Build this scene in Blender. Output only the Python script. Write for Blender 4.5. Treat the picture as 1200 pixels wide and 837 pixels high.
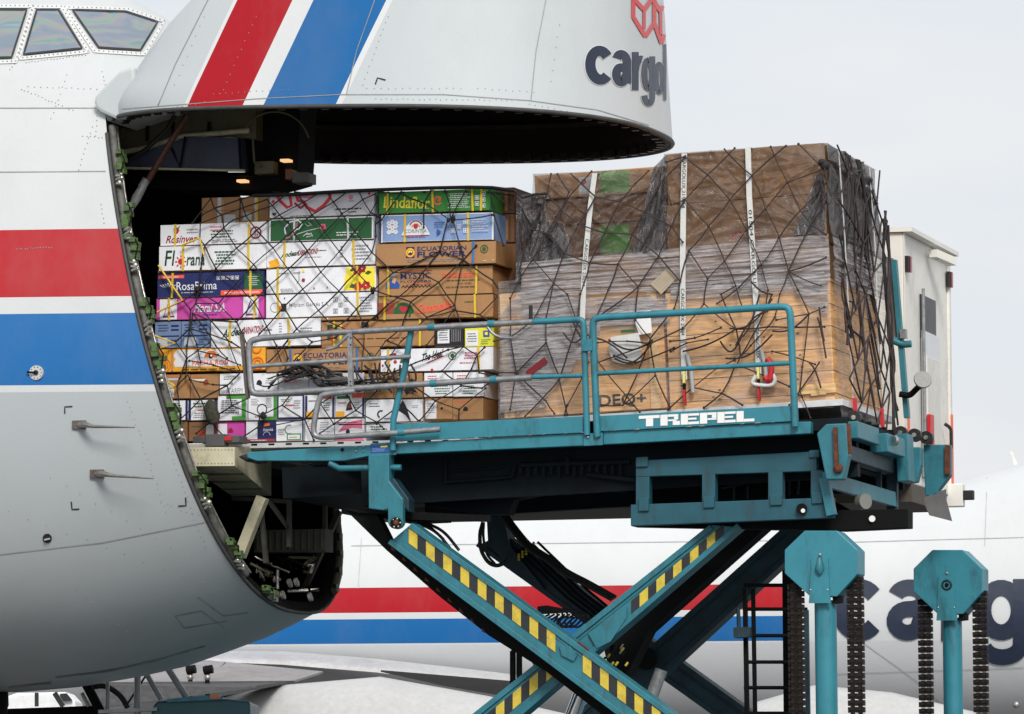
import bpy, bmesh, math, random
from mathutils import Vector, Matrix, noise
from mathutils.bvhtree import BVHTree
random.seed(7)
R = math.radians
for o in list(bpy.data.objects): bpy.data.objects.remove(o)
scn = bpy.context.scene
COL = scn.collection

# ---------------------------------------------------------------- camera
F, YH, CAMH = 6600.0, 974.0, 1.7
PITCH = math.atan((YH - 418.5) / F)
cam_d = bpy.data.cameras.new("camera"); cam = bpy.data.objects.new("camera", cam_d); COL.objects.link(cam)
cam.location = (0, 0, CAMH); cam.rotation_euler = (math.pi / 2 + PITCH, 0, 0)
cam_d.sensor_width = 36; cam_d.lens = F / 1200 * 36; cam_d.clip_start = 0.5; cam_d.clip_end = 20000
scn.camera = cam
scn.render.resolution_x = 1024; scn.render.resolution_y = 714

# ---------------------------------------------------------------- world, sun, exposure
SUN_EL, SUN_AZ = R(38), R(170)          # azimuth from +Y (north) clockwise: behind the camera, a little left
w = bpy.data.worlds.new("World"); scn.world = w; w.use_nodes = True
nt = w.node_tree; nt.nodes.clear()
def wn(t, **k):
    n = nt.nodes.new(t)
    for a, b in k.items(): setattr(n, a, b)
    return n
out = wn('ShaderNodeOutputWorld'); sky = wn('ShaderNodeTexSky', sky_type='NISHITA')
sky.sun_disc = False; sky.sun_elevation = SUN_EL; sky.sun_rotation = SUN_AZ; sky.air_density = 1.4; sky.dust_density = 2.5
bg1 = wn('ShaderNodeBackground'); bg1.inputs[1].default_value = 0.10
nt.links.new(sky.outputs[0], bg1.inputs[0])
bg2 = wn('ShaderNodeBackground'); bg2.inputs[1].default_value = 0.885
tc = wn('ShaderNodeTexCoord'); mp = wn('ShaderNodeMapping'); mp.inputs['Scale'].default_value = (1.5, 1.5, 5)
nz = wn('ShaderNodeTexNoise'); nz.inputs['Scale'].default_value = 6.5; nz.inputs['Detail'].default_value = 5
cr = wn('ShaderNodeValToRGB'); cr.color_ramp.elements[0].position = .35; cr.color_ramp.elements[1].position = .68
cr.color_ramp.elements[0].color = (.755, .79, .85, 1); cr.color_ramp.elements[1].color = (.845, .85, .87, 1)
nt.links.new(tc.outputs['Generated'], mp.inputs[0]); nt.links.new(mp.outputs[0], nz.inputs['Vector'])
nt.links.new(nz.outputs[0], cr.inputs[0]); nt.links.new(cr.outputs[0], bg2.inputs[0])
mx = wn('ShaderNodeMixShader'); mx.inputs[0].default_value = .90
nt.links.new(bg1.outputs[0], mx.inputs[1]); nt.links.new(bg2.outputs[0], mx.inputs[2]); nt.links.new(mx.outputs[0], out.inputs[0])
sd = bpy.data.lights.new("sun", 'SUN'); sun = bpy.data.objects.new("sun", sd); COL.objects.link(sun)
sd.energy = 2.4; sd.angle = R(18); sd.color = (1, .965, .91)
sv = Vector((math.sin(SUN_AZ) * math.cos(SUN_EL), math.cos(SUN_AZ) * math.cos(SUN_EL), math.sin(SUN_EL)))
sun.rotation_euler = sv.to_track_quat('Z', 'Y').to_euler(); sun.location = (0, 0, 60)
vs = scn.view_settings; vs.view_transform = 'Standard'; vs.look = 'None'; vs.exposure = 0.25; vs.gamma = 1; vs.use_curve_mapping = False

# ---------------------------------------------------------------- frames
CAM = Vector((0, 0, CAMH)); cp, sp = math.cos(PITCH), math.sin(PITCH)
def ray(px, py):
    x = (px - 600) / F; y = 1.0; z = -(py - 418.5) / F
    return Vector((x, y * cp - z * sp, y * sp + z * cp))
class Frame:
    """e1 along, e2 away from the road side, e3 up; O is a point of the plane t = 0"""
    def __init__(s, O, yaw, tilt=0.0):
        a = R(yaw); a0 = Vector((math.cos(a), -math.sin(a), 0)); s.e2 = Vector((math.sin(a), math.cos(a), 0)); z = Vector((0, 0, 1))
        s.e1 = a0 * math.cos(tilt) + z * math.sin(tilt); s.e3 = -a0 * math.sin(tilt) + z * math.cos(tilt); s.O = Vector(O)
        s.M = Matrix((s.e1, s.e2, s.e3)).transposed().to_4x4(); s.M.translation = s.O
    def loc(s, px, py, t=0.0):
        d = ray(px, py); k = (s.O + s.e2 * t - CAM).dot(s.e2) / d.dot(s.e2); P = CAM + d * k - s.O
        return P.dot(s.e1), P.dot(s.e3)
    def P(s, px, py, t=0.0):
        u, v = s.loc(px, py, t); return Vector((u, t, v))
    def inv(s, P): P = Vector(P) - s.O; return Vector((P.dot(s.e1), P.dot(s.e2), P.dot(s.e3)))
    def wld(s, p): return s.O + s.e1 * p[0] + s.e2 * p[1] + s.e3 * p[2]
FA = Frame((0, 55, 0), 17)           # the near aircraft and the load in its nose
FL = Frame((0, 53, 0), 15, .043)     # the loader (tilted a little) and the load on it
FT = Frame((0, 57.6, 0), 15, .006)   # the box truck behind
FB = Frame((0, 150, 0), 12)          # the aircraft in the background
FW = Frame((0, 56, 0), 0)            # ground equipment

# ---------------------------------------------------------------- materials
MATS = {}
def srgb(c):
    return tuple(((x / 255) / 12.92 if x / 255 <= .04045 else ((x / 255 + .055) / 1.055) ** 2.4) for x in c)
def mat(name, col, rough=.55, metal=0.0, var=.12, scale=6, bump=0.0, bscale=40, dirt=None, dscale=2.5, damt=.5, stretch=None, coat=0, spec=.5, streak=None, chips=None):
    if name in MATS: return MATS[name]
    m = bpy.data.materials.new(name); m.use_nodes = True; t = m.node_tree; b = t.nodes['Principled BSDF']
    L = t.links.new
    co = t.nodes.new('ShaderNodeTexCoord'); mpn = t.nodes.new('ShaderNodeMapping'); L(co.outputs['Object'], mpn.inputs[0])
    if stretch: mpn.inputs['Scale'].default_value = stretch
    n = t.nodes.new('ShaderNodeTexNoise'); n.inputs['Scale'].default_value = scale; n.inputs['Detail'].default_value = 6; n.inputs['Roughness'].default_value = .65
    L(mpn.outputs[0], n.inputs['Vector'])
    r = t.nodes.new('ShaderNodeValToRGB'); r.color_ramp.elements[0].position = .3; r.color_ramp.elements[1].position = .7
    r.color_ramp.elements[0].color = (*[max(0, x * (1 - var)) for x in col], 1); r.color_ramp.elements[1].color = (*[min(1, x * (1 + var)) for x in col], 1)
    L(n.outputs[0], r.inputs[0]); last = r.outputs[0]
    if dirt:
        n2 = t.nodes.new('ShaderNodeTexNoise'); n2.inputs['Scale'].default_value = dscale; n2.inputs['Detail'].default_value = 9; n2.inputs['Roughness'].default_value = .75
        mp2 = t.nodes.new('ShaderNodeMapping'); L(co.outputs['Object'], mp2.inputs[0])
        if streak: mp2.inputs['Scale'].default_value = streak
        L(mp2.outputs[0], n2.inputs['Vector'])
        r2 = t.nodes.new('ShaderNodeValToRGB'); r2.color_ramp.elements[0].position = .5; r2.color_ramp.elements[1].position = .72
        r2.color_ramp.elements[0].color = (0, 0, 0, 1); r2.color_ramp.elements[1].color = (damt, damt, damt, 1)
        L(n2.outputs[0], r2.inputs[0])
        mi = t.nodes.new('ShaderNodeMix'); mi.data_type = 'RGBA'; L(r2.outputs[0], mi.inputs[0]); L(last, mi.inputs[6]); mi.inputs[7].default_value = (*dirt, 1); last = mi.outputs[2]
    if chips:
        n4 = t.nodes.new('ShaderNodeTexNoise'); n4.inputs['Scale'].default_value = 11; n4.inputs['Detail'].default_value = 10; n4.inputs['Roughness'].default_value = .8; L(co.outputs['Object'], n4.inputs['Vector'])
        r4 = t.nodes.new('ShaderNodeValToRGB'); r4.color_ramp.elements[0].position = .64; r4.color_ramp.elements[1].position = .67; r4.color_ramp.elements[0].color = (0, 0, 0, 1); r4.color_ramp.elements[1].color = (.85, .85, .85, 1)
        L(n4.outputs[0], r4.inputs[0]); m4 = t.nodes.new('ShaderNodeMix'); m4.data_type = 'RGBA'; L(r4.outputs[0], m4.inputs[0]); L(last, m4.inputs[6]); m4.inputs[7].default_value = (*chips, 1); last = m4.outputs[2]
    L(last, b.inputs['Base Color'])
    rr = t.nodes.new('ShaderNodeMapRange'); rr.inputs[3].default_value = max(.05, rough - .1); rr.inputs[4].default_value = min(1, rough + .12); L(n.outputs[0], rr.inputs[0]); L(rr.outputs[0], b.inputs['Roughness'])
    b.inputs['Metallic'].default_value = metal; b.inputs['Specular IOR Level'].default_value = spec; b.inputs['Coat Weight'].default_value = coat
    if bump:
        bn = t.nodes.new('ShaderNodeTexNoise'); bn.inputs['Scale'].default_value = bscale; bn.inputs['Detail'].default_value = 4; L(mpn.outputs[0], bn.inputs['Vector'])
        bp = t.nodes.new('ShaderNodeBump'); bp.inputs['Strength'].default_value = bump; bp.inputs['Distance'].default_value = .02; L(bn.outputs[0], bp.inputs['Height']); L(bp.outputs[0], b.inputs['Normal'])
    MATS[name] = m; return m
TEAL = mat('teal_paint', srgb((46, 124, 140)), .42, var=.10, scale=3, dirt=srgb((34, 52, 52)), dscale=1.6, damt=.75, streak=(2.2, 2, .7), bump=.05, bscale=60, chips=srgb((60, 52, 44)))
TEALD = mat('shade_dark_teal_steel', srgb((13, 50, 62)), .55, var=.5, scale=4, dirt=(.002, .003, .0035), dscale=2.2, damt=.95, bump=.06)  # teal darkened to paint in the shade on inner parts, with random blotches
TEALM = mat('teal_worn', srgb((40, 112, 126)), .45, var=.16, scale=4, dirt=srgb((52, 50, 42)), dscale=5, damt=.6, bump=.08, streak=(3, 3, .8), chips=srgb((66, 48, 36)))
DECKD = mat('shade_dark_deck_steel', srgb((5, 20, 27)), .75, var=.6, scale=4, dirt=(.001, .0015, .002), dscale=2.5, damt=.9, spec=.25)  # near-black base colour paints in the shade beneath the deck
BLACKST = mat('greasy_black_steel', (.003, .0032, .0036), .8, var=.5, scale=8, bump=.1, spec=.2)
BLACK = mat('black_rubber', (.009, .009, .010), .5, var=.4, scale=20, bump=.1)
GALV = mat('galvanised_tube', (.30, .31, .32), .42, .55, var=.28, scale=14, dirt=(.12, .11, .10), dscale=9, damt=.6)
CHROME = mat('chromed_rod', (.62, .63, .65), .16, 1.0, var=.06)
RUST = mat('rusty_steel', srgb((92, 50, 30)), .8, .1, var=.5, scale=18, bump=.25)
YEL = mat('hazard_yellow', srgb((206, 182, 62)), .5, var=.12, scale=8, dirt=srgb((70, 66, 50)), dscale=5, damt=.65)
HBLK = mat('hazard_black', srgb((34, 36, 40)), .5, var=.3, scale=8)
WHITEP = mat('white_marking', (.80, .80, .78), .4, var=.04)
CHAIN = mat('oiled_chain', (.012, .008, .0065), .65, .2, var=.6, scale=30, spec=.3)
CREAM = mat('cream_primer', srgb((196, 190, 162)), .5, var=.12, scale=6, dirt=srgb((88, 80, 60)), dscale=4, damt=.7)
OLIVE = mat('olive_primer', srgb((96, 92, 68)), .55, var=.2, scale=8, dirt=(.03, .028, .02), dscale=4, damt=.8)
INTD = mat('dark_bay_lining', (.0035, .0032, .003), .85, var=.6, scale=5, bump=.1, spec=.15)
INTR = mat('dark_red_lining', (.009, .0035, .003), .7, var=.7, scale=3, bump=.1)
GREENL = mat('green_latch', srgb((78, 104, 54)), .5, var=.3, scale=20, dirt=(.012, .016, .008), dscale=16, damt=.95)
BRIGHTM = mat('bright_fitting', (.42, .41, .37), .35, .7, var=.35, scale=25, dirt=(.03, .03, .03), dscale=14, damt=.8)
BLUEG = mat('blue_grey_panel', srgb((54, 64, 84)), .5, var=.15, scale=5, dirt=(.01, .01, .012), dscale=3, damt=.6)
SEAM = mat('panel_seam', (.27, .275, .28), .6, var=.2)
RIVET = mat('rivet_head', (.24, .24, .24), .5, var=.3)
NETM = mat('black_net_cord', (.014, .012, .012), .75, var=.5, scale=30)
NETB = mat('brown_net_cord', (.032, .021, .022), .75, var=.5, scale=22)
GLASSD = None

def tagp(o, label=None, cat=None, group=None, kind=None):
    if label: o['label'] = label
    if cat: o['category'] = cat
    if group: o['group'] = group
    if kind: o['kind'] = kind
    return o
def thing(name, label, cat, fr, base=(0, 0, 0), group=None):
    o = bpy.data.objects.new(name, None); COL.objects.link(o); o.empty_display_size = .2
    M = fr.M.copy(); M.translation = fr.wld(base); o.matrix_world = M
    BASE[o.name] = Vector(base); tagp(o, label, cat, group); return o
BASE = {}
class MB:
    """collects geometry in frame coordinates (u, t, v) and links it as ONE mesh object"""
    def __init__(s): s.v = []; s.f = []; s.m = []; s.sm = []; s.mats = []
    def mi(s, m):
        if m not in s.mats: s.mats.append(m)
        return s.mats.index(m)
    def add(s, vs, fs, m=None, smooth=False):
        b = len(s.v); s.v += [Vector(x) for x in vs]; k = s.mi(m)
        for f in fs: s.f.append([b + i for i in f]); s.m.append(k); s.sm.append(smooth)
        return s
    def box(s, u0, u1, t0, t1, v0, v1, m=None):
        c = [(u, t, v) for v in (v0, v1) for t in (t0, t1) for u in (u0, u1)]
        return s.add(c, [(0, 1, 5, 4), (1, 3, 7, 5), (3, 2, 6, 7), (2, 0, 4, 6), (4, 5, 7, 6), (0, 2, 3, 1)], m)
    def obox(s, p, q, w, h, up=(0, 0, 1), m=None):
        p = Vector(p); q = Vector(q); d = (q - p).normalized(); up = Vector(up); sdv = d.cross(up)
        if sdv.length < 1e-4: sdv = d.cross(Vector((0, 1, 0)))
        sdv.normalize(); up = sdv.cross(d).normalized()
        c = [a + sdv * (x * w / 2) + up * (y * h / 2) for a in (p, q) for x, y in ((-1, -1), (1, -1), (1, 1), (-1, 1))]
        return s.add(c, [(0, 1, 2, 3), (4, 7, 6, 5), (0, 4, 5, 1), (1, 5, 6, 2), (2, 6, 7, 3), (3, 7, 4, 0)], m)
    def tube(s, pts, r, n=8, m=None, smooth=True, caps=True):
        pts = [Vector(p) for p in pts]; vs = []; prev = None
        for i, p in enumerate(pts):
            d = (pts[min(i + 1, len(pts) - 1)] - pts[max(i - 1, 0)])
            if d.length < 1e-7: d = Vector((1, 0, 0))
            d.normalize()
            a = prev if prev is not None and abs(prev.dot(d)) < .95 else (Vector((0, 1, 0)) if abs(d.y) < .9 else Vector((1, 0, 0)))
            a = (a - d * a.dot(d)).normalized(); b = d.cross(a); prev = a
            rr = r[i] if isinstance(r, (list, tuple)) else r
            for k in range(n):
                an = 2 * math.pi * k / n; vs.append(p + a * (rr * math.cos(an)) + b * (rr * math.sin(an)))
        fs = []
        for i in range(len(pts) - 1):
            for k in range(n):
                fs.append((i * n + k, i * n + (k + 1) % n, (i + 1) * n + (k + 1) % n, (i + 1) * n + k))
        s.add(vs, fs, m, smooth)
        if caps:
            s.add(vs[:n], [tuple(range(n))[::-1]], m); s.add(vs[-n:], [tuple(range(n))], m)
        return s
    def cyl(s, p, q, r, n=20, m=None): return s.tube([p, q], r, n, m, True)
    def prism(s, poly, t0, t1, m=None):
        n = len(poly); c = [(u, t0, v) for u, v in poly] + [(u, t1, v) for u, v in poly]
        return s.add(c, [tuple(range(n)), tuple(range(2 * n - 1, n - 1, -1))] + [(i, i + n, (i + 1) % n + n, (i + 1) % n) for i in range(n)], m)
    def ball(s, c, r, m=None, n=8):
        c = Vector(c); vs = []; fs = []
        for i in range(n // 2 + 1):
            th = math.pi * i / (n // 2)
            for k in range(n):
                ph = 2 * math.pi * k / n; vs.append(c + Vector((math.sin(th) * math.cos(ph), math.sin(th) * math.sin(ph), math.cos(th))) * r)
        for i in range(n // 2):
            for k in range(n): fs.append((i * n + k, (i + 1) * n + k, (i + 1) * n + (k + 1) % n, i * n + (k + 1) % n))
        return s.add(vs, fs, m, True)
    def build(s, name, parent=None, fr=None, base=None, m=None, bevel=0, label=None, cat=None, group=None, kind=None):
        off = BASE[parent.name] if parent is not None and parent.name in BASE else Vector(base or (0, 0, 0))
        me = bpy.data.meshes.new(name); me.from_pydata([x - off for x in s.v], [], s.f)
        mats = [x if x is not None else m for x in s.mats] or [m]
        for x in mats: me.materials.append(x)
        for i, p in enumerate(me.polygons): p.material_index = s.m[i]; p.use_smooth = s.sm[i]
        bm = bmesh.new(); bm.from_mesh(me); bmesh.ops.recalc_face_normals(bm, faces=bm.faces); bm.to_mesh(me); bm.free()
        o = bpy.data.objects.new(name, me); COL.objects.link(o)
        if parent is not None:
            o.parent = parent; BASE[o.name] = off
            if parent.type != 'EMPTY': pass
        elif fr is not None:
            M = fr.M.copy(); M.translation = fr.wld(off); o.matrix_world = M; BASE[o.name] = off
        if bevel:
            b = o.modifiers.new('bevel', 'BEVEL'); b.width = bevel; b.segments = 2; b.limit_method = 'ANGLE'; b.angle_limit = R(35)
        tagp(o, label, cat, group, kind); return o
def poly(fr, pts, t): return [fr.loc(x, y, t) for x, y in pts]
def path(fr, pts, t): return [fr.P(x, y, t) for x, y in pts]
def rpath(pts, rad, n=5):
    """round the corners of a 3D polyline"""
    pts = [Vector(p) for p in pts]; o = [pts[0]]
    for i in range(1, len(pts) - 1):
        a, b, c = pts[i - 1], pts[i], pts[i + 1]; r1 = min(rad, (a - b).length * .45); r2 = min(rad, (c - b).length * .45)
        p = b + (a - b).normalized() * r1; q = b + (c - b).normalized() * r2
        for k in range(n + 1):
            x = k / n; o.append(p * (1 - x) ** 2 + b * 2 * x * (1 - x) + q * x * x)
    return o + [pts[-1]]
def text_mesh(body, bold=0.0, shear=0.0, spacing=1.0):
    c = bpy.data.curves.new('lettering_curve', 'FONT'); c.body = body; c.size = 1; c.offset = bold; c.shear = shear; c.space_character = spacing; c.resolution_u = 3
    o = bpy.data.objects.new('lettering_tmp', c); COL.objects.link(o)
    dg = bpy.context.evaluated_depsgraph_get(); dg.update(); me = bpy.data.meshes.new_from_object(o.evaluated_get(dg))
    vs = [v.co.copy() for v in me.vertices]; fs = [tuple(p.vertices) for p in me.polygons]
    bpy.data.objects.remove(o); bpy.data.curves.remove(c); bpy.data.meshes.remove(me)
    x0 = min(v.x for v in vs); x1 = max(v.x for v in vs); y0 = min(v.y for v in vs); y1 = max(v.y for v in vs)
    return [((v.x - x0) / (x1 - x0), (v.y - y0) / (y1 - y0)) for v in vs], fs
def prints(mb, u0, v0, W, H, t, specs, PMAT):
    """flat printing on a face standing at depth t; spec coordinates are 0..1 of the face"""
    k = 0
    for sp_ in specs:
        k += 1; tt = t - .0012 - k * .0007; ty = sp_[0]
        X = lambda x: u0 + x * W
        Y = lambda y: v0 + y * H
        if ty == 't':
            _, body, x, y, w_, h_, c = sp_[:7]; sh = sp_[7] if len(sp_) > 7 else 0; bo = sp_[8] if len(sp_) > 8 else 0; rt = sp_[9] if len(sp_) > 9 else 0
            vs, fs = text_mesh(body, bo, sh); mb.add([(X(x + a * w_), tt, Y(y + b * h_ + rt * a)) for a, b in vs], fs, PMAT(c))
        elif ty == 'r':
            _, x, y, w_, h_, c = sp_; mb.add([(X(x), tt, Y(y)), (X(x + w_), tt, Y(y)), (X(x + w_), tt, Y(y + h_)), (X(x), tt, Y(y + h_))], [(0, 1, 2, 3)], PMAT(c))
        elif ty == 'p':
            _, pts, c = sp_; mb.add([(X(a), tt, Y(b)) for a, b in pts], [tuple(range(len(pts)))], PMAT(c))
        elif ty == 'l':
            _, x, y, w_, h_, c, n = sp_; rng = random.Random(int(x * 991 + y * 77 + n))
            for i in range(n):
                yy = y + h_ * (i + .25) / n; xx = x + rng.random() * .12 * w_; end = x + w_ * (.72 + .28 * rng.random())
                while xx < end:
                    l = min(w_ * (.05 + .12 * rng.random()), end - xx)
                    mb.add([(X(xx), tt, Y(yy)), (X(xx + l), tt, Y(yy)), (X(xx + l), tt, Y(yy + h_ * .38 / n)), (X(xx), tt, Y(yy + h_ * .38 / n))], [(0, 1, 2, 3)], PMAT(c)); xx += l + w_ * .025
        elif ty == 'c':
            _, x, y, r, c = sp_; mb.add([(X(x) + H * r * math.cos(a * math.pi / 8), tt, Y(y) + H * r * math.sin(a * math.pi / 8)) for a in range(16)], [tuple(range(16))], PMAT(c))
        elif ty == 'o':    # ring or arc: x, y, r, thickness, colour, a0, a1
            _, x, y, r, th, c, a0, a1 = sp_; n = 16; vs = []
            for i in range(n + 1):
                a = R(a0 + (a1 - a0) * i / n)
                for q in (r - th / 2, r + th / 2): vs.append((X(x) + H * q * math.cos(a), tt, Y(y) + H * q * math.sin(a)))
            mb.add(vs, [(2 * i, 2 * i + 1, 2 * i + 3, 2 * i + 2) for i in range(n)], PMAT(c))
        elif ty == 'f':
            _, x, y, r, c = sp_
            for j in range(5):
                a = j * 2 * math.pi / 5 + x * 9; cx = X(x) + H * r * .55 * math.cos(a); cy = Y(y) + H * r * .55 * math.sin(a)
                mb.add([(cx + H * r * .42 * math.cos(b * math.pi / 4), tt - .0001 * j, cy + H * r * .42 * math.sin(b * math.pi / 4)) for b in range(8)], [tuple(range(8))], PMAT(c))
        elif ty == 'i':    # row of handling pictograms
            _, x, y, s_, c, n = sp_
            for j in range(n):
                xx = X(x) + j * s_ * H * 1.35; yy = Y(y); q = s_ * H; th = q * .12
                for a, b, c_, d in ((0, 0, q, th), (0, q - th, q, q), (0, th, th, q - th), (q - th, th, q, q - th), (q * .3, q * .25, q * .7, q * .7)):
                    mb.add([(xx + a, tt, yy + b), (xx + c_, tt, yy + b), (xx + c_, tt, yy + d), (xx + a, tt, yy + d)], [(0, 1, 2, 3)], PMAT(c))
        elif ty == 'w':    # zigzag
            _, x, y, w_, h_, c, n = sp_; vs = []
            for i in range(2 * n + 1):
                xx = X(x + w_ * i / (2 * n)); yy = Y(y + (h_ if i % 2 else 0)); vs += [(xx, tt, yy), (xx, tt, yy + H * .045)]
            mb.add(vs, [(2 * i, 2 * i + 2, 2 * i + 3, 2 * i + 1) for i in range(2 * n)], PMAT(c))
        elif ty == 's':    # thick stroke through points, thickness relative to H
            _, pts, th, c = sp_; P = [Vector((X(a), Y(b))) for a, b in pts]; vs = []
            for i, p in enumerate(P):
                d = (P[min(i + 1, len(P) - 1)] - P[max(i - 1, 0)]).normalized(); nrm = Vector((-d.y, d.x)) * th * H / 2
                vs += [(*(p - nrm)[:1], tt, (p - nrm)[1]), (*(p + nrm)[:1], tt, (p + nrm)[1])]
            mb.add(vs, [(2 * i, 2 * i + 2, 2 * i + 3, 2 * i + 1) for i in range(len(P) - 1)], PMAT(c))
PC = {'white': (232, 232, 236), 'navy': (24, 36, 92), 'red': (196, 34, 48), 'dred': (150, 26, 52), 'green': (30, 92, 46), 'lgreen': (72, 150, 60), 'yellow': (246, 226, 60), 'orange': (248, 176, 34),
      'black': (26, 26, 28), 'grey': (140, 142, 146), 'pink': (206, 72, 168), 'purple': (110, 50, 140), 'blue': (40, 84, 160), 'lblue': (130, 160, 206), 'dgreen': (20, 66, 44), 'tan': (188, 142, 92),
      'rose': (214, 110, 140), 'lgrey': (196, 198, 204), 'dorange': (222, 110, 30), 'hi': (250, 90, 70), 'skin': (214, 160, 120), 'brownred': (150, 66, 44), 'dblue': (20, 40, 100)}
def PMAT(c): return mat('print_' + c, srgb(PC[c]), .55, var=.03)
# ================================================================ the ground
g = MB(); S = 6000
g.add([(-S, -200, 0), (S, -200, 0), (S, S, 0), (-S, S, 0)], [(0, 1, 2, 3)])
ground = g.build('ground', fr=Frame((0, 0, 0), 0), m=mat('apron_concrete', (.14, .137, .132), .85, var=.2, scale=.6, dirt=(.06, .058, .055), dscale=.25, damt=.6), kind='structure')

# ================================================================ the near aircraft
AO = Vector((-3.638, 0, 8.628)); AU = Vector((.28765, 0, -.95774)); AN = Vector((.95774, 0, .28765))
LK = 4.988; ROT = R(71.7); LKD = 5.13
def lerp(x, tab):
    if x <= tab[0][0]: return tab[0][1]
    for (a, b), (c, d) in zip(tab, tab[1:]):
        if x <= c: return b + (d - b) * (x - a) / (c - a)
    return tab[-1][1]
def width(d, r, rt, rb, W, ptop, pbot):
    rm = .5 * LK + .15 * min(0, d)
    if r > rm: x = (r - rm) / (rb - rm); p = pbot
    else: x = (rm - r) / (rm - rt); p = ptop
    return W * max(0, 1 - min(1, x) ** p) ** (1 / p)
RB_B = [(-30, -3.21), (-3.25, 4.81), (-2.36, 5.01), (-1.44, 5.10), (-.49, 5.07), (0, 4.988)]
RT_B = [(-30, -10.6), (-3.0, -2.50), (-1.5, -2.12), (-.6, -1.83), (0, -1.52), (.13, -1.38), (.31, -1.2), (.6, -.8), (.9, -.35), (1.15, -.02)]
WB = [(-30, 3.25), (-6, 3.25), (-3, 3.0), (0, 2.35), (.2, 2.1), (.45, 1.6), (.66, 1.0)]
RB_D = [(0, 5.13), (.35, 5.10), (.85, 5.058), (1.36, 5.02), (2.4, 4.9), (3.4, 4.45), (4.2, 3.8), (4.7, 3.0)]
RT_D = [(0, -.20), (.12, -.22), (.24, -.17), (.36, -.06), (.5, .04), (.92, .36), (1.21, .66), (2.2, 1.5), (3.4, 2.2), (4.2, 2.6), (4.7, 2.98)]
WD = [(0, 2.35), (1.4, 2.2), (2.4, 1.9), (3.4, 1.4), (4.2, .8), (4.7, .03)]
def section(d, rt, rb, W, ptop, pbot, n=44, rmin=None, sc=1.0):
    """closed ring (crown -> near side -> keel -> far side) of points (s, t, z)"""
    rs = []
    for i in range(n + 1):
        a = math.pi * i / n; rs.append(rt + (rb - rt) * (1 - math.cos(a)) / 2)
    pts = []
    rc = (rt + rb) / 2
    for sgn, seq in ((-1, range(n + 1)), (1, range(n - 1, 0, -1))):
        for i in seq:
            r = rs[i]; wv = width(d, r, rt, rb, W, ptop, pbot)
            r2 = rc + (r - rc) * sc; w2 = wv * sc
            if rmin is not None and r2 > rmin: w2 = width(d, rmin, rt, rb, W, ptop, pbot) * (rb - r2) / (rb - rmin); r2 = rmin
            pts.append(AO + AN * d + AU * r2 + Vector((0, sgn * w2, 0)))
    return pts
def door_pt(P):
    q = P - AO; c, s_ = math.cos(ROT), math.sin(ROT)
    return AO + Vector((q.x * c - q.z * s_, q.y, q.x * s_ + q.z * c))
def loft(rings, name, parent, m, attr=None, post=None):
    n = len(rings[0]); vs = [p for r in rings for p in r]
    fs = [(i * n + k, i * n + (k + 1) % n, (i + 1) * n + (k + 1) % n, (i + 1) * n + k) for i in range(len(rings) - 1) for k in range(n)]
    mb = MB(); mb.add([post(p) if post else p for p in vs], fs, m, True); o = mb.build(name, parent)
    if attr:
        a = o.data.attributes.new('sv', 'FLOAT', 'POINT')
        for i, p in enumerate(vs): a.data[i].value = attr(p)
    return o
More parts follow.
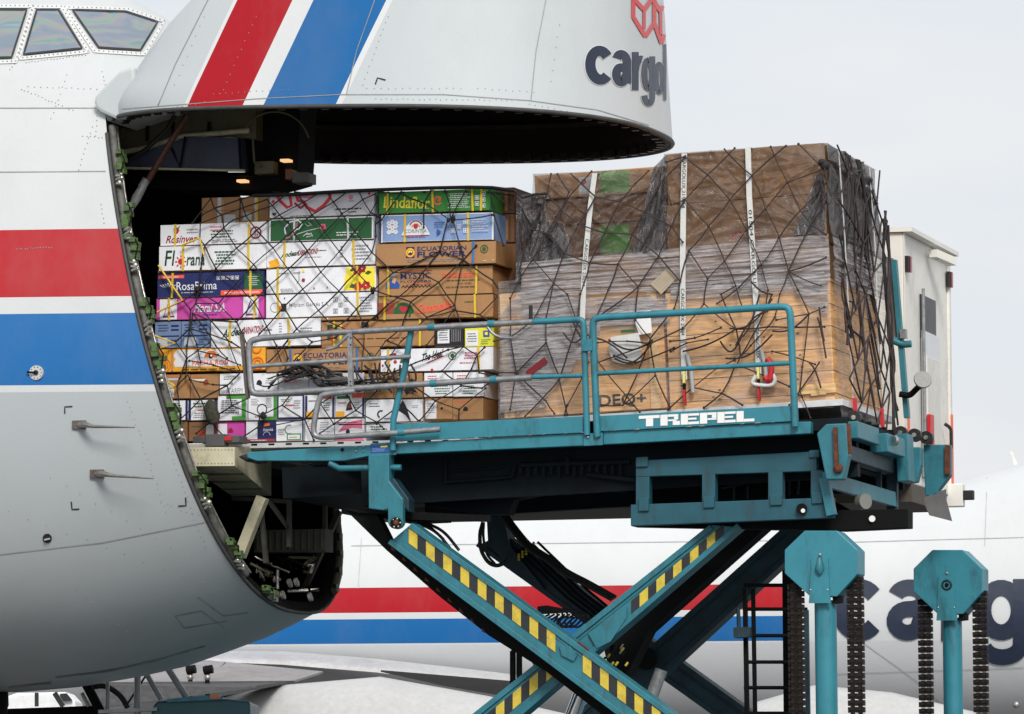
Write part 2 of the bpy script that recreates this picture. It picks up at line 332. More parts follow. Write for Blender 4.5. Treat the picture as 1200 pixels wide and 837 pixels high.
def livery(name, bands, base_rough=.42, dirt=.16):
    """fuselage paint: colour bands by the height attribute sv (bands: list of (start, colour)), grime by noise"""
    m = bpy.data.materials.new(name); m.use_nodes = True; t = m.node_tree; b = t.nodes['Principled BSDF']; L = t.links.new
    at = t.nodes.new('ShaderNodeAttribute'); at.attribute_name = 'sv'
    col = None
    for start, c in bands:
        if col is None:
            rgb = t.nodes.new('ShaderNodeRGB'); rgb.outputs[0].default_value = (*srgb(c), 1); col = rgb.outputs[0]; continue
        gt = t.nodes.new('ShaderNodeMath'); gt.operation = 'GREATER_THAN'; L(at.outputs['Fac'], gt.inputs[0]); gt.inputs[1].default_value = start
        mi = t.nodes.new('ShaderNodeMix'); mi.data_type = 'RGBA'; L(gt.outputs[0], mi.inputs[0]); L(col, mi.inputs[6]); mi.inputs[7].default_value = (*srgb(c), 1); col = mi.outputs[2]
    co = t.nodes.new('ShaderNodeTexCoord'); n = t.nodes.new('ShaderNodeTexNoise'); n.inputs['Scale'].default_value = 1.1; n.inputs['Detail'].default_value = 10; n.inputs['Roughness'].default_value = .7
    mp_ = t.nodes.new('ShaderNodeMapping'); mp_.inputs['Scale'].default_value = (1, 1, .5); L(co.outputs['Object'], mp_.inputs[0]); L(mp_.outputs[0], n.inputs['Vector'])
    r = t.nodes.new('ShaderNodeMapRange'); r.inputs[1].default_value = .45; r.inputs[2].default_value = .8; r.inputs[3].default_value = 0; r.inputs[4].default_value = dirt; L(n.outputs[0], r.inputs[0])
    mi = t.nodes.new('ShaderNodeMix'); mi.data_type = 'RGBA'; L(r.outputs[0], mi.inputs[0]); L(col, mi.inputs[6]); mi.inputs[7].default_value = (.28, .27, .25, 1)
    n3 = t.nodes.new('ShaderNodeTexNoise'); n3.inputs['Scale'].default_value = 60; n3.inputs['Detail'].default_value = 3; L(co.outputs['Object'], n3.inputs['Vector'])
    r3 = t.nodes.new('ShaderNodeMapRange'); r3.inputs[3].default_value = .93; r3.inputs[4].default_value = 1.04; L(n3.outputs[0], r3.inputs[0])
    mu = t.nodes.new('ShaderNodeMix'); mu.data_type = 'RGBA'; mu.blend_type = 'MULTIPLY'; mu.inputs[0].default_value = 1; L(mi.outputs[2], mu.inputs[6]); L(r3.outputs[0], mu.inputs[7])
    L(mu.outputs[2], b.inputs['Base Color']); b.inputs['Roughness'].default_value = base_rough; b.inputs['Specular IOR Level'].default_value = .22
    n2 = t.nodes.new('ShaderNodeTexNoise'); n2.inputs['Scale'].default_value = .9; L(co.outputs['Object'], n2.inputs['Vector'])
    bp = t.nodes.new('ShaderNodeBump'); bp.inputs['Strength'].default_value = .22; bp.inputs['Distance'].default_value = .05; L(n2.outputs[0], bp.inputs['Height']); L(bp.outputs[0], b.inputs['Normal'])
    MATS[name] = m; return m
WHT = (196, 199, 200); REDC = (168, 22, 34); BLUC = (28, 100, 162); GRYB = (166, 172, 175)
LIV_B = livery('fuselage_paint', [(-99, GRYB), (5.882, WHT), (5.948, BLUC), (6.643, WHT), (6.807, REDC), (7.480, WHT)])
LIV_D = livery('nose_door_paint', [(-99, (190, 196, 198)), (1.02, (214, 217, 218)), (1.06, REDC), (1.655, (214, 217, 218)), (1.87, BLUC), (2.60, (214, 217, 218)), (2.66, (192, 198, 201))], dirt=.18)
jet = thing('cargo_aircraft', 'large white freight aircraft with its nose door swung up, being loaded through the nose', 'aircraft', FA, (-3.2, 0, 0))
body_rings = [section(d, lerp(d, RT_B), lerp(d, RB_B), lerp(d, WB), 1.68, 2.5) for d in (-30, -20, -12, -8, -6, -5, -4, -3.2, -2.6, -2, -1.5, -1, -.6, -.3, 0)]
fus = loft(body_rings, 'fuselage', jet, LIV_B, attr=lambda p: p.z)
# cockpit front: the crown ahead of the door hinge
cr_rings = []
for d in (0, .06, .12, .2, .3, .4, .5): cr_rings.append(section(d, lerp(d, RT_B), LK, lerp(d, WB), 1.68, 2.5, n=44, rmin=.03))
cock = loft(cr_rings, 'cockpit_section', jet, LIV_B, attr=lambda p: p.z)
door_rings = [section(d, lerp(d, RT_D), lerp(d, RB_D), lerp(d, WD), 3.2, 2.5, n=64) for d in (0, .06, .12, .19, .25, .3, .4, .5, .6, .75, .92, 1.05, 1.21, 1.5, 1.8, 2.2, 2.7, 3.1, 3.4, 3.8, 4.2, 4.5, 4.7)]
def rd_of(p): q = p - AO; return q.dot(AU), q.dot(AN)
door = loft(door_rings, 'nose_door', jet, LIV_D, attr=lambda p: rd_of(p)[0] - .43 * rd_of(p)[1], post=door_pt)
mb = MB(); E0 = [(150, 137), (137, 140), (127, 135.5), (118, 131), (113, 126), (111, 120), (112, 114), (117, 108), (128, 97), (141, 84), (158, 78), (160, 100)]
FW_ = 1.70; mb.prism(poly(FA, E0, -FW_), -FW_ - .03, -FW_ + .14); mb.build('hinge_fairing', jet, m=mat('fairing_white', srgb((190, 196, 198)), .42, var=.03, spec=.22), bevel=.03)
# rims and inner skins
def inner(rings_d, tabs, name, m, post=None, ptop=1.68, n=44):
    rt_, rb_, W_ = tabs; rr = []
    rr.append(section(0, rt_(0), rb_(0), W_(0), ptop, 2.5, n=n, sc=.998))
    rr.append(section(0, rt_(0), rb_(0), W_(0), ptop, 2.5, n=n, sc=.965))
    for d in rings_d: rr.append(section(d, rt_(d), rb_(d), W_(d), ptop, 2.5, n=n, sc=.955))
    return loft(rr, name, jet, m, post=post)
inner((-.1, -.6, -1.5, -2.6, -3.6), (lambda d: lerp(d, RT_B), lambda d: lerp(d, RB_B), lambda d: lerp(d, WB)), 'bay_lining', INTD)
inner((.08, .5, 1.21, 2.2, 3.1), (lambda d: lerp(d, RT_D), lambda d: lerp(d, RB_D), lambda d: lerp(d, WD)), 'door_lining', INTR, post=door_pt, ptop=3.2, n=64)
# rim edge tubes
def rim(ring, post, name, m, r=.022):
    mb = MB(); P = [post(p) if post else p for p in ring]; mb.tube(P + [P[0]], r, 6, m, caps=False); return mb.build(name, jet)
RIMM = mat('rim_seal', (.05, .05, .048), .6, var=.3)
rim([p for p in door_rings[0]], door_pt, 'door_seal', RIMM, .022)
rim([p for p in body_rings[-1] if rd_of(p)[0] > .02], None, 'opening_seal', RIMM, .02) if False else None
nearrim = [p for p in body_rings[-1][:45] if rd_of(p)[0] > .0]
farrim = [p for p in body_rings[-1][45:] if rd_of(p)[0] > .0]
mb = MB(); mb.tube(nearrim + farrim, .02, 6, RIMM); mb.build('opening_seal', jet)
# door frames inside (ribs)
mb = MB()
for d in (.35, .8, 1.3, 1.9):
    ring = section(d, lerp(d, RT_D), lerp(d, RB_D), lerp(d, WD), 3.2, 2.5, n=40, sc=.94); P = [door_pt(p) for p in ring]; mb.tube(P + [P[0]], .04, 4, mat('door_rib', (.02, .012, .01), .6, var=.5), smooth=False, caps=False)
ring = section(.03, lerp(0, RT_D), lerp(0, RB_D), lerp(0, WD), 3.2, 2.5, n=72, sc=.955)
for i, p in enumerate(ring):
    if i % 2 == 0:
        q = door_pt(p); mb.box(q.x - .035, q.x + .035, q.y - .03, q.y + .03, q.z - .05, q.z + .03, mat('door_fitting', (.022, .017, .014), .5, .3, var=.6, scale=9))
mb.build('door_frame', jet)

def bvh(*objs):
    vs = []; fs = []
    bpy.context.view_layer.update()
    for o in objs:
        b = len(vs); M = o.matrix_world
        vs += [M @ v.co for v in o.data.vertices]; fs += [[b + i for i in p.vertices] for p in o.data.polygons]
    return BVHTree.FromPolygons(vs, fs)
T_BODY = bvh(fus, cock); T_DOOR = bvh(door)
def hit(T, px, py, off=.006, fr=FA):
    d = ray(px, py).normalized(); h, n, i, ds = T.ray_cast(CAM, d)
    if h is None: return None
    if n.dot(d) > 0: n = -n
    return fr.inv(h + n * off)
def stroke(mb, T, pts, wpx, off, m, fr=FA, step=8.0, closed=False):
    """a painted band laid on a curved surface: centre line and width given on the side elevation"""
    P = [Vector(p) for p in pts]
    if closed: P.append(P[0])
    Q = []
    for a, b in zip(P, P[1:]):
        n = max(1, int((b - a).length / step)); Q += [a + (b - a) * (i / n) for i in range(n)]
    Q.append(P[-1]); vs = []; ok = []
    for i, p in enumerate(Q):
        d = (Q[min(i + 1, len(Q) - 1)] - Q[max(i - 1, 0)])
        if closed and i in (0, len(Q) - 1): d = Q[1] - Q[-2]
        d = d.normalized(); nn = Vector((-d.y, d.x)) * (wpx / 2)
        a = hit(T, *(p - nn), off, fr); b = hit(T, *(p + nn), off, fr); ok.append(a is not None and b is not None)
        vs += [a or Vector(), b or Vector()]
    mb.add(vs, [(2 * i, 2 * i + 2, 2 * i + 3, 2 * i + 1) for i in range(len(Q) - 1) if ok[i] and ok[i + 1]], m, True)
def patch(mb, T, pts, off, m, fr=FA, n=6):
    """quad area filled as a grid laid on the surface"""
    a, b, c, d = [Vector(p) for p in pts]; vs = []
    for i in range(n + 1):
        for j in range(n + 1):
            x = i / n; y = j / n; p = (a * (1 - x) + b * x) * (1 - y) + (d * (1 - x) + c * x) * y; h = hit(T, *p, off, fr)
            if h is None: return
            vs.append(h)
    mb.add(vs, [(i * (n + 1) + j, (i + 1) * (n + 1) + j, (i + 1) * (n + 1) + j + 1, i * (n + 1) + j + 1) for i in range(n) for j in range(n)], m, True)
def arcpts(cx, cy, rx, ry, a0, a1, n=18): return [(cx + rx * math.cos(R(a0 + (a1 - a0) * i / n)), cy - ry * math.sin(R(a0 + (a1 - a0) * i / n))) for i in range(n + 1)]
def glyphs(word):
    """bold rounded lower-case letters as strokes on an x-height of 1 (y up), stroke width .27"""
    x = 0; out_ = []
    for ch in word:
        if ch == 'c': out_.append((x, [arcpts(.50, -.5, .37, .37, 42, 318, 22)])); x += 1.02
        if ch == 'a': out_.append((x, [arcpts(.44, -.70, .27, .165, 165, 0, 12) + [(.71, -.135)], [(.71, -.56), (.5, -.52)] + arcpts(.40, -.325, .25, .19, 100, 320, 12) + [(.66, -.36)]])); x += 1.0
        if ch == 'r': out_.append((x, [[(.20, 0), (.20, -1)], arcpts(.62, -.45, .40, .40, 170, 82, 10)])); x += .72
        if ch == 'g': out_.append((x, [arcpts(.48, -.5, .34, .36, 0, 360, 26), [(.86, -1), (.86, -.02)] + arcpts(.50, .04, .36, .22, 350, 195, 12)])); x += 1.1
        if ch == 'o': out_.append((x, [arcpts(.50, -.5, .37, .36, 0, 360, 26)])); x += 1.05
        if ch == 'l': out_.append((x, [[(.2, 0), (.2, -1.4)]])); x += .42
        if ch == 'u': out_.append((x, [[(.17, -1), (.17, -.35)] + arcpts(.45, -.36, .28, .23, 180, 350, 10), [(.80, -1), (.80, 0)]])); x += 1.0
        if ch == 'x': out_.append((x, [[(.12, -1), (.85, 0)], [(.12, 0), (.85, -1)]])); x += 1.0
    return out_
NAVY = mat('navy_lettering', srgb((32, 42, 62)), .4, var=.12); OUTL = mat('lettering_outline', (.72, .73, .74), .4, var=.03)
REDL = mat('red_emblem', srgb((200, 62, 62)), .4, var=.08)
def word_on(T, word, mapf, wfun, parent, name, fr, off, outline=True):
    mb = MB(); k = 0
    for ps, m_, extra in ((0, OUTL, 1.16), (1, NAVY, 1.0)):
        if ps == 0 and not outline: continue
        for x, sts in glyphs(word):
            for st in sts:
                pts = [mapf(x + a, b) for a, b in st]; ww = wfun(x) * extra
                stroke(mb, T, pts, ww, off + .004 * ps + .0004 * (k % 5), m_, fr, step=3.0); k += 1
    return mb.build(name, parent)
# door lettering: follows the rim round the nose (letters narrow towards the silhouette)
def dmap(a, b):
    # a along (0..), b = -height above baseline (px y down positive below)
    X = [(-.2, 682), (0, 687), (1.02, 718), (2.02, 740), (2.74, 752), (3.84, 766.5), (4.89, 777), (5.3, 779.5)]
    yb = [(0, 98), (1.02, 101), (2.02, 105), (2.74, 107), (3.84, 112.5), (4.89, 117), (5.3, 118)]
    sc = lerp(a, [(0, 46), (2.7, 44), (5.3, 47)]); return (lerp(a, X), lerp(a, yb) + b * sc)
# narrow letters: stroke width shrinks with the foreshortening
word_on(T_DOOR, 'cargol', dmap, lambda x: lerp(x, [(0, 12.0), (1.02, 10.2), (2.02, 8.2), (2.74, 7.0), (3.84, 5.6), (4.89, 3.2)]), door, 'lettering', FA, .006)
mb = MB()
for k, st in enumerate(([(741.5, -10), (741.5, 20), (755.5, 43)], [(755.5, 43), (766, 27), (766, -10)], [(766, 27), (774.5, 51)], [(774.5, 51), (778, 37), (778, -10)], [(741.5, -2), (754, 12), (765, -4)], [(754, 10), (754, 34)], [(766, 2), (773, 14), (778, 0)], [(773, 14), (773.5, 40)])):
    stroke(mb, T_DOOR, st, 4.8 if k not in (5, 7) else 3.6, .008 + .0004 * k, REDL, step=3)
mb.build('emblem', door)
# seams, rivets, corner marks
mb = MB()
for pts in ([(0, 202), (132, 201)], [(0, 650), (120, 636), (240, 612)], [(0, 127), (112, 127)]): stroke(mb, T_BODY, pts, 1.1, .005, SEAM)
for pts in ([(143, 128), (300, 116), (400, 111), (520, 111), (620, 118), (700, 129), (760, 147)], [(245, -2), (206, 75), (182, 132)], [(640, -2), (628, 60), (622, 118)], [(440, -2), (418, 60), (406, 111)], [(137, 105), (137, 137)]): stroke(mb, T_DOOR, pts, .9, .005, SEAM)
mb.build('panel_seam', jet)
rng = random.Random(3); mb = MB()
def rivets(T, a, b, n, r=1.0, jit=.6):
    for i in range(n):
        x = a[0] + (b[0] - a[0]) * i / max(1, n - 1) + rng.uniform(-jit, jit); y = a[1] + (b[1] - a[1]) * i / max(1, n - 1) + rng.uniform(-jit, jit)
        c = hit(T, x, y, .004)
        if c is None: continue
        q = r * .0068; mb.add([c + Vector((q * math.cos(k * math.pi / 3), 0, q * math.sin(k * math.pi / 3))) for k in range(6)], [tuple(range(6))], RIVET)
for a, b, n in (((12, 82), (22, 70), 5), ((30, 74), (100, 65), 20), ((78, 88), (60, 140), 8), ((25, 105), (85, 130), 16), ((33, 102), (128, 106), 14), ((120, 85), (126, 115), 7), ((108, 150), (92, 200), 9), ((97, 160), (120, 162), 6), ((118, 240), (122, 262), 5), ((20, 292), (60, 290), 14), ((115, 130), (112, 160), 6)): rivets(T_BODY, a, b, n)
for a, b, n in (((150, 470), (195, 600), 20), ((60, 560), (200, 640), 9), ((10, 600), (260, 690), 12), ((190, 590), (255, 610), 12), ((90, 690), (150, 740), 7), ((182, 480), (240, 640), 26)): rivets(T_BODY, a, b, n, .8, 1.5)
for a, b, n in (((440, 116), (600, 118), 26), ((620, 122), (760, 150), 20), ((430, 104), (540, 104), 14), ((560, 104), (625, 108), 9), ((170, 132), (240, 120), 14), ((250, 110), (345, 105), 14), ((425, 100), (455, 20), 12), ((262, 106), (300, 20), 10), ((205, 100), (240, 20), 8), ((645, 96), (655, 30), 6)): rivets(T_DOOR, a, b, n, .8)
mb.build('rivets', jet)
mb = MB(); BK = mat('black_marking', (.012, .012, .014), .5, var=.2)
for cs in ([(76, 485), (76, 477), (85, 476.5)], [(83.5, 588), (84.5, 597), (93, 596.5)], [(209, 593), (218, 592.5), (217.5, 583)]): stroke(mb, T_BODY, cs, 1.6, .006, BK, step=4)
stroke(mb, T_DOOR, [(440, 99), (442.5, 91.5), (452, 94)], 1.6, .006, BK, step=4)
mb.build('corner_mark', jet)
# belly grime and access panels
mb = MB(); GR = mat('belly_grime', (.24, .245, .24), .7, var=.5, scale=3)
for pts, ww in (([(10, 806), (60, 800)], 2.5), ([(65, 794), (130, 786), (190, 772)], 2), ([(100, 790), (170, 778), (240, 757)], 1.5), ([(205, 722), (236, 716)], 1), ([(236, 716), (262, 735)], 1), ([(205, 722), (216, 736), (266, 728)], 1), ([(232, 700), (262, 722), (290, 718)], 1)): stroke(mb, T_BODY, pts, ww, .005, GR)
mb.build('belly_panel_line', jet)
# cockpit windows
def win_mat():
    m = bpy.data.materials.new('cockpit_glass'); m.use_nodes = True; t = m.node_tree; b = t.nodes['Principled BSDF']; L = t.links.new
    co = t.nodes.new('ShaderNodeTexCoord'); n = t.nodes.new('ShaderNodeTexNoise'); n.inputs['Scale'].default_value = 1.3; n.inputs['Detail'].default_value = 2; n.inputs['Distortion'].default_value = 2.0
    mp_ = t.nodes.new('ShaderNodeMapping'); mp_.inputs['Scale'].default_value = (1, 1, 2.6); L(co.outputs['Object'], mp_.inputs[0]); L(mp_.outputs[0], n.inputs['Vector'])
    r = t.nodes.new('ShaderNodeValToRGB'); e = r.color_ramp.elements; e[0].position = .3; e[0].color = (.20, .27, .30, 1); e[1].position = .75; e[1].color = (.36, .45, .46, 1)  # mottled pale base colour paints a sky reflection into the glass
    for p, c in ((.44, (.25, .29, .36, 1)), (.52, (.34, .31, .30, 1)), (.58, (.24, .36, .31, 1)), (.66, (.20, .27, .35, 1))):
        x = r.color_ramp.elements.new(p); x.color = c
    L(n.outputs[0], r.inputs[0]); L(r.outputs[0], b.inputs['Base Color']); b.inputs['Roughness'].default_value = .07; b.inputs['Metallic'].default_value = .35; b.inputs['Specular IOR Level'].default_value = .9; MATS['cg'] = m; return m
WM = win_mat(); FR_ = mat('window_frame_paint', (.62, .63, .62), .4, var=.06); SEAL = mat('window_seal', (.02, .02, .022), .5, var=.2)
for pts in ([(-34, 12.5), (31.8, 12.7), (14, 68.5), (-40, 70)], [(43.5, 12.7), (68.5, 12.7), (96.5, 58), (28, 65)], [(85, 13), (160, 17), (163, 60), (116, 57)]):
    root = None; mb = MB()
    P = pts if pts[1][0] != 160 else [(85, 13), (147, 15), (184, 27), (164, 60), (116, 57)]
    if len(P) == 4: patch(mb, T_BODY, P, .012, WM, n=8)
    else:
        patch(mb, T_BODY, [(85, 13), (147, 15), (164, 60), (116, 57)], .012, WM, n=8); patch(mb, T_BODY, [(147, 15), (166, 21), (171, 50), (164, 60)], .012, WM, n=5); patch(mb, T_BODY, [(166, 21), (183, 27), (179, 38), (171, 50)], .012, WM, n=4)
    wo = mb.build('cockpit_window', jet)
    mb = MB(); stroke(mb, T_BODY, P, 2.2, .018, SEAL, step=5, closed=True)
    cx = sum(p[0] for p in P) / len(P); cy = sum(p[1] for p in P) / len(P)
    P2 = [(cx + (x - cx) * 1.13 + (2 if x > cx else -2), cy + (y - cy) * 1.16) for x, y in P]; stroke(mb, T_BODY, P2, 4.2, .010, FR_, step=5, closed=True)
    for a, b in zip(P2, P2[1:] + P2[:1]):
        n = int(math.hypot(a[0] - b[0], a[1] - b[1]) / 5)
        for i in range(n):
            c = hit(T_BODY, a[0] + (b[0] - a[0]) * i / n, a[1] + (b[1] - a[1]) * i / n, .014)
            if c is not None: mb.add([c + Vector((.009 * math.cos(k * math.pi / 3), 0, .009 * math.sin(k * math.pi / 3))) for k in range(6)], [tuple(range(6))], RIVET)
    mb.build('window_frame', wo)
# probes, ports
for (x, y, x2, y2) in ((92, 498, 158, 501), (113, 555.5, 180, 561)):
    c = hit(T_BODY, x, y, .0); e = FA.P(x2, y2, c.y - .12); m_ = FA.P(x + 18, y + 2, c.y - .14)
    mb = MB(); mb.box(c.x - .055, c.x + .075, c.y - .03, c.y + .02, c.z - .04, c.z + .04, mat('probe_plate', (.14, .12, .10), .45, .6, var=.4, scale=20))
    mb.tube([c, c + Vector((.1, -.09, -.005)), m_, e], [.035, .03, .016, .006], 8, mat('probe_metal', (.30, .28, .25), .3, .8, var=.3, scale=12)); mb.build('pitot_probe', jet)
c = hit(T_BODY, 43, 437, .0); mb = MB(); mb.cyl(c + Vector((0, -.018, 0)), c + Vector((0, .03, 0)), .07, 20, mat('port_plate', (.62, .62, .6), .4, .3)); mb.cyl(c + Vector((0, -.03, 0)), c + Vector((0, 0, 0)), .025, 12, BLACK)
mb.tube([c + Vector((0, -.04, .0)), c + Vector((-.08, -.05, .005))], .01, 6, BLACKST)
for k in range(10): mb.ball(c + Vector((.055 * math.cos(k * .628), -.02, .055 * math.sin(k * .628))), .006, BLACK, 6)
mb.build('sensor_vane', jet)
mb = MB(); C0 = [hit(T_BODY, 55.5 + 5.4 * math.cos(k * .4488), 630.5 + 5.4 * math.sin(k * .4488), .012) for k in range(14)]; mb.add(C0, [tuple(range(14))], BK)
a_ = hit(T_BODY, 52, 631.5, .03); b_ = hit(T_BODY, 59, 630, .03); mb.obox(a_, b_, .01, .016, m=BRIGHTM); mb.build('drain_port', jet)
# latches round the near edge of the opening
def rim_at(r, inset=.0, d=0.0, side=-1):
    wv = width(0, r, lerp(0, RT_B), LK, 2.35, 1.68, 2.5); return AO + AU * r + AN * d + Vector((0, side * (wv - inset), 0))
for i, r in enumerate((.40, .97, 1.30, 1.95, 2.42, 3.02, 3.70, 4.35, 4.80)):
    p = rim_at(r, .03, .05); q = rim_at(r + .14, .03, .05); dv = (q - p).normalized(); mb = MB(); nrm = Vector((0, -1, 0)); inn = (AN * .6 + Vector((0, .8, 0)))
    big = rng.uniform(.045, .068)
    for k in range(6):
        c_ = p + dv * (.045 * k) + AN * rng.uniform(.0, .05) + Vector((0, rng.uniform(.02, .10), 0)); mb.box(c_.x - big * rng.uniform(.3, .75), c_.x + big * rng.uniform(.4, .8), c_.y - .05, c_.y + .04, c_.z - .025, c_.z + .022, GREENL)
    for k in range(3):
        c_ = p + dv * (.27 + .045 * k); mb.tube([c_ + AN * -.02, c_ + AN * .045 + Vector((0, -.02, rng.uniform(-.03, .03)))], .018, 8, BRIGHTM); mb.ball(c_ + AN * rng.uniform(.0, .05), rng.uniform(.02, .03), BRIGHTM)
    mb.tube([p + AN * .06, p + dv * .12 + AN * .09, p + dv * .28 + AN * .02], .009, 5, BLACKST)
    mb.build('door_latch', jet, bevel=.004)
mb = MB(); mb.tube([rim_at(.1 + .24 * i, .10, .02) for i in range(20)], .045, 6, mat('frame_edge', (.10, .10, .09), .6, var=.6, scale=12)); mb.tube([rim_at(.1 + .24 * i, .16, .05) + Vector((0, 0, .01 * (i % 3))) for i in range(20)], .012, 5, BRIGHTM); mb.build('opening_frame', jet)
mb = MB(); mb.tube([rim_at(1.5 + .17 * i, .10, .02, 1) for i in range(20)], .045, 6, OLIVE)
for i in range(12):
    c_ = rim_at(2.6 + i * .19, .12, .03, 1); mb.box(c_.x - .03, c_.x + .03, c_.y - .05, c_.y + .05, c_.z - .04, c_.z + .04, mat('far_fitting', (.05, .045, .038), .5, .5, var=.6, scale=10))
mb.build('far_opening_frame', jet)
# actuator
mb = MB(); mb.tube(path(FA, [(219, 135), (173, 212)], -1.35), .030, 10, mat('brown_actuator', srgb((84, 54, 42)), .45, .3, var=.3)); mb.tube(path(FA, [(172, 210), (166, 220)], -1.35), .042, 12, GALV); mb.tube(path(FA, [(168, 218), (160, 232), (153, 246)], -1.36), [.04, .05, .028], 8, GALV); mb.ball(FA.P(151, 247, -1.37), .05, GALV)
for k in range(12):
    a = FA.P(214 - 3.3 * k, 143 + 5.6 * k, -1.35); b = FA.P(213.4 - 3.3 * k, 144 + 5.6 * k, -1.35); mb.tube([a, b], .0335, 10, RUST)
mb.build('door_actuator', jet)
# ceiling housing behind the hinge
mb = MB(); mb.prism(poly(FA, [(147, 197), (284, 199), (279, 162), (221, 160), (147, 186)], -.9), -.9, -.7, BLUEG)
mb.tube(path(FA, [(147, 197), (287, 200)], -.93), .014, 5, CREAM); mb.tube(path(FA, [(200, 173), (211, 196), (217, 160)], -.93), .013, 5, BLACKST); mb.tube(path(FA, [(280, 162), (282, 198)], -.93), .014, 5, BLACKST); mb.build('blue_grey_panel', jet)
mb = MB(); mb.prism(poly(FA, [(134, 142), (300, 122), (300, 163), (262, 158), (222, 160), (170, 176), (136, 182)], -.8), -.8, -.6, OLIVE)
for x in (173, 203, 245): mb.tube(path(FA, [(x, 143), (x - 1, 165)], -.84), .018, 5, BLACKST)
mb.tube(path(FA, [(136, 180), (170, 174), (215, 160), (292, 153)], -.85), .03, 6, CREAM); mb.tube(path(FA, [(136, 146), (141, 178)], -.85), .025, 6, OLIVE)
mb.tube(path(FA, [(205, 135), (196, 152), (170, 176), (150, 188)], -1.0), .024, 6, BLACK); mb.build('hinge_panel', jet)
mb = MB(); mb.prism(poly(FA, [(150, 202), (287, 202), (287, 120), (352, 120), (349, 189), (347, 212), (330, 217), (300, 224), (186, 222), (150, 214)], -.6), -.6, -.1, BLACKST)
mb.tube([FA.P(*p, -.86) for p in arcpts(322, 172, 41, 41, 15, 150, 18)], .012, 5, OLIVE)
mb.box(*[x for x in ((FA.P(300, 205, -.7).x, FA.P(322, 205, -.7).x))], -.75, -.5, FA.P(300, 205, -.7).z, FA.P(300, 190, -.7).z, OLIVE)
mb.box(FA.P(336, 205, -.7).x, FA.P(344, 205, -.7).x, -.75, -.5, FA.P(336, 211, -.7).z, FA.P(336, 199, -.7).z, mat('orange_brown_box', srgb((120, 72, 38)), .5)); mb.box(FA.P(344, 205, -.7).x, FA.P(363, 205, -.7).x, -.75, -.5, FA.P(345, 215, -.7).z, FA.P(345, 203, -.7).z, mat('dim_grey_box', srgb((86, 84, 78)), .5))
mb.tube(path(FA, [(296, 160), (298, 190), (306, 196)], -.8), .014, 6, OLIVE); mb.tube(path(FA, [(150, 205), (300, 205)], -.7), .02, 5, INTD); mb.build('ceiling_housing', jet, bevel=.008)
for x, y in ((334, 188), (283, 212)):
    a = FA.P(x, y, -.72); mb = MB(); mb.box(a.x - .045, a.x + .045, a.y - .02, a.y + .1, a.z - .012, a.z + .012); em = bpy.data.materials.get('bay_lamp') or bpy.data.materials.new('bay_lamp'); em.use_nodes = True; b_ = em.node_tree.nodes['Principled BSDF']; b_.inputs['Emission Color'].default_value = (1, .55, .25, 1); b_.inputs['Emission Strength'].default_value = .9; b_.inputs['Base Color'].default_value = (.5, .3, .15, 1); mb.build('bay_lamp', jet, m=em)
# dark back of the cargo bay, floor and the sill structure
a = FA.loc(186, 520, -1.0)
mb = MB(); zf = a[1]; mb.box(-9, -2.65, -1.75, 1.9, zf - .16, zf - .06, mat('bay_floor', (.05, .05, .048), .6, .3, var=.3)); mb.build('cargo_floor', jet)
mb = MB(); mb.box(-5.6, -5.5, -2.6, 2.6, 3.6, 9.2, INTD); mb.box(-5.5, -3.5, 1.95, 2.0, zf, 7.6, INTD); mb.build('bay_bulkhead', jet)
mb = MB(); A_ = lambda x, y, t: FA.P(x, y, t)
mb.add([A_(221, 524, -1.9), A_(275, 524, -1.9), A_(275, 546, -1.9), A_(221, 546.5, -1.9), A_(221 + 5, 522, -.4), A_(318, 522, -.4), A_(318, 581, -.4), A_(272, 581.5, -.4)], [(0, 1, 2, 3), (1, 5, 6, 2), (3, 2, 6, 7), (0, 4, 5, 1), (0, 3, 7, 4), (4, 7, 6, 5)], CREAM)
for k in range(13):
    for q in (527, 543): mb.ball(A_(224 + k * 4, q, -1.905), .006, RIVET, 6)
for k in range(1, 4):
    f = k / 4; mb.tube([A_(222 + 50 * f, 547.5 + 34 * f, -1.9 + 1.5 * f), A_(275 + 41 * f, 547 + 34 * f, -1.9 + 1.5 * f)], .012, 5, OLIVE)
mb.build('sill_beam', jet)
mb = MB(); mb.add([A_(212, 520, -1.92), A_(284, 519, -1.7), A_(284, 523, -1.7), A_(212, 524, -1.92), A_(212, 520, 1.0), A_(284, 519, 1.0)], [(0, 1, 2, 3), (0, 4, 5, 1)], mat('sill_plate', (.34, .33, .31), .4, .6, var=.3, dirt=(.05, .05, .045), dscale=6, damt=.7))
mb.box(A_(228, 519, -1.8).x, A_(282, 519, -1.8).x, -1.85, -1.6, A_(228, 520, -1.8).z, A_(228, 512, -1.8).z, mat('guide_rail_grey', (.12, .12, .12), .45, .5)); mb.box(A_(228, 519, -1.8).x + .14, A_(282, 519, -1.8).x - .14, -1.88, -1.62, A_(228, 524, -1.8).z, A_(228, 510, -1.8).z, MATS['guide_rail_grey'])
mb.box(A_(264, 519, -1.8).x, A_(274, 519, -1.8).x, -1.87, -1.6, A_(268, 517, -1.8).z, A_(268, 512, -1.8).z, mat('red_guide', srgb((190, 30, 40)), .5)); mb.build('cargo_sill', jet, bevel=.004)
mb = MB(); mb.obox(A_(308, 583, -1.2), A_(281, 652, -1.2), .10, .11, up=(0, 1, 0), m=CREAM); mb.build('bay_strut', jet)
for p, q, t in (((339, 586), (339, 641), -.6), ((381, 580), (381, 645), .2), ((316, 588), (339, 620), -.6), ((272, 584), (340, 588), -.5), ((305, 588), (312, 660), -1.)): mb = MB(); mb.obox(A_(*p, t), A_(*q, t), .04, .05, up=(0, 1, 0), m=mat('dim_strut', (.05, .048, .038), .6, var=.4)); mb.build('bay_strut', jet)
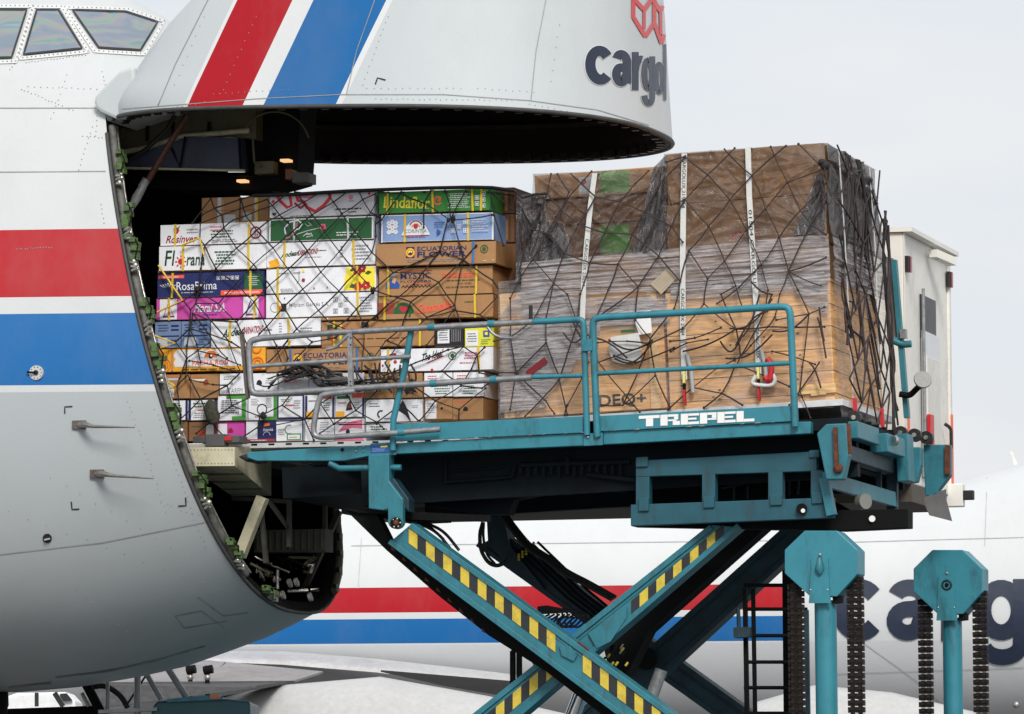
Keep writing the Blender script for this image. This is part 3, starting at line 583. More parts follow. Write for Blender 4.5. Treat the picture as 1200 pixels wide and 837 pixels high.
mb = MB(); mb.obox(A_(398, 599, 1.0), A_(357, 690, 1.0), .05, .07, up=(0, 1, 0), m=mat('brown_strut', (.06, .045, .032), .6, var=.3))
mb.build('bay_strut', jet)
mb = MB(); p0 = A_(296, 621, 0); p1 = A_(379, 646, 0); CORR = mat('corrugated_green', (.085, .09, .065), .6, var=.25)
mb.box(p0.x, p1.x, .05, .3, p1.z, p0.z, CORR)
for i in range(11): xx = p0.x + (p1.x - p0.x) * (i + .5) / 11; mb.tube([(xx, .05, p0.z - .02), (xx, .05, p1.z + .02)], .022, 6, CORR)
mb.build('corrugated_panel', jet)
mb = MB()
for i in range(26):
    x = rng.uniform(300, 365); y = rng.uniform(655, 700); t_ = rng.uniform(-.6, .3); p = A_(x, y, t_); mb.tube([p, p + Vector((rng.uniform(-.15, .15), .05, rng.uniform(-.02, .1))), p + Vector((rng.uniform(-.22, .22), .0, rng.uniform(-.1, .1)))], rng.uniform(.008, .02), 5, rng.choice([BLACKST, OLIVE, BRIGHTM, BLACKST]))
for x, y in ((338, 684), (346, 683), (330, 698), (362, 700)): mb.tube([A_(x, y, -.4), A_(x + 3, y - 1, -.4)], .045, 10, BRIGHTM)
mb.tube(path(FA, [(325, 668), (325, 690)], -.4), .015, 6, BRIGHTM); mb.build('lower_bay_fitting', jet)
# ================================================================ cartons in the nose
def board(name, c, var=.07): return mat(name, srgb(c), .72, var=var, scale=5, dirt=tuple(x * .55 for x in srgb(c)), dscale=3.5, damt=.35, bump=.12, bscale=9)
CM = {'white': board('white_carton_board', (236, 237, 242), .04), 'brown': board('brown_carton_board', (172, 128, 84)), 'dbrown': board('dark_brown_carton_board', (128, 90, 60)), 'navy': board('navy_carton_board', (30, 42, 100)),
      'pink': board('pink_carton_board', (206, 76, 170)), 'orange': board('orange_carton_board', (240, 170, 40)), 'bluegrey': board('blue_grey_carton_board', (112, 134, 172)), 'green': board('green_carton_board', (58, 140, 58)),
      'lblue': board('light_blue_carton_board', (134, 162, 208)), 'grey': board('grey_carton_board', (200, 200, 206), .04), 'black': board('black_carton_board', (30, 30, 34)), 'yellow': board('yellow_carton_board', (226, 222, 70)), 'crim': board('crimson_carton_board', (128, 20, 44))}
STY = mat('yellow_strap', srgb((222, 186, 44)), .45, var=.2); STB = mat('blue_strap', srgb((50, 110, 170)), .4, var=.15); STW = mat('white_strap', (.6, .62, .64), .4, var=.1)
crng = random.Random(11)
def carton(x0, yt, yb, x1, board_, label, specs=(), straps=(), t=-1.22, depth=.55, fr=FA, group='flower cartons stacked in the nose', skew=None, strapm=None, endm=None):
    u0, v1 = fr.loc(x0, yt, t); u1, _ = fr.loc(x1, yt, t); _, v0 = fr.loc(x0, yb, t)
    u0 += .003; u1 -= .004; v0 += .002; v1 -= .003; tj = t + crng.uniform(-.008, .016); W = u1 - u0; H = v1 - v0
    base = ((u0 + u1) / 2, t + depth / 2, v0)
    mb = MB(); b = .0
    bow = crng.uniform(.001, .006)
    # slightly bowed faces: a grid front, plain other sides
    n = 4; vs = []
    for j in range(n + 1):
        for i in range(n + 1):
            a = i / n; c = j / n; k = (4 * a * (1 - a)) * (4 * c * (1 - c)); vs.append((u0 + W * a, tj, v0 + H * c))
    mb.add(vs, [(j * (n + 1) + i, j * (n + 1) + i + 1, (j + 1) * (n + 1) + i + 1, (j + 1) * (n + 1) + i) for j in range(n) for i in range(n)], CM[board_])
    c = [(u0, tj, v0), (u1, tj, v0), (u1, tj, v1), (u0, tj, v1), (u0, tj + depth, v0), (u1, tj + depth, v0), (u1, tj + depth, v1), (u0, tj + depth, v1)]
    mb.add(c, [(0, 4, 5, 1), (2, 6, 7, 3), (0, 3, 7, 4), (4, 7, 6, 5)], CM[board_]); mb.add(c, [(1, 5, 6, 2)], CM[endm] if endm else CM[board_])
    # lid edge: a thin step along the bottom, its brown painting a shadow gap
    o = mb.build('flower_carton', None, fr, base, label=label, cat='carton', group=group)
    o.matrix_world = o.matrix_world @ Matrix.Rotation(R(crng.uniform(-.28, .28)), 4, 'Y') @ Matrix.Rotation(R(crng.uniform(-.8, .8)), 4, 'Z')
    if specs:
        mb = MB(); prints(mb, u0, v0, W, H, tj, specs, PMAT); mb.build('print', o)
    for sx in straps:
        su = fr.loc(sx, (yt + yb) / 2, t)[0]; sw = .011; le = crng.uniform(-.012, .012); mb = MB(); tt = tj - .012
        mb.add([(su - sw, tt, v0 - .002), (su + sw, tt, v0 - .002), (su + sw + le, tt, v1 + .004), (su - sw + le, tt, v1 + .004), (su - sw + le, tj + depth * .8, v1 + .004), (su + sw + le, tj + depth * .8, v1 + .004)], [(0, 1, 2, 3), (3, 2, 5, 4)], strapm or STY)
        mb.build('strap', o)
    mb = MB(); mb.box(u0 - .001, u1 + .001, tj - .003, tj + .02, v0, v0 + .006, board('carton_shadow_gap', (90, 70, 50))); mb.build('lid_edge_shadow', o)
    return o
def hole(x, y, r=.11, c='black'): return ('p', [(x + r * math.cos(R(a)) * .8, y + r * math.sin(R(a)) * (1.6 if a < 181 else .5)) for a in range(0, 360, 30)], c)
SM = lambda x, y, w_, h_, c='grey', n=4: ('l', x, y, w_, h_, c, n)
# column left
carton(236, 232, 264, 281, 'brown', 'plain brown carton with white tape at the back of the top left row', [('r', .42, 0, .10, 1, 'lgrey'), ('r', .52, .1, .07, .8, 'tan'), ('r', .60, .05, .3, .3, 'lgrey'), ('r', 0, .5, 1, .02, 'brownred')], t=-.95)
carton(281.5, 231, 262, 315, 'brown', 'plain brown carton with a yellow band beside the red swirl carton', [('r', .50, 0, .14, 1, 'lgrey'), ('r', .1, .1, .3, .3, 'lgrey'), ('r', 0, .5, 1, .02, 'brownred')], [301], t=-.95)
carton(187.5, 263.5, 289, 313, 'white', 'white carton with dark red script, directly on the white carton with green script', [('t', 'Rosinver', .05, .14, .30, .36, 'dred', .35, .018), ('f', .15, .72, .16, 'red'), ('p', [(.15, .8), (.19, .96), (.17, .78)], 'green'), SM(.24, .55, .12, .28, 'grey', 2), SM(.47, .62, .14, .3, 'rose', 2), SM(.47, .3, .22, .4, 'green', 3), SM(.45, .1, .30, .16, 'grey', 2), ('o', .90, .5, .26, .07, 'dred', 0, 360), ('t', 'm', .885, .36, .035, .26, 'dred')], [205, 292])
carton(186.5, 289.5, 319, 312.5, 'white', 'white carton lettered in dark green script with a red sun for its o', [('t', 'Fl', .05, .22, .10, .62, 'dgreen', .15, .01), ('c', .205, .38, .13, 'red')] + [('s', [(.205 + .032 * math.cos(a * .785), .38 + .17 * math.sin(a * .785)), (.205 + .052 * math.cos(a * .785), .38 + .26 * math.sin(a * .785))], .05, 'red') for a in range(8)] + [('t', 'rana', .26, .22, .17, .34, 'dgreen', .15, .01), SM(.52, .2, .21, .6, 'green', 5)], [215, 292])
carton(185.5, 316, 321, 311, 'brown', 'thin brown tray edge between the green script carton and the navy carton', [], t=-1.19)
carton(184.5, 321, 350, 310, 'navy', 'navy blue carton with white serif name and petal fan emblem', [('r', .01, .80, .24, .13, 'hi'), ('l', .03, .82, .2, .09, 'white', 1), ('t', 'RosaPrima', .18, .30, .38, .34, 'white', 0, .004), SM(.2, .16, .36, .08, 'lgrey', 1)] + [('p', [(.10 + .012 * a, .42), (.10 + .025 * a - .006, .62 - .03 * abs(a)), (.10 + .025 * a + .008, .62 - .03 * abs(a))], 'white') for a in range(-3, 4)] + [('i', .56, .68, .15, 'white', 5), ('r', .82, .22, .17, .68, 'green'), SM(.85, .4, .11, .42, 'lgrey', 5), ('r', .60, .04, .39, .2, 'hi'), ('t', 'www.rosaprima.com', .63, .07, .33, .13, 'white', 0, .01)], [202, 294])
carton(183, 350, 376, 309.5, 'pink', 'bright pink carton with white script and white dress shapes at both ends', [('r', .03, .03, .16, .94, 'white'), ('r', .81, .03, .14, .94, 'white'), ('p', [(.06, .12), (.09, .55), (.11, .85), (.13, .55), (.17, .12)], 'pink'), ('p', [(.075, .2), (.1, .6), (.11, .75), (.12, .6), (.155, .2)], 'white'), ('r', .06, .14, .11, .06, 'purple'), ('p', [(.83, .12), (.85, .5), (.88, .85), (.9, .5), (.935, .12)], 'purple'), ('p', [(.845, .2), (.87, .55), (.88, .7), (.895, .55), (.92, .2)], 'white'), ('t', 'Floral S.A.', .35, .32, .30, .42, 'white', .4, .02), SM(.42, .16, .2, .12, 'purple', 1)], [198.5, 298])
carton(181, 377, 409, 212, 'bluegrey', 'blue grey carton end with printed boxes, at the left end of its row', [('l', .08, .62, .5, .3, 'navy', 3), ('r', .62, .8, .3, .07, 'navy'), ('r', .62, .66, .3, .06, 'navy'), ('r', .06, .44, .88, .04, 'navy'), ('r', .12, .06, .36, .34, 'lgrey'), SM(.6, .1, .3, .25, 'navy', 3)])
carton(212.5, 376.5, 408.5, 246, 'bluegrey', 'blue grey carton end between its twin and the white script carton', [('l', .08, .62, .45, .3, 'navy', 3), ('r', .62, .8, .3, .07, 'navy'), ('r', .62, .66, .3, .06, 'navy'), ('r', .06, .44, .88, .04, 'navy'), ('r', .1, .08, .42, .32, 'lgrey'), SM(.6, .1, .3, .25, 'navy', 3)])
carton(247, 376, 408.5, 375.5, 'white', 'long white carton with slanted green and red script, under the pink carton', [('t', 'Andean', .10, .36, .21, .30, 'dgreen', .4, .03, .12), ('t', 'CARNATIONS', .29, .48, .19, .26, 'dred', .4, .03, .06), SM(.47, .56, .09, .12, 'black', 1), SM(.62, .5, .03, .4, 'grey', 4), SM(.8, .3, .15, .4, 'grey', 4)], [269, 339])
carton(183.5, 409.5, 437, 311, 'orange', 'orange carton with a white wavy panel and a sunrise emblem', [('p', [(.17, .22), (.155, .4), (.175, .55), (.155, .7), (.18, .94), (.86, .94), (.86, .2)], 'white'), ('o', .07, .3, .28, .05, 'dorange', -60, 200), ('o', .07, .3, .17, .05, 'dorange', -60, 200), ('o', .07, .3, .07, .05, 'dorange', 0, 360), ('o', .07, .9, .2, .05, 'dorange', 150, 380), ('r', .135, .05, .02, .85, 'tan'), ('p', [(.44, .62)] + [(.50 + .06 * math.cos(R(a)), .60 + .3 * math.sin(R(a))) for a in range(0, 181, 20)], 'dorange'), ('c', .5, .66, .10, 'black'), ('c', .505, .68, .05, 'white'), ('t', 'PACHA ROSI', .33, .28, .33, .2, 'hi', 0, 0), ('l', .22, .06, .6, .08, 'black', 1), ('o', .93, .3, .26, .05, 'dorange', 0, 360), ('o', .93, .3, .14, .05, 'dorange', 0, 360), ('o', .92, .95, .2, .05, 'dorange', 180, 360)], [])
ECU = [('r', .25, .30, .055, .5, 'navy'), ('o', .277, .55, .17, .08, 'orange', 0, 360), ('o', .277, .55, .07, .07, 'yellow', 0, 200), ('t', 'ECUATORIAN', .33, .58, .43, .22, 'dblue', 0, .008), ('t', 'FLOWER', .33, .28, .43, .26, 'dblue', 0, .022), SM(.25, .08, .5, .12, 'grey', 2), ('o', .92, .58, .16, .03, 'green', 0, 360), ('c', .92, .58, .08, 'green')]
carton(312, 409.5, 437, 445, 'brown', 'brown carton with navy lettering, between the orange carton and the white carton with red hearts', ECU, [341, 419], strapm=STB)
carton(446, 409.5, 437, 579, 'white', 'white carton with black underlined script and red heart shapes', [('t', 'The Ideal', .37, .42, .19, .34, 'black', .4, .03, .22), ('s', [(.41, .36), (.56, .66)], .05, 'red'), ('c', .09, .66, .14, 'red'), ('c', .12, .72, .12, 'dred'), ('c', .13, .45, .08, 'red'), ('p', [(.17, .4), (.20, .8), (.22, .4)], 'green'), ('c', .02, .3, .05, 'red'), ('o', .64, .66, .17, .03, 'green', 0, 360), ('c', .64, .66, .09, 'green'), SM(.74, .5, .14, .34, 'rose', 3), SM(.70, .3, .2, .1, 'rose', 1), ('c', .46, .06, .06, 'red')], [456, 562.5])
# middle column
carton(316, 227, 256.5, 439, 'grey', 'pale grey carton with a large looping red brush swirl', [('s', [(.06, 1), (.10, .7), (.17, .42), (.21, .5), (.2, .8), (.18, 1)], .13, 'red'), ('s', [(.26, 1), (.27, .7), (.33, .62), (.36, .4), (.44, .22), (.52, .45), (.58, .75), (.58, 1)], .14, 'red'), ('s', [(.27, .9), (.4, .8), (.46, 1)], .12, 'rose'), ('s', [(.24, .6), (.3, .38), (.35, .55)], .10, 'dred'), ('c', .035, .68, .07, 'red'), ('c', .955, .86, .06, 'red'), ('f', .78, .74, .11, 'rose'), SM(.75, .55, .08, .1, 'grey', 1), SM(.60, .22, .36, .14, 'black', 1), SM(.74, .12, .12, .08, 'black', 1), ('p', [(.02, .22), (.07, .22), (.045, .08)], 'black'), SM(.18, .04, .3, .06, 'black', 1)])
carton(315, 257, 284.5, 438.5, 'white', 'white edged dark green carton with a curly pink outlined initial and a rose', [('r', .015, .05, .97, .9, 'green'), ('s', [(.16, .16), (.20, .2), (.26, .5), (.27, .82)], .06, 'rose'), ('s', [(.16, .34), (.15, .6), (.2, .86), (.28, .92), (.32, .76), (.29, .55), (.22, .48)], .06, 'white'), ('s', [(.17, .32), (.16, .6), (.21, .84)], .03, 'purple'), ('s', [(.24, .28), (.36, .44), (.48, .56)], .035, 'lgrey'), ('f', .52, .6, .16, 'rose'), ('f', .52, .6, .08, 'red'), ('s', [(.35, .76), (.37, .66), (.41, .7), (.38, .82)], .03, 'lgrey'), ('s', [(.33, .22), (.37, .36), (.41, .22), (.36, .18)], .03, 'white'), ('s', [(.36, .28), (.41, .34), (.42, .2)], .03, 'white'), SM(.64, .17, .26, .22, 'white', 2)], [345, 409], strapm=STW)
carton(312, 285, 314.5, 439.5, 'white', 'white carton with slanted green and red script and an orange note stuck on its left', [('t', 'Andean', .13, .38, .17, .22, 'dgreen', .4, .03, .1), ('t', 'CARNATIONS', .285, .46, .19, .22, 'dred', .4, .03, .06), SM(.47, .6, .10, .1, 'black', 1), SM(.35, .36, .2, .06, 'grey', 1), SM(.68, .3, .03, .55, 'grey', 4), SM(.78, .2, .18, .66, 'grey', 5), ('p', [(.035, .12), (.015, -.02), (.125, .06), (.10, .38), (.02, .26)], 'orange')], [333, 414.5])
carton(311.5, 315, 345, 440, 'white', 'white carton with red roses on a yellow panel at its right end', [('p', [(.71, .06), (.715, .5), (.735, .97), (.99, .97), (.99, .06)], 'yellow'), ('f', .835, .82, .22, 'red'), ('f', .875, .9, .18, 'dred'), ('f', .84, .2, .2, 'red'), ('f', .91, .24, .2, 'red'), ('p', [(.76, .85), (.79, .95), (.82, .86), (.78, .8)], 'green'), ('p', [(.9, .72), (.93, .82), (.965, .76), (.93, .66)], 'green'), ('p', [(.76, .18), (.78, .32), (.82, .26), (.8, .14)], 'green'), ('s', [(.3, .9), (.3, .5), (.28, .4)], .02, 'green'), ('f', .34, .52, .08, 'dred'), ('f', .34, .88, .06, 'yellow'), SM(.11, .78, .1, .08, 'green', 1), SM(.24, .78, .08, .08, 'green', 1), ('c', .44, .18, .03, 'dred'), ('c', .56, .2, .03, 'dred'), SM(.12, .06, .17, .16, 'grey', 2)], [325, 419])
carton(311, 345.5, 373.5, 441, 'white', 'white carton with thin serif lettering and a row of pictograms', [('t', 'Milplam Garcés S.A.', .21, .42, .36, .22, 'grey', 0, .01), ('o', .08, .46, .2, .03, 'grey', 0, 360), ('r', .135, .28, .05, .34, 'black'), ('c', .125, .42, .10, 'dorange'), ('i', .61, .62, .2, 'grey', 1), ('i', .705, .62, .2, 'grey', 1), ('i', .655, .4, .18, 'grey', 1), ('i', .61, .14, .2, 'grey', 1), ('i', .705, .14, .2, 'grey', 1), SM(.84, .15, .13, .7, 'grey', 6), ('c', .17, .85, .03, 'black')], [326, 419])
carton(312, 374, 378, 441, 'brown', 'thin brown tray edge under the white carton with pictograms', [('r', .4, .1, .02, .8, 'white'), ('r', .55, .1, .02, .8, 'white')], t=-1.20)
carton(376.5, 377.5, 408.5, 508, 'brown', 'brown carton lettered in red under the white carton with pictograms', [('t', 'Pisabamba', .17, .58, .40, .24, 'hi', 0, .004), ('r', .05, .3, .09, .6, 'dgreen'), ('f', .09, .64, .14, 'red'), ('f', .1, .36, .13, 'red'), ('r', .16, .05, .02, .9, 'yellow'), SM(.3, .30, .6, .06, 'black', 1)], [391.5, 491.5])
# right column
carton(443.5, 225, 251, 574, 'green', 'bright green carton with yellow brush script on top of the right stack', [('t', 'Lindaflor', .04, .28, .42, .55, 'yellow', .12, .012, -.12), ('o', .53, .52, .17, .07, 'hi', 30, 330), ('f', .545, .55, .08, 'hi'), SM(.62, .14, .2, .72, 'white', 8), SM(.36, .16, .1, .05, 'white', 1), ('i', .92, .66, .2, 'white', 1), ('i', .92, .4, .2, 'white', 1), ('i', .92, .12, .2, 'white', 1), ('i', .865, .5, .2, 'white', 1), ('i', .865, .22, .2, 'white', 1)], [453.5, 507, 553.5, 563], endm='green', depth=.42)
carton(446, 252.5, 285, 578, 'lblue', 'light blue carton with a white hydrangea and a fan emblem', [('r', 0, 0, 1, .035, 'white'), ('r', 0, .965, 1, .035, 'white'), ('r', 0, 0, .012, 1, 'white'), ('r', .985, 0, .015, 1, 'white')] + [('f', .07 + .03 * (i % 3), .38 + .16 * (i // 3) + .05 * (i % 2), .10, 'white') for i in range(9)] + [('p', [(.18, .24), (.22, .55), (.27, .75), (.31, .8), (.35, .75), (.40, .55), (.44, .24)], 'white'), ('o', .31, .52, .24, .05, 'brownred', 20, 160), ('o', .31, .5, .15, .04, 'tan', 10, 170), ('c', .31, .56, .09, 'red'), ('t', 'CORINTIA', .21, .32, .2, .14, 'grey', 0, .01), SM(.2, .16, .22, .1, 'red', 1), ('i', .625, .6, .16, 'white', 1), ('i', .625, .28, .16, 'white', 1), ('i', .735, .6, .16, 'white', 1), ('i', .735, .28, .16, 'white', 1), ('i', .68, .44, .15, 'white', 1), SM(.8, .3, .16, .5, 'lgrey', 6), SM(.47, .5, .1, .25, 'blue', 2), ('p', [(.5, .2), (.5, .46), (.54, .34)], 'blue')], [474, 548], endm='lblue', depth=.42)
carton(441, 286.5, 313, 582, 'brown', 'wide lidded brown carton with navy lettering under the light blue carton', [('r', .25, .34, .07, .5, 'navy'), ('o', .285, .58, .17, .08, 'orange', 0, 360), ('o', .285, .58, .07, .07, 'yellow', 0, 200), ('t', 'ECUATORIAN', .345, .64, .41, .2, 'dblue', 0, .01), ('t', 'FLOWER', .345, .36, .41, .25, 'dblue', 0, .025), SM(.25, .14, .5, .14, 'grey', 2), ('o', .905, .66, .17, .04, 'green', 0, 360), ('c', .905, .66, .09, 'green'), ('r', .9, .12, .02, .02, 'white'), ('r', .97, .14, .02, .02, 'white')], [555], t=-1.26, depth=.58, strapm=STB)
carton(444, 315, 348, 578, 'brown', 'brown carton with dark blue capitals, a blue robed figure and a zigzag line', [('t', 'MYSTIC', .19, .60, .27, .22, 'dblue', 0, .014), ('t', 'FLOWERS', .19, .47, .27, .08, 'dblue', 0, 0), ('r', .19, .87, .28, .04, 'brownred'), ('w', .2, .27, .26, .08, 'black', 8), SM(.24, .4, .22, .05, 'hi', 1), ('p', [(.06, .28), (.065, .5), (.1, .62), (.15, .6), (.185, .42), (.18, .28)], 'blue'), ('c', .13, .72, .12, 'grey'), ('p', [(.115, .5), (.13, .66), (.16, .62), (.14, .44)], 'skin'), ('i', .56, .62, .15, 'hi', 6), SM(.59, .48, .3, .06, 'black', 1), ('t', 'Quito - Ecuador', .70, .36, .12, .07, 'black'), SM(.59, .24, .28, .06, 'black', 1)], [456, 558.5])
carton(443.5, 348.5, 375.5, 578, 'brown', 'brown carton with slanted red script and a heart in a green arch', [('r', 0, .25, .14, .5, 'brownred'), ('p', [(.135, .25)] + [(.22 + .09 * math.cos(R(a)), .25 + .5 * math.sin(R(a))) for a in range(180, -1, -15)], 'green'), ('c', .205, .5, .09, 'red'), ('c', .235, .5, .09, 'red'), ('p', [(.175, .48), (.265, .48), (.22, .28)], 'red'), ('s', [(.27, .1), (.29, .4), (.28, .6)], .08, 'green'), ('t', 'Cananvalle', .34, .22, .30, .42, 'hi', .3, .012, .18), SM(.75, .66, .1, .1, 'green', 1), SM(.7, .16, .2, .06, 'tan', 1)], [451, 557])
carton(509.5, 378.5, 407, 543.5, 'black', 'black slotted carton end with a white label, beside the yellow one', [('r', .08, .15, .42, .7, 'white'), SM(.12, .25, .34, .5, 'black', 5), ('r', .55, .9, .25, .1, 'red')] + [('r', .58 + .06 * i, .2, .02, .6, 'grey') for i in range(6)])
carton(544.5, 378, 407.5, 579, 'yellow', 'bright yellow carton end with a white label', [('r', .04, .06, .42, .62, 'white'), SM(.08, .2, .34, .4, 'black', 4), ('r', .64, .4, .22, .26, 'blue'), ('r', .70, .48, .1, .12, 'yellow'), SM(.55, .1, .35, .24, 'lgreen', 3), ('r', .2, .94, .15, .06, 'red')])
# end-on cartons, lower rows
def lab(c1='grey', c2='green'): return [('r', .06, .06, .88, .88, 'white'), ('l', .10, .5, .55, .4, c1, 5), ('l', .10, .12, .75, .3, c2, 3)]
def end(x0, yt, yb, x1, b, label, s, t=-1.22): carton(x0, yt, yb, x1, b, label, s, t=t, depth=1.0)
end(190.5, 439, 468, 222, 'brown', 'brown carton end with white label and orange line, leftmost under the orange carton', [('r', .05, .76, .5, .1, 'lgrey'), ('l', .05, .86, .55, .08, 'dorange', 1), ('r', .08, .08, .32, .34, 'white'), ('r', .08, .48, .3, .18, 'lgrey')])
end(222.5, 438.5, 467.5, 256, 'brown', 'brown carton end with a curved hand slot, second from left under the orange carton', [('r', .05, .72, .5, .08, 'white'), ('l', .05, .84, .5, .1, 'dorange', 1), hole(.55, .6, .12, 'brownred'), SM(.6, .3, .3, .06, 'tan', 1)])
end(257, 438, 463, 288.5, 'white', 'white carton end with grey pencilled capitals', [SM(.1, .7, .6, .2, 'green', 2), hole(.45, .5, .07, 'grey'), ('t', 'STARFM', .25, .06, .62, .24, 'grey', .1), SM(.1, .35, .25, .2, 'grey', 2)])
end(289, 437.5, 463, 325, 'white', 'white carton end with a dark hand slot, right of the one with grey capitals', [hole(.4, .5, .12), SM(.6, .5, .3, .3, 'grey', 3), SM(.1, .1, .6, .15, 'grey', 2)])
end(325.5, 437, 462.5, 361, 'grey', 'pale grey carton end behind the left half of the bundled net', [SM(.1, .5, .7, .4, 'rose', 4)])
end(361.5, 437, 462.5, 392, 'grey', 'pale grey carton end behind the middle of the bundled net', [SM(.1, .5, .7, .4, 'grey', 4)])
end(392.5, 437, 462, 426, 'grey', 'pale grey carton end behind the right end of the bundled net', [('r', .5, .1, .35, .5, 'white'), SM(.1, .1, .3, .3, 'grey', 2)])
end(427, 438, 468, 461, 'brown', 'brown carton end with a white sticker on its left, under the white carton with hearts', [('r', .06, .3, .4, .55, 'white'), SM(.1, .75, .5, .15, 'black', 2), SM(.5, .2, .3, .1, 'tan', 1)])
end(461.5, 437.5, 467.5, 495, 'brown', 'brown carton end with a ragged dark tear', [SM(.1, .8, .5, .12, 'lgrey', 1), ('p', [(.35, .3), (.5, .6), (.62, .8), (.8, .62), (.7, .4), (.85, .2), (.6, .3), (.45, .12)], 'black'), hole(.2, .45, .08)])
end(496.5, 437, 466, 530, 'white', 'white carton end with red top line, left one of the pair under the black script', [SM(.08, .72, .5, .2, 'red', 2), SM(.35, .1, .6, .4, 'green', 4)])
end(530.5, 436.5, 466, 567, 'white', 'white carton end with red top line, right one of the pair under the black script', [SM(.08, .72, .5, .2, 'red', 2), SM(.3, .1, .5, .4, 'green', 4)])
end(192, 469.5, 493.5, 220, 'white', 'white carton end with green printing and blue right edge, leftmost of its row', [('r', .9, 0, .1, 1, 'navy'), SM(.15, .6, .6, .3, 'green', 3), hole(.5, .45, .09), SM(.2, .1, .6, .2, 'lgreen', 2)])
end(220.5, 469, 493.5, 255, 'white', 'white carton end framed in blue with a red line, next to the olive net pouch', [('r', 0, 0, .08, 1, 'navy'), ('r', .88, 0, .12, 1, 'navy'), SM(.15, .62, .6, .3, 'green', 2), SM(.3, .45, .3, .14, 'red', 1), SM(.15, .12, .6, .3, 'grey', 3)])
end(256, 464, 494, 289.5, 'white', 'white carton end bordered green at its right, directly above the pink carton end', [('r', .85, 0, .15, 1, 'lgreen'), ('r', .5, .02, .4, .16, 'lgreen'), ('r', .3, .88, .6, .12, 'lgreen')] + [('r', .1 + .18 * i, .3, .12, .5, 'lgrey') for i in range(4)] + [SM(.1, .3, .7, .55, 'black', 7)])
end(290, 463.5, 493.5, 324, 'white', 'white carton end bordered green with a round hand slot', [('r', .88, 0, .12, 1, 'lgreen'), ('r', .5, .02, .4, .13, 'lgreen'), SM(.08, .6, .3, .3, 'grey', 4), SM(.6, .5, .25, .4, 'grey', 5), ('o', .48, .45, .2, .04, 'black', 0, 360), SM(.2, .12, .4, .15, 'black', 2)])
end(324.5, 463, 491, 357, 'white', 'white carton end framed in blue with red and green printing', [('r', 0, .02, .05, .96, 'navy'), ('r', .93, .02, .07, .96, 'navy'), ('r', 0, 0, 1, .05, 'navy'), ('r', 0, .95, 1, .05, 'navy'), SM(.12, .7, .4, .15, 'green', 2), SM(.3, .5, .35, .14, 'red', 1), SM(.6, .4, .3, .4, 'grey', 4)])
end(357.5, 463, 490.5, 392, 'white', 'white carton end with an orange patch low left and a red patch top right', [('r', 0, .02, .07, .96, 'navy'), ('r', .93, .02, .07, .96, 'navy'), ('r', .04, .04, .3, .24, 'orange'), ('r', .6, .82, .36, .2, 'hi'), SM(.1, .7, .3, .1, 'black', 1), SM(.62, .3, .3, .4, 'green', 4)])
end(392.5, 462.5, 490, 427, 'white', 'white carton end with a torn brown hole, a red patch and an orange patch', [('r', .93, .02, .07, .96, 'navy'), ('r', .02, .04, .3, .24, 'orange'), ('r', .58, .85, .4, .2, 'hi'), ('p', [(.36, .3), (.42, .6), (.52, .75), (.56, .5), (.6, .35)], 'black'), ('p', [(.42, .4), (.5, .68), (.54, .42)], 'brownred'), ('r', .05, .82, .45, .12, 'green'), SM(.1, .6, .3, .1, 'red', 1), SM(.62, .4, .25, .3, 'grey', 3)])
end(428, 468.5, 495.5, 461, 'white', 'white carton end with green printing and a dark half round slot', [SM(.08, .66, .5, .22, 'green', 2), ('o', .55, .35, .15, .07, 'black', 60, 250), SM(.65, .1, .3, .12, 'blue', 1)])
end(461.5, 468, 495, 495.5, 'white', 'white carton end with a dark leaf shaped rag hanging over it', [SM(.6, .6, .3, .15, 'grey', 2), ('p', [(.1, .55), (.3, .98), (.42, .7), (.55, .2), (.6, -.05), (.4, .3)], 'black')])
end(497, 467, 492.5, 530, 'brown', 'brown carton end with a wide white label, beside the lowest right corner', [('r', .03, .05, .4, .85, 'white'), SM(.07, .3, .32, .5, 'grey', 5), hole(.62, .5, .06)])
end(530.5, 466.5, 492.5, 567, 'brown', 'brown carton end at the lowest right corner with a dark oblong slot', [SM(.08, .78, .45, .14, 'hi', 2), hole(.42, .45, .10), SM(.6, .3, .3, .1, 'tan', 1)])
end(195, 494.5, 517.5, 220, 'dbrown', 'dark brown carton end with a black hand hole in the lowest row', [hole(.3, .55, .18), SM(.4, .2, .4, .1, 'black', 1)])
end(220.5, 494.5, 517.5, 253.5, 'dbrown', 'dark brown carton end with red round print and a white label in the lowest row', [('c', .45, .35, .28, 'brownred'), ('r', .62, .3, .28, .55, 'white'), SM(.1, .7, .4, .15, 'green', 1)])
end(254, 494.5, 518, 287, 'pink', 'bright pink carton end with a white label in the lowest row', [('r', .05, .3, .32, .62, 'white'), hole(.5, .5, .12, 'dred')])
end(287.5, 494, 518, 322, 'white', 'navy and white carton end with a red lettered bottom edge', [('r', .4, .1, .6, .9, 'navy'), ('r', 0, 0, 1, .12, 'red'), ('r', .62, .72, .2, .18, 'dorange'), ('t', 'Esmeralda', .6, .52, .34, .14, 'white', .2), ('o', .72, .3, .18, .03, 'lgrey', 0, 180), ('l', .1, .02, .8, .08, 'white', 1)])
end(322.5, 492, 518, 357, 'white', 'white carton end framed in blue with a red and green label, in the lowest row', [('r', 0, 0, .05, 1, 'navy'), ('r', .95, 0, .05, 1, 'navy'), ('r', 0, .93, 1, .06, 'navy'), ('o', .5, .55, .2, .06, 'grey', 60, 300), ('r', .42, .06, .5, .3, 'lgreen'), ('r', .46, .1, .42, .2, 'white'), ('l', .5, .14, .3, .1, 'red', 1), SM(.1, .3, .3, .3, 'grey', 3)])
end(357.5, 491.5, 518, 392, 'white', 'plain white carton end with faint printing in the lowest row', [SM(.1, .55, .35, .3, 'rose', 3), SM(.5, .4, .4, .5, 'grey', 5)])
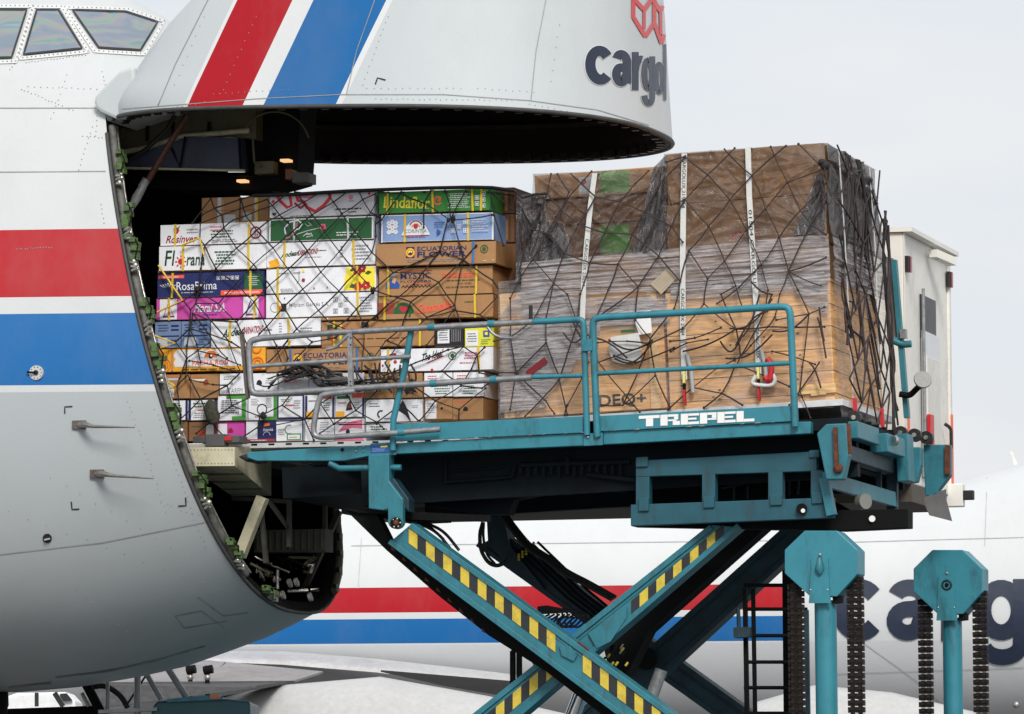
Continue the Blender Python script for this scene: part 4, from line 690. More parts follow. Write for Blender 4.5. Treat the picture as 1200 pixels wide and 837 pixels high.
end(392.5, 491, 518, 427, 'white', 'white carton end washed with pink in the lowest row', [('p', [(.1, .4), (.3, .75), (.6, .9), (.95, .95), (.95, .55), (.6, .6)], 'rose'), ('r', 0, 0, 1, .2, 'rose'), SM(.05, .7, .9, .2, 'dred', 2), hole(.45, .4, .09)])
end(428, 496, 509, 461, 'white', 'low white carton end with green capitals behind the grey rail stub', [SM(.08, .3, .7, .5, 'green', 2)])
# stack behind at the right
for i, (y0, y1) in enumerate(((221, 252), (252.5, 286))): carton(548, y0, y1, 603 + i, 'dbrown', ('dark brown carton at the very top, behind the green carton', 'dark brown carton behind the light blue carton')[i], t=-.72, depth=.8, specs=[('r', .8, .1, .06, .7, 'tan'), ('r', .90, .05, .012, .9, 'black')])
carton(575, 286, 330, 605, 'dbrown', 'dark brown carton beside the black gap, behind the wide lidded carton', t=-.72, depth=.8)
for i, y in enumerate((331, 368, 405, 442)): carton(540, y, y + 36, 590, 'dbrown', ('dark brown carton fourth from the top of the rear stack', 'dark brown carton hidden behind the yellow carton', 'dark brown carton in the gap behind the white carton with hearts', 'dark brown carton at the foot of the rear stack')[i], t=-.4, depth=.9)
# pallet base
u0, v0 = FA.loc(186, 521.5, -1.2); u1, _ = FA.loc(592, 515, -1.2)
mb = MB(); mb.box(u0 - .04, u1 + .05, -1.27, 1.2, v0 - .055, v0 - .008); 
for i in range(20): mb.box(u0 + .1 + i * (u1 - u0) / 20, u0 + .16 + i * (u1 - u0) / 20, -1.275, -1.265, v0 - .03, v0 - .014, BLACKST)
mb.build('pallet', None, FA, ((u0 + u1) / 2, 0, v0 - .05), m=mat('pallet_aluminium', (.68, .69, .69), .45, .25, var=.15), label='flat aluminium pallet under the flower cartons in the nose', cat='pallet')
# dark inner stacks so that the load is solid behind the outer cartons
k = 0
for x0 in (200, 262, 324):
    for y0, y1, nm in ((265, 330, 'upper'), (331, 395, 'middle'), (396, 458, 'lower'), (459, 515, 'bottom')):
        k += 1; carton(x0, y0, y1, x0 + 60, 'dbrown', 'brown carton in the %s tier of the core behind the %s outer cartons' % (nm, {200: 'leftmost', 262: 'left', 324: 'middle'}[x0]), t=-.12 if True else 0, depth=1.1, group='core cartons behind the outer rows')

# ================================================================ the net over the cartons
def net_obj(fr, edges, t, mt, name, label, parent=None, r=.0070, knots=True, extra=None, sag=.006, seed=1, tf=None):
    rg = random.Random(seed); mb = MB(); seen = {}
    def nodeP(x, y):
        k = (round(x / 2.5), round(y / 2.5))
        if k not in seen:
            tt = tf(x, y) if tf else t
            seen[k] = fr.P(x, y, tt) + Vector((0, rg.uniform(-.012, .006), 0))
        return seen[k]
    for e in edges:
        pts = [nodeP(*p) for p in e]
        for a, b in zip(pts, pts[1:]):
            L_ = (b - a).length
            if L_ < 1e-4: continue
            n = max(2, int(L_ / .09)); off = Vector((rg.uniform(-1, 1), 0, rg.uniform(-1, .4))) * sag * min(3, L_ * 4)
            q = [a + (b - a) * (i / n) + off * math.sin(math.pi * i / n) + Vector((rg.uniform(-.002, .002), 0, rg.uniform(-.002, .002))) * (0 < i < n) for i in range(n + 1)]
            rr = r * rg.uniform(.78, 1.15); mb.tube(q, rr, 5, mt, caps=False)
    if knots:
        for p in seen.values(): mb.ball(p, r * rg.uniform(1.5, 2.2), mt, 6)
    if extra: extra(mb)
    return mb.build(name, parent, fr if parent is None else None, (edges and tuple(fr.P(*edges[0][0], t))) if parent is None else None, m=mt, label=label, cat='net' if parent is None else None)
N1 = [[(235, 262), (260, 252), (281, 245), (313, 234)], [(235, 262), (234, 280), (240, 287.5)], [(237, 252), (251, 244), (281, 234), (300, 229)], [(225, 262), (247, 232.5), (251, 244), (260, 252), (262.5, 267)], [(282, 233), (281, 256)],
 [(282.5, 235), (288, 253), (300.6, 270)], [(262.5, 267), (273, 258), (288, 253), (319, 241)], [(262.5, 267), (240, 287.5)], [(262.5, 267), (277, 291), (300.6, 270), (315, 259)], [(300.6, 270), (320, 290.6)], [(240, 287.5), (253, 315)], [(277, 291), (253, 315)], [(277, 291), (297, 310), (320, 290.6)],
 [(240, 287.5), (235.6, 315), (232, 341)], [(336, 227.5), (319, 241), (327.5, 252)], [(313, 234), (319, 241)], [(315, 259), (327.5, 252), (355, 237.5), (373, 227)], [(349, 227), (355, 237.5), (366, 252)], [(327.5, 252), (338, 261), (346, 275), (360, 294)], [(366, 252), (351, 264), (328, 284), (320, 290.6)],
 [(366, 252), (390.6, 237), (407.5, 224)], [(383, 225.6), (390.6, 237), (400.6, 250.6)], [(366, 252), (381, 272), (398, 295)], [(400.6, 250.6), (381, 272), (360, 294)], [(400.6, 250.6), (425, 234), (444, 225)], [(419, 223), (425, 234), (434, 249)], [(400.6, 250.6), (416, 271), (436, 296)], [(434, 249), (416, 271), (398, 295)],
 [(434, 249), (441, 237.5), (444, 225)], [(434, 249), (441, 252), (440, 277), (436, 296)], [(320, 290.6), (337.5, 315.6)], [(360, 294), (337.5, 315.6), (316, 334)], [(360, 294), (376, 319)], [(398, 295), (376, 319)], [(398, 295), (417.5, 319)], [(436, 296), (417.5, 319)], [(436, 296), (460.5, 319.5)],
 [(337.5, 315.6), (355, 339)], [(376, 319), (355, 339)], [(376, 319), (397, 341)], [(417.5, 319), (397, 341)], [(417.5, 319), (439, 340.6)], [(316, 334), (332.5, 360)], [(355, 339), (332.5, 360)], [(355, 339), (373, 364)], [(397, 341), (373, 364)], [(397, 341), (418, 362.5)], [(439, 340.6), (418, 362.5)], [(332.5, 360), (312.5, 383)], [(332.5, 360), (348, 385.6)], [(373, 364), (348, 385.6)],
 [(373, 364), (386, 377.5), (407.5, 387)], [(418, 362.5), (407.5, 374), (392, 385)], [(418, 362.5), (427, 381), (455, 357)], [(427, 381), (426, 405)], [(348, 385.6), (332.5, 405)], [(348, 385.6), (365.6, 401)], [(407.5, 387), (392, 396), (365.6, 401)], [(312.5, 383), (304, 391), (295, 404)], [(312.5, 383), (324, 405)],
 [(253, 315), (277, 332.5)], [(253, 315), (239, 333), (232, 341)], [(277, 332.5), (297, 310)], [(277, 332.5), (297.5, 354)], [(277, 332.5), (256, 356)], [(229, 356), (256, 356)], [(256, 356), (277.5, 377.5)], [(277.5, 377.5), (297.5, 354), (316, 334)], [(297.5, 354), (312.5, 383)], [(297, 310), (316, 334)], [(232, 341), (229, 356), (223, 363)], [(232, 341), (215, 352.5), (184, 366)], [(232, 341), (256, 356)],
 [(215, 352.5), (223, 363)], [(229, 356), (247.5, 376)], [(226, 367.5), (247.5, 376), (277.5, 377.5)], [(226, 367.5), (222.5, 385), (206, 401)], [(223, 363), (222.5, 385)], [(222.5, 385), (219, 405), (219, 420)], [(222.5, 385), (231, 404), (235, 425)], [(222.5, 385), (244, 391), (271, 401), (285, 410)], [(247.5, 376), (267.5, 399), (282, 436)], [(226, 367.5), (252.5, 405), (266, 420)], [(277.5, 377.5), (284, 391), (290, 405)],
 [(204, 400), (219, 420)], [(219, 420), (232, 411), (245, 402)], [(219, 420), (207, 453), (211.5, 491.6), (211.5, 515)], [(207, 453), (218, 441)], [(211.5, 491.6), (235.6, 468), (266.6, 452), (282, 436.5)], [(219, 420), (218, 436), (235.6, 468)], [(222, 423), (250, 428), (282, 436.5)], [(232, 411), (255, 416), (282, 428)], [(266.6, 452), (272, 476), (253, 487)], [(272, 476), (290, 467)], [(272, 476), (304, 488)], [(304, 488), (330.6, 475)],
 [(222, 445), (250, 451), (266.6, 452)], [(235.6, 468), (247, 494), (263, 512)], [(247, 494), (230, 508)], [(304, 488), (303, 500), (280, 515)], [(330.6, 475), (342, 461)], [(330.6, 475), (357, 491.6), (368, 516)], [(303, 502), (357, 491.6)], [(357, 491.6), (372, 475), (387, 466)], [(391, 497), (376, 474)], [(391, 497), (417, 481), (442, 458)], [(417, 481), (407, 463)], [(417, 481), (442, 495), (450, 503)], [(391, 497), (375, 508)], [(391, 497), (442, 497)], [(442, 495), (462, 480)],
 [(310, 429), (337, 400)], [(332.5, 405), (337, 420), (333, 438)], [(324, 405), (330, 425)], [(365.6, 401), (345, 423)], [(426, 405), (424, 436)], [(407.5, 387), (420, 400), (436, 418)], [(480, 450), (510.5, 470), (538, 480), (569, 455)], [(492, 493), (510.5, 470), (540, 452)], [(519, 435), (531, 445)], [(540, 452), (553, 432), (559, 416)], [(543, 406), (559, 416), (568, 407)], [(559, 416), (562, 437), (575, 440)], [(540, 452), (565, 455), (572, 450)], [(543, 406), (518, 435)], [(543, 406), (525, 410), (487, 425), (450, 440)],
 [(538, 480), (538, 492)], [(475, 478), (490, 493)], [(447, 225), (470, 227), (497, 238), (525, 256.5)], [(470, 225), (447, 258), (441, 262)], [(497, 238), (505, 224)], [(497, 238), (497, 267)], [(528, 257), (546, 223)], [(522, 224), (527, 240), (528, 257)], [(531, 258), (577, 252)], [(525, 257), (516, 294), (485, 333)], [(531, 258), (540, 290), (543, 304.5), (577, 328.5)], [(543, 304.5), (558, 288)], [(543, 304.5), (514, 331)], [(543, 304.5), (532.5, 358)],
 [(516, 294), (460.5, 319.5), (438, 340)], [(485, 333), (466, 349)], [(516, 294), (543, 304.5)], [(574, 223), (579, 253), (590, 288)], [(575, 222), (600, 245), (612, 255)], [(460.5, 319.5), (495, 320), (514, 331)], [(514, 331), (481.5, 354), (470, 385), (452, 400)], [(514, 331), (532.5, 358)], [(532.5, 358), (540, 378)], [(438, 340), (466, 349), (481.5, 354), (500, 372)], [(466, 349), (455, 358), (437, 375)], [(500, 372), (532.5, 358)], [(500, 372), (532, 364), (562.5, 369), (577, 379)], [(532.5, 363), (500, 405)],
 [(562.5, 369), (585, 345), (583, 337), (577, 328.5)], [(452, 400), (436, 422)], [(455, 357), (466, 349)], [(500, 372), (470, 400), (452, 425)], [(455, 400), (480, 410)]]
TOPR = [(296, 229), (349, 227), (407, 223.5), (444, 222), (500, 220), (550, 219), (577, 219.5), (603, 223)]
def net1x(mb):
    mb.tube([FA.P(x, y, -1.28) for x, y in TOPR], .014, 6, NETM)
    mb.tube([FA.P(x, y + 1.6, -1.25) for x, y in TOPR], .010, 6, NETM)
    rg = random.Random(5)
    for i in range(11):    # top of the net running back over the load
        x = 320 + i * 25; a = FA.P(x, 225, -1.26); mb.tube([a, a + Vector((.12, .5, .015)), a + Vector((-.1, 1.2, .01))], .008, 5, NETM)
    for (x, y) in ((232, 341), (309, 487), (427, 381), (439, 340.6), (529, 257)):
        c_ = FA.P(x, y, -1.27)
        for k in range(5): mb.ball(c_ + Vector((rg.uniform(-.025, .025), rg.uniform(-.02, .01), rg.uniform(-.02, .03))), .022, NETM, 6)
net1 = net_obj(FA, N1, -1.28, NETM, 'cargo_net', 'black diamond mesh cargo net stretched over the flower cartons', extra=net1x, seed=4)
# bundled slack of the net, pouch, yellow tie straps
rg = random.Random(9); mb = MB()
for i in range(24):
    x = rg.uniform(296, 400); pts = []
    for k in range(7): pts.append(FA.P(x + k * rg.uniform(6, 17), 445 + 9 * math.sin((x + k * 12) / 22.0 + 1) + rg.uniform(-9, 8), -1.33 + rg.uniform(-.04, .03)))
    mb.tube(rpath(pts, .1, 3), rg.uniform(.007, .014), 5, NETM if i % 3 else mat('grey_net_cord', (.10, .095, .09), .7, var=.5, scale=20))
for i in range(12):
    x = 415 + i * 6; mb.tube(rpath([FA.P(x, rg.uniform(425, 432), -1.33), FA.P(x + rg.uniform(-6, 14), 440, -1.34), FA.P(x + rg.uniform(-4, 18), rg.uniform(448, 462), -1.33)], .08, 3), rg.uniform(.007, .012), 5, NETM)
mb.build('net_bundle', net1)
mb = MB(); mb.tube([FA.P(*p, -1.34) for p in ((250, 470), (246, 478), (250, 490), (251, 496))], [.05, .075, .075, .05], 8, mat('olive_pouch', (.045, .045, .03), .85, var=.6, scale=25, bump=.4)); mb.build('pouch', net1)
mb = MB()
for e in ([(185.6, 311), (214, 352), (184, 366)], [(212, 288), (234, 279), (239, 299)], [(191, 444), (205, 453)], [(190, 456), (204, 454)], [(180, 393), (205, 402), (182, 410)], [(182, 466), (190, 462)]):
    mb.tube([FA.P(x, y, -1.3) for x, y in e], .011, 5, STY)
mb.build('yellow_tie', net1)
# ================================================================ the loader
LO = thing('cargo_loader', 'teal scissor lift loader raised to the aircraft nose, with railings and striped arms', 'cargo loader', FL, (1.0, 1.6, 0))
L = FL
def lprism(pts, t0, t1, m=TEAL, mb=None): mb = mb or MB(); mb.prism(poly(L, pts, t0), t0, t1, m); return mb
def rivrow(mb, a, b, n, t, r=.012, m=BRIGHTM):
    for i in range(n): mb.ball(L.P(a[0] + (b[0] - a[0]) * i / max(1, n - 1), a[1] + (b[1] - a[1]) * i / max(1, n - 1), t), r, m, 6)
# platform side beams
mb = lprism([(464, 519.5), (690, 507), (690, 522), (464, 532)], .0, .12); lprism([(707, 505.5), (934, 494.5), (950, 494), (950, 508), (707, 521)], .0, .12, TEAL, mb); mb.build('side_beam', LO, bevel=.006)
mb = lprism([(464, 497.5), (683, 488), (683, 507), (464, 517.5)], -.03, .0); mb.build('toe_board', LO, bevel=.003)
tb = lprism([(702, 487.5), (929, 475.5), (932, 493.5), (704, 505.5)], -.03, .0).build('toe_board', LO, bevel=.003)
mb = MB(); rg = random.Random(21)
for i in range(22):    # chipped edge between toe board and beam
    f = i / 22 + rg.uniform(-.01, .01); x = 470 + 455 * f; y = 518.3 - 24.2 * f
    if rg.random() < .7: mb.add(path(L, [(x, y), (x + rg.uniform(3, 9), y - .4), (x + 6, y - 1.6)], -.034), [(0, 1, 2)], BRIGHTM)
mb.build('bare_metal_chips', LO)
# block lettering on the toe board
mb = MB(); x0, y0, x1, y1 = 748.5, 500.5, 883, 494
def blk(a, b, c, d): # unit rectangles: a..c across 0..27, b..d up 0..5
    def pt(u, v_): f = u / 27; return L.P(x0 + (x1 - x0) * f, (y0 - 0.2) + (y1 - y0) * f - v_ * 2.55, -.036)
    mb.add([pt(a, b), pt(c, b), pt(c, d), pt(a, d)], [(0, 1, 2, 3)], WHITEP)
for r_ in ((0, 3.6, 4.9, 5), (1.7, 0, 3.4, 3.55), (5.1, 0, 6.8, 5), (6.85, 3.9, 9.3, 5), (8.3, 2.5, 9.3, 3.85), (6.85, 1.9, 8.9, 2.7), (8.0, 0, 9.7, 1.85), (9.9, 0, 11.6, 5), (11.65, 3.9, 14.2, 5), (11.65, 2.1, 13.6, 3), (11.65, 0, 14.2, 1.2), (14.4, 0, 16.1, 5), (16.15, 3.9, 18.3, 5), (17.2, 2.5, 18.3, 3.85), (16.15, 1.6, 18.3, 2.4), (18.5, 0, 20.2, 5), (20.25, 3.9, 22.8, 5), (20.25, 2.1, 22.2, 3), (20.25, 0, 22.8, 1.2), (23, 0, 24.7, 5), (24.75, 0, 27.2, 1.3)): blk(*r_)
mb.build('lettering', tb)
mb = lprism([(684, 508.5), (706, 507), (706, 521.5), (684, 522.5)], -.04, -.005); rivrow(mb, (689, 512.5), (699, 512), 2, -.045, .016); mb.build('gate_bracket', LO)
# nose arm reaching into the aircraft
mb = lprism([(289.5, 530), (434, 521.5), (464, 520), (464, 532), (434, 534), (403, 540), (300, 540), (289.5, 536)], .0, .10); mb.build('nose_arm', LO, bevel=.005)
mb = lprism([(278, 535), (300, 529), (300, 540), (288, 541)], .1, .5, BLACK); mb.build('nose_buffer', LO, bevel=.02)
mb = lprism([(434, 520), (464, 518), (464, 533), (434, 535)], -.012, .0); rivrow(mb, (417, 524), (426, 524), 2, -.01, .01); rivrow(mb, (417, 529), (426, 529), 2, -.01, .01); rivrow(mb, (401, 527), (459, 521), 2, -.012, .018, BLACKST); mb.build('hinge_plate', LO)
mb = MB(); mb.add(path(L, [(434.5, 522.5), (455.5, 521.5), (455.5, 530), (434.5, 531)], -.018), [(0, 1, 2, 3)], PMAT('blue')); mb.add(path(L, [(446, 522.8), (454, 522.3), (454, 524), (446, 524.5)], -.021), [(0, 1, 2, 3)], PMAT('yellow'))
for i in range(3): mb.add(path(L, [(436, 525.6 + i * 1.6), (452 - i, 524.9 + i * 1.6), (452 - i, 525.5 + i * 1.6), (436, 526.2 + i * 1.6)], -.021), [(0, 1, 2, 3)], PMAT('lblue'))
mb.build('information_plate', LO)
# deck, rollers, cross members, inner frames (shade painted into their dark colours)
def dk(px, py, t): return L.P(px, py, t)
u_l, v_d = L.loc(440, 520, 0); u_r, _ = L.loc(990, 496, 0)
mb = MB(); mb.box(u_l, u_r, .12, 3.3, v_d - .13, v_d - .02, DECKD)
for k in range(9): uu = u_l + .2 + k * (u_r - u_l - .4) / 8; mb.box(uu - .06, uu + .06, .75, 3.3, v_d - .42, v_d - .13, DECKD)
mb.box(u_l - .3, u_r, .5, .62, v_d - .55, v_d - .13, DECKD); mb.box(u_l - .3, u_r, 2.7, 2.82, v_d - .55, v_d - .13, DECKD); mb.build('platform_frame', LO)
mb = MB()
for t in [.55 + .36 * k for k in range(7)]:
    mb.box(u_l - .9, u_r, t - .03, t + .03, v_d - .10, v_d + .015, BLACKST)
mb.build('roller_track', LO)
mb = MB(); mb.box(L.loc(330, 540, .9)[0], u_l, .9, 3.2, v_d - .40, v_d - .10, DECKD); mb.tube(path(L, [(386, 543), (398, 549), (470, 548)], .02), .03, 8, TEALM); mb.build('bridge_frame', LO)
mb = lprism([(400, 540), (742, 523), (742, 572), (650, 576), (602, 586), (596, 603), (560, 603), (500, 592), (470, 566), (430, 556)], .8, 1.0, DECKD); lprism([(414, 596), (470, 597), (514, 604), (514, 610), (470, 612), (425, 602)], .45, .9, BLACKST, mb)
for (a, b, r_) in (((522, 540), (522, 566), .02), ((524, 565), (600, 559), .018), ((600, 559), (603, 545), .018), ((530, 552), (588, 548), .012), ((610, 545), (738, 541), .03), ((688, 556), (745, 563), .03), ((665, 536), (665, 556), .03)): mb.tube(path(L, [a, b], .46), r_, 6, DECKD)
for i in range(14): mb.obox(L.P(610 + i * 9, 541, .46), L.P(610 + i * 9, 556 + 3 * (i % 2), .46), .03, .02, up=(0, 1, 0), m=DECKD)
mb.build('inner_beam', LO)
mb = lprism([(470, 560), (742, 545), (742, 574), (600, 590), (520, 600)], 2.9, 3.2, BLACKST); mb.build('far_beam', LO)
mb = MB(); mb.add(path(L, [(400, 596), (440, 598), (575, 604), (575, 612), (480, 609), (462, 603), (420, 601)], .3) + path(L, [(400, 596), (440, 598), (575, 604), (575, 612), (480, 609), (462, 603), (420, 601)], .8), [(0, 1, 2, 3, 4, 5, 6), (7, 8, 9, 10, 11, 12, 13)] + [(i, (i + 1) % 7, (i + 1) % 7 + 7, i + 7) for i in range(7)], BLACKST); mb.build('hinge_beam', LO)
# window frame girder
GIRD = mat('girder_teal', srgb((22, 80, 94)), .5, var=.2, scale=3, dirt=srgb((40, 48, 44)), dscale=3, damt=.7, streak=(3, 3, .6))  # darker copy of the loader teal, the deck's shade painted into it
O_ = [(739, 540), (957, 529), (975, 607), (739, 616.5)]
mb = MB()
for pts in ([(745, 540), (957, 529), (957, 552), (745, 559)], [(739, 591.5), (976, 583), (976, 607), (739, 616.5)], [(745, 559), (761, 558.5), (761, 591), (745, 591.5)], [(822.5, 556), (838, 555), (838, 588.5), (822.5, 589)], [(900, 553), (917, 552.5), (917, 586), (900, 586.5)], [(950, 551.5), (964, 551), (964, 583.5), (950, 584)]): lprism(pts, .22, .34, GIRD, mb)
for pts in ([(748, 584), (760, 583.5), (760, 599), (748, 599.5)], [(824, 582), (837, 581.5), (837, 595), (824, 595.5)], [(902, 580), (916, 579.5), (916, 592), (902, 592.5)], [(951, 577), (964, 576.5), (964, 590), (951, 590.5)], [(745, 536), (759, 535), (759, 547), (745, 547.5)], [(948, 528), (960, 527), (960, 536), (948, 536.5)]): lprism(pts, .195, .24, GIRD, mb)
mb.build('window_girder', LO, bevel=.006)
mb = MB(); mb.cyl(L.P(939.5, 596.5, .17), L.P(939.5, 596.5, .24), .052, 20, BLACKST); mb.cyl(L.P(941, 598.5, .16), L.P(941, 598.5, .18), .020, 14, WHITEP); mb.build('pivot_pin', LO)
mb = MB(); lprism([(745, 530), (955, 520), (955, 600), (745, 605)], 1.1, 1.2, BLACKST, mb); lprism([(739, 585), (960, 577), (1000, 600), (745, 612)], 2.4, 2.5, BLACKST, mb); mb.build('girder_backing', LO)
mb = MB()
for a, b in (((770, 572), (820, 566)), ((845, 572), (895, 562)), ((860, 586), (860, 566)), ((876, 585), (876, 570)), ((925, 580), (925, 560)), ((935, 580), (936, 562))): mb.tube(path(L, [a, b], 1.0), .014, 5, TEALD)
mb.build('hydraulic_pipe', LO)
mb = lprism([(983, 598), (1064, 596.5), (1064, 618.5), (986, 622), (740, 617), (740, 612), (976, 606)], .5, .75, BLACKST); mb.build('base_rail', LO, bevel=.005)
mb = MB(); mb.cyl(L.P(1022, 608, .47), L.P(1022, 608, .5), .03, 18, WHITEP); mb.build('rail_eye', LO)
# rear end: brackets, buffers, rollers, crossbeam
mb = lprism([(957, 508), (968, 497), (992, 496), (994, 534), (988, 562), (968, 562)], -.06, .1, TEALM); mb.build('corner_bracket', LO, bevel=.012)
mb = MB(); mb.obox(L.P(979, 501, -.075), L.P(981, 548, -.075), .035, .075, up=(0, 1, 0), m=RUST); mb.ball(L.P(982, 549, -.07), .05, RUST); mb.obox(L.P(993, 497, -.03), L.P(995, 532, -.03), .05, .05, up=(0, 1, 0), m=RUST); mb.build('rubbing_strip', LO)
ue = L.loc(992, 500, .1)[0]
mb = MB(); v_e = v_d
mb.box(ue - .02, ue + .10, .15, 1.15, v_e - .22, v_e - .06, TEALM); mb.box(ue - .02, ue + .16, 1.25, 2.1, v_e - .28, v_e - .10, TEALM); mb.box(ue - .1, ue + .02, .1, 3.3, v_e - .42, v_e - .28, TEALD); mb.build('end_beam', LO, bevel=.008)
mb = MB(); mb.box(ue + .05, ue + .17, 2.2, 2.5, v_e - .5, v_e - .04, TEALM); mb.build('guide_block', LO, bevel=.008)
mb = MB()
for t, du in ((.25, .05), (2.35, .08), (2.75, .14), (3.15, .18)):
    c_ = Vector((ue + du, t, v_e - .02)); mb.cyl(c_ + Vector((0, -.04, 0)), c_ + Vector((0, .04, 0)), .065, 18, BLACK); mb.cyl(c_ + Vector((0, -.06, 0)), c_ + Vector((0, .05, 0)), .022, 10, BRIGHTM)
mb.build('end_roller', LO)
mb = MB(); c_ = Vector((ue + .17, 1.5, v_e - .16)); mb.cyl(c_ + Vector((0, -.02, 0)), c_ + Vector((.02, 0, 0)), .05, 16, BRIGHTM); mb.build('end_lamp', LO)
mb = MB(); c_ = Vector((ue - .1, 1.1, v_e - .75)); mb.cyl(c_, c_ + Vector((.06, -.05, 0)), .075, 20, mat('lamp_lens_grey', (.22, .22, .2), .3, .2)); mb.build('work_lamp', LO)
mb = MB(); mb.obox(L.P(967, 562, .15), L.P(1049, 586, 2.4), .05, .14, m=TEALM); mb.obox(L.P(966, 560, .2), L.P(975, 604, .2), .08, .12, up=(0, 1, 0), m=TEALM); mb.obox(L.P(1046, 535, 2.4), L.P(1046, 600, 2.4), .10, .10, up=(0, 1, 0), m=TEALD); mb.obox(L.P(1030, 535, 2.0), L.P(1030, 582, 2.0), .05, .05, up=(0, 1, 0), m=TEALD); mb.build('end_brace', LO)
mb = lprism([(1060, 524), (1079, 524), (1079, 545), (1074, 565), (1060, 567)], 2.6, 2.75, TEALM); mb.build('inner_corner_bracket', LO, bevel=.01); mb = lprism([(1082, 521), (1113, 521), (1113, 557), (1100, 574), (1098, 581), (1084, 581)], 3.2, 3.35, TEALM); mb.build('corner_bracket', LO, bevel=.01)
mb = MB(); mb.obox(L.P(1110.5, 522, 3.18), L.P(1110.5, 556, 3.18), .05, .05, up=(0, 1, 0), m=RUST); mb.build('rubbing_strip', LO)
mb = MB(); P1 = [(1083, 583), (1084, 592), (1089, 604)]; P2 = [(1109, 573), (1109, 585), (1116, 611)]; v_ = []
for a, b in zip(P1, P2): v_ += [L.P(*a, 3.2), L.P(*b, 3.2), L.P(*a, 3.23), L.P(*b, 3.23)]
mb.add(v_, [(0, 1, 5, 4), (4, 5, 9, 8), (2, 6, 7, 3), (6, 10, 11, 7), (0, 4, 6, 2), (4, 8, 10, 6), (1, 3, 7, 5), (5, 7, 11, 9), (0, 2, 3, 1), (8, 9, 11, 10)], mat('grey_rubber_flap', (.13, .13, .13), .6, var=.2)); mb.build('rubber_flap', LO)
mb = MB(); mb.tube(rpath(path(L, [(1052, 500), (1060, 530), (1056, 560), (1046, 570)], 2.5), .2), .012, 6, BLACK); mb.build('cable', LO)
# lamp on the upright by the load
mb = MB(); mb.obox(L.P(1048, 305, 3.1), L.P(1063, 490, 3.1), .05, .09, up=(0, 1, 0), m=TEALM); mb.obox(L.P(1038, 340, 3.15), L.P(1050, 490, 3.15), .03, .035, up=(0, 1, 0), m=TEALM); mb.prism(poly(L, [(1035, 300), (1047, 303), (1056, 398), (1040, 392)], 3.12), 3.12, 3.14, mat('dull_grey_panel', (.17, .17, .165), .5, var=.2)); mb.tube(rpath(path(L, [(1044, 398), (1058, 404), (1068, 403)], 3.05), .1), .035, 8, TEALM); mb.box(L.P(1056, 397, 3.05).x, L.P(1062, 386, 3.05).x, 3.0, 3.1, L.P(1056, 397, 3.05).z, L.P(1062, 386, 3.05).z, GALV); mb.build('rear_upright', LO)
mb = MB(); mb.tube(rpath(path(L, [(1054, 462), (1066, 464), (1072, 458), (1078, 452)], 3.0), .06), .03, 8, BLACKST); c_ = L.P(1079, 450, 2.95); q_ = c_ + Vector((.04, -.10, .03)); mb.tube([c_, q_], [.05, .09], 18, BLACKST); mb.tube([q_, q_ + (q_ - c_) * .15], [.09, .085], 18, mat('reflector_glass', (.20, .20, .19), .45, .0, var=.3, scale=20)); mb.build('flood_lamp', LO)
# railings
def rail(pts, m=TEALM, r=.027, t=-.05, name='rail', rad=.09): mb = MB(); mb.tube(rpath(path(L, pts, t), rad), r, 10, m); return mb.build(name, LO)
rail([(700, 512), (694.5, 376), (700, 372.5), (921, 359), (926, 364), (932, 500)], TEAL, .034, name='gate_rail', rad=.10)
rail([(698, 438), (927, 425.5)], TEAL, .023, name='middle_rail')
rail([(688, 510), (684, 378), (680, 374.3), (624, 377.2)], TEAL, .031, name='gate_rail', rad=.08)
rail([(624, 442), (687, 440)], TEAL, .022, name='middle_rail')
mb = MB(); mb.box(L.P(681, 412, -.1).x, L.P(694, 412, -.1).x, -.1, -.05, L.P(681, 412, -.1).z, L.P(681, 398, -.1).z, TEAL); mb.build('gate_latch', LO, bevel=.004)
rail([(624, 377.2), (392, 390), (300, 397), (291, 402), (294, 457), (299, 462.5), (450, 453), (623, 442.3)], GALV, .030, t=-.09, name='folding_rail', rad=.12)
rail([(293, 429.5), (415, 421.5), (481, 418)], GALV, .021, t=-.09, name='middle_rail')
rail([(416, 458.5), (380, 462), (374, 466), (366, 506), (372, 513.5), (450, 508.5), (516, 503)], GALV, .028, t=-.13, name='folding_rail', rad=.14)
mb = MB(); mb.obox(L.P(410.5, 391, -.1), L.P(411.5, 457, -.1), .045, .05, up=(0, 1, 0), m=GALV)
for y in (396, 404, 447, 452): mb.ball(L.P(410.8, y, -.13), .008, BLACK, 6)
mb.tube(path(L, [(408, 393), (394, 407), (382, 410)], -.12), .018, 6, GALV); mb.build('rail_post', LO)
mb = MB(); mb.obox(L.P(283.5, 392, -.04), L.P(290.5, 467, -.04), .03, .06, up=(0, 1, 0), m=mat('brown_batten', (.09, .075, .062), .6, var=.3)); mb.build('rail_batten', LO)
mb = MB(); mb.tube(path(L, [(482, 386), (475, 430), (461, 492), (460.5, 528)], -.03), .031, 10, TEAL); mb.build('slanting_post', LO)
mb = MB()
for x, y, r_, t in ((506, 383.6, .037, -.09), (576, 379.8, .037, -.09), (508, 449.5, .036, -.09), (578.5, 445, .036, -.09), (470.5, 506.8, .035, -.13)): a = L.P(x - 3.6, y, t); b = L.P(x + 3.6, y - .3, t); mb.cyl(a, b, r_, 14, TEAL)
mb.build('rail_collar', LO)
mb = MB(); mb.cyl(L.P(622, 374, -.09), L.P(622, 358, -.09), .018, 10, BLACK); mb.build('locking_handle', LO)
mb = MB(); mb.tube(rpath(path(L, [(571, 383), (578, 392), (588, 396), (600, 396)], -.1), .05), .015, 6, GALV); mb.build('rail_hook', LO)
mb = MB(); mb.obox(L.P(443, 509.5, -.02), L.P(456, 509, -.02), .02, .03, m=WHITEP); mb.build('white_chock', LO)
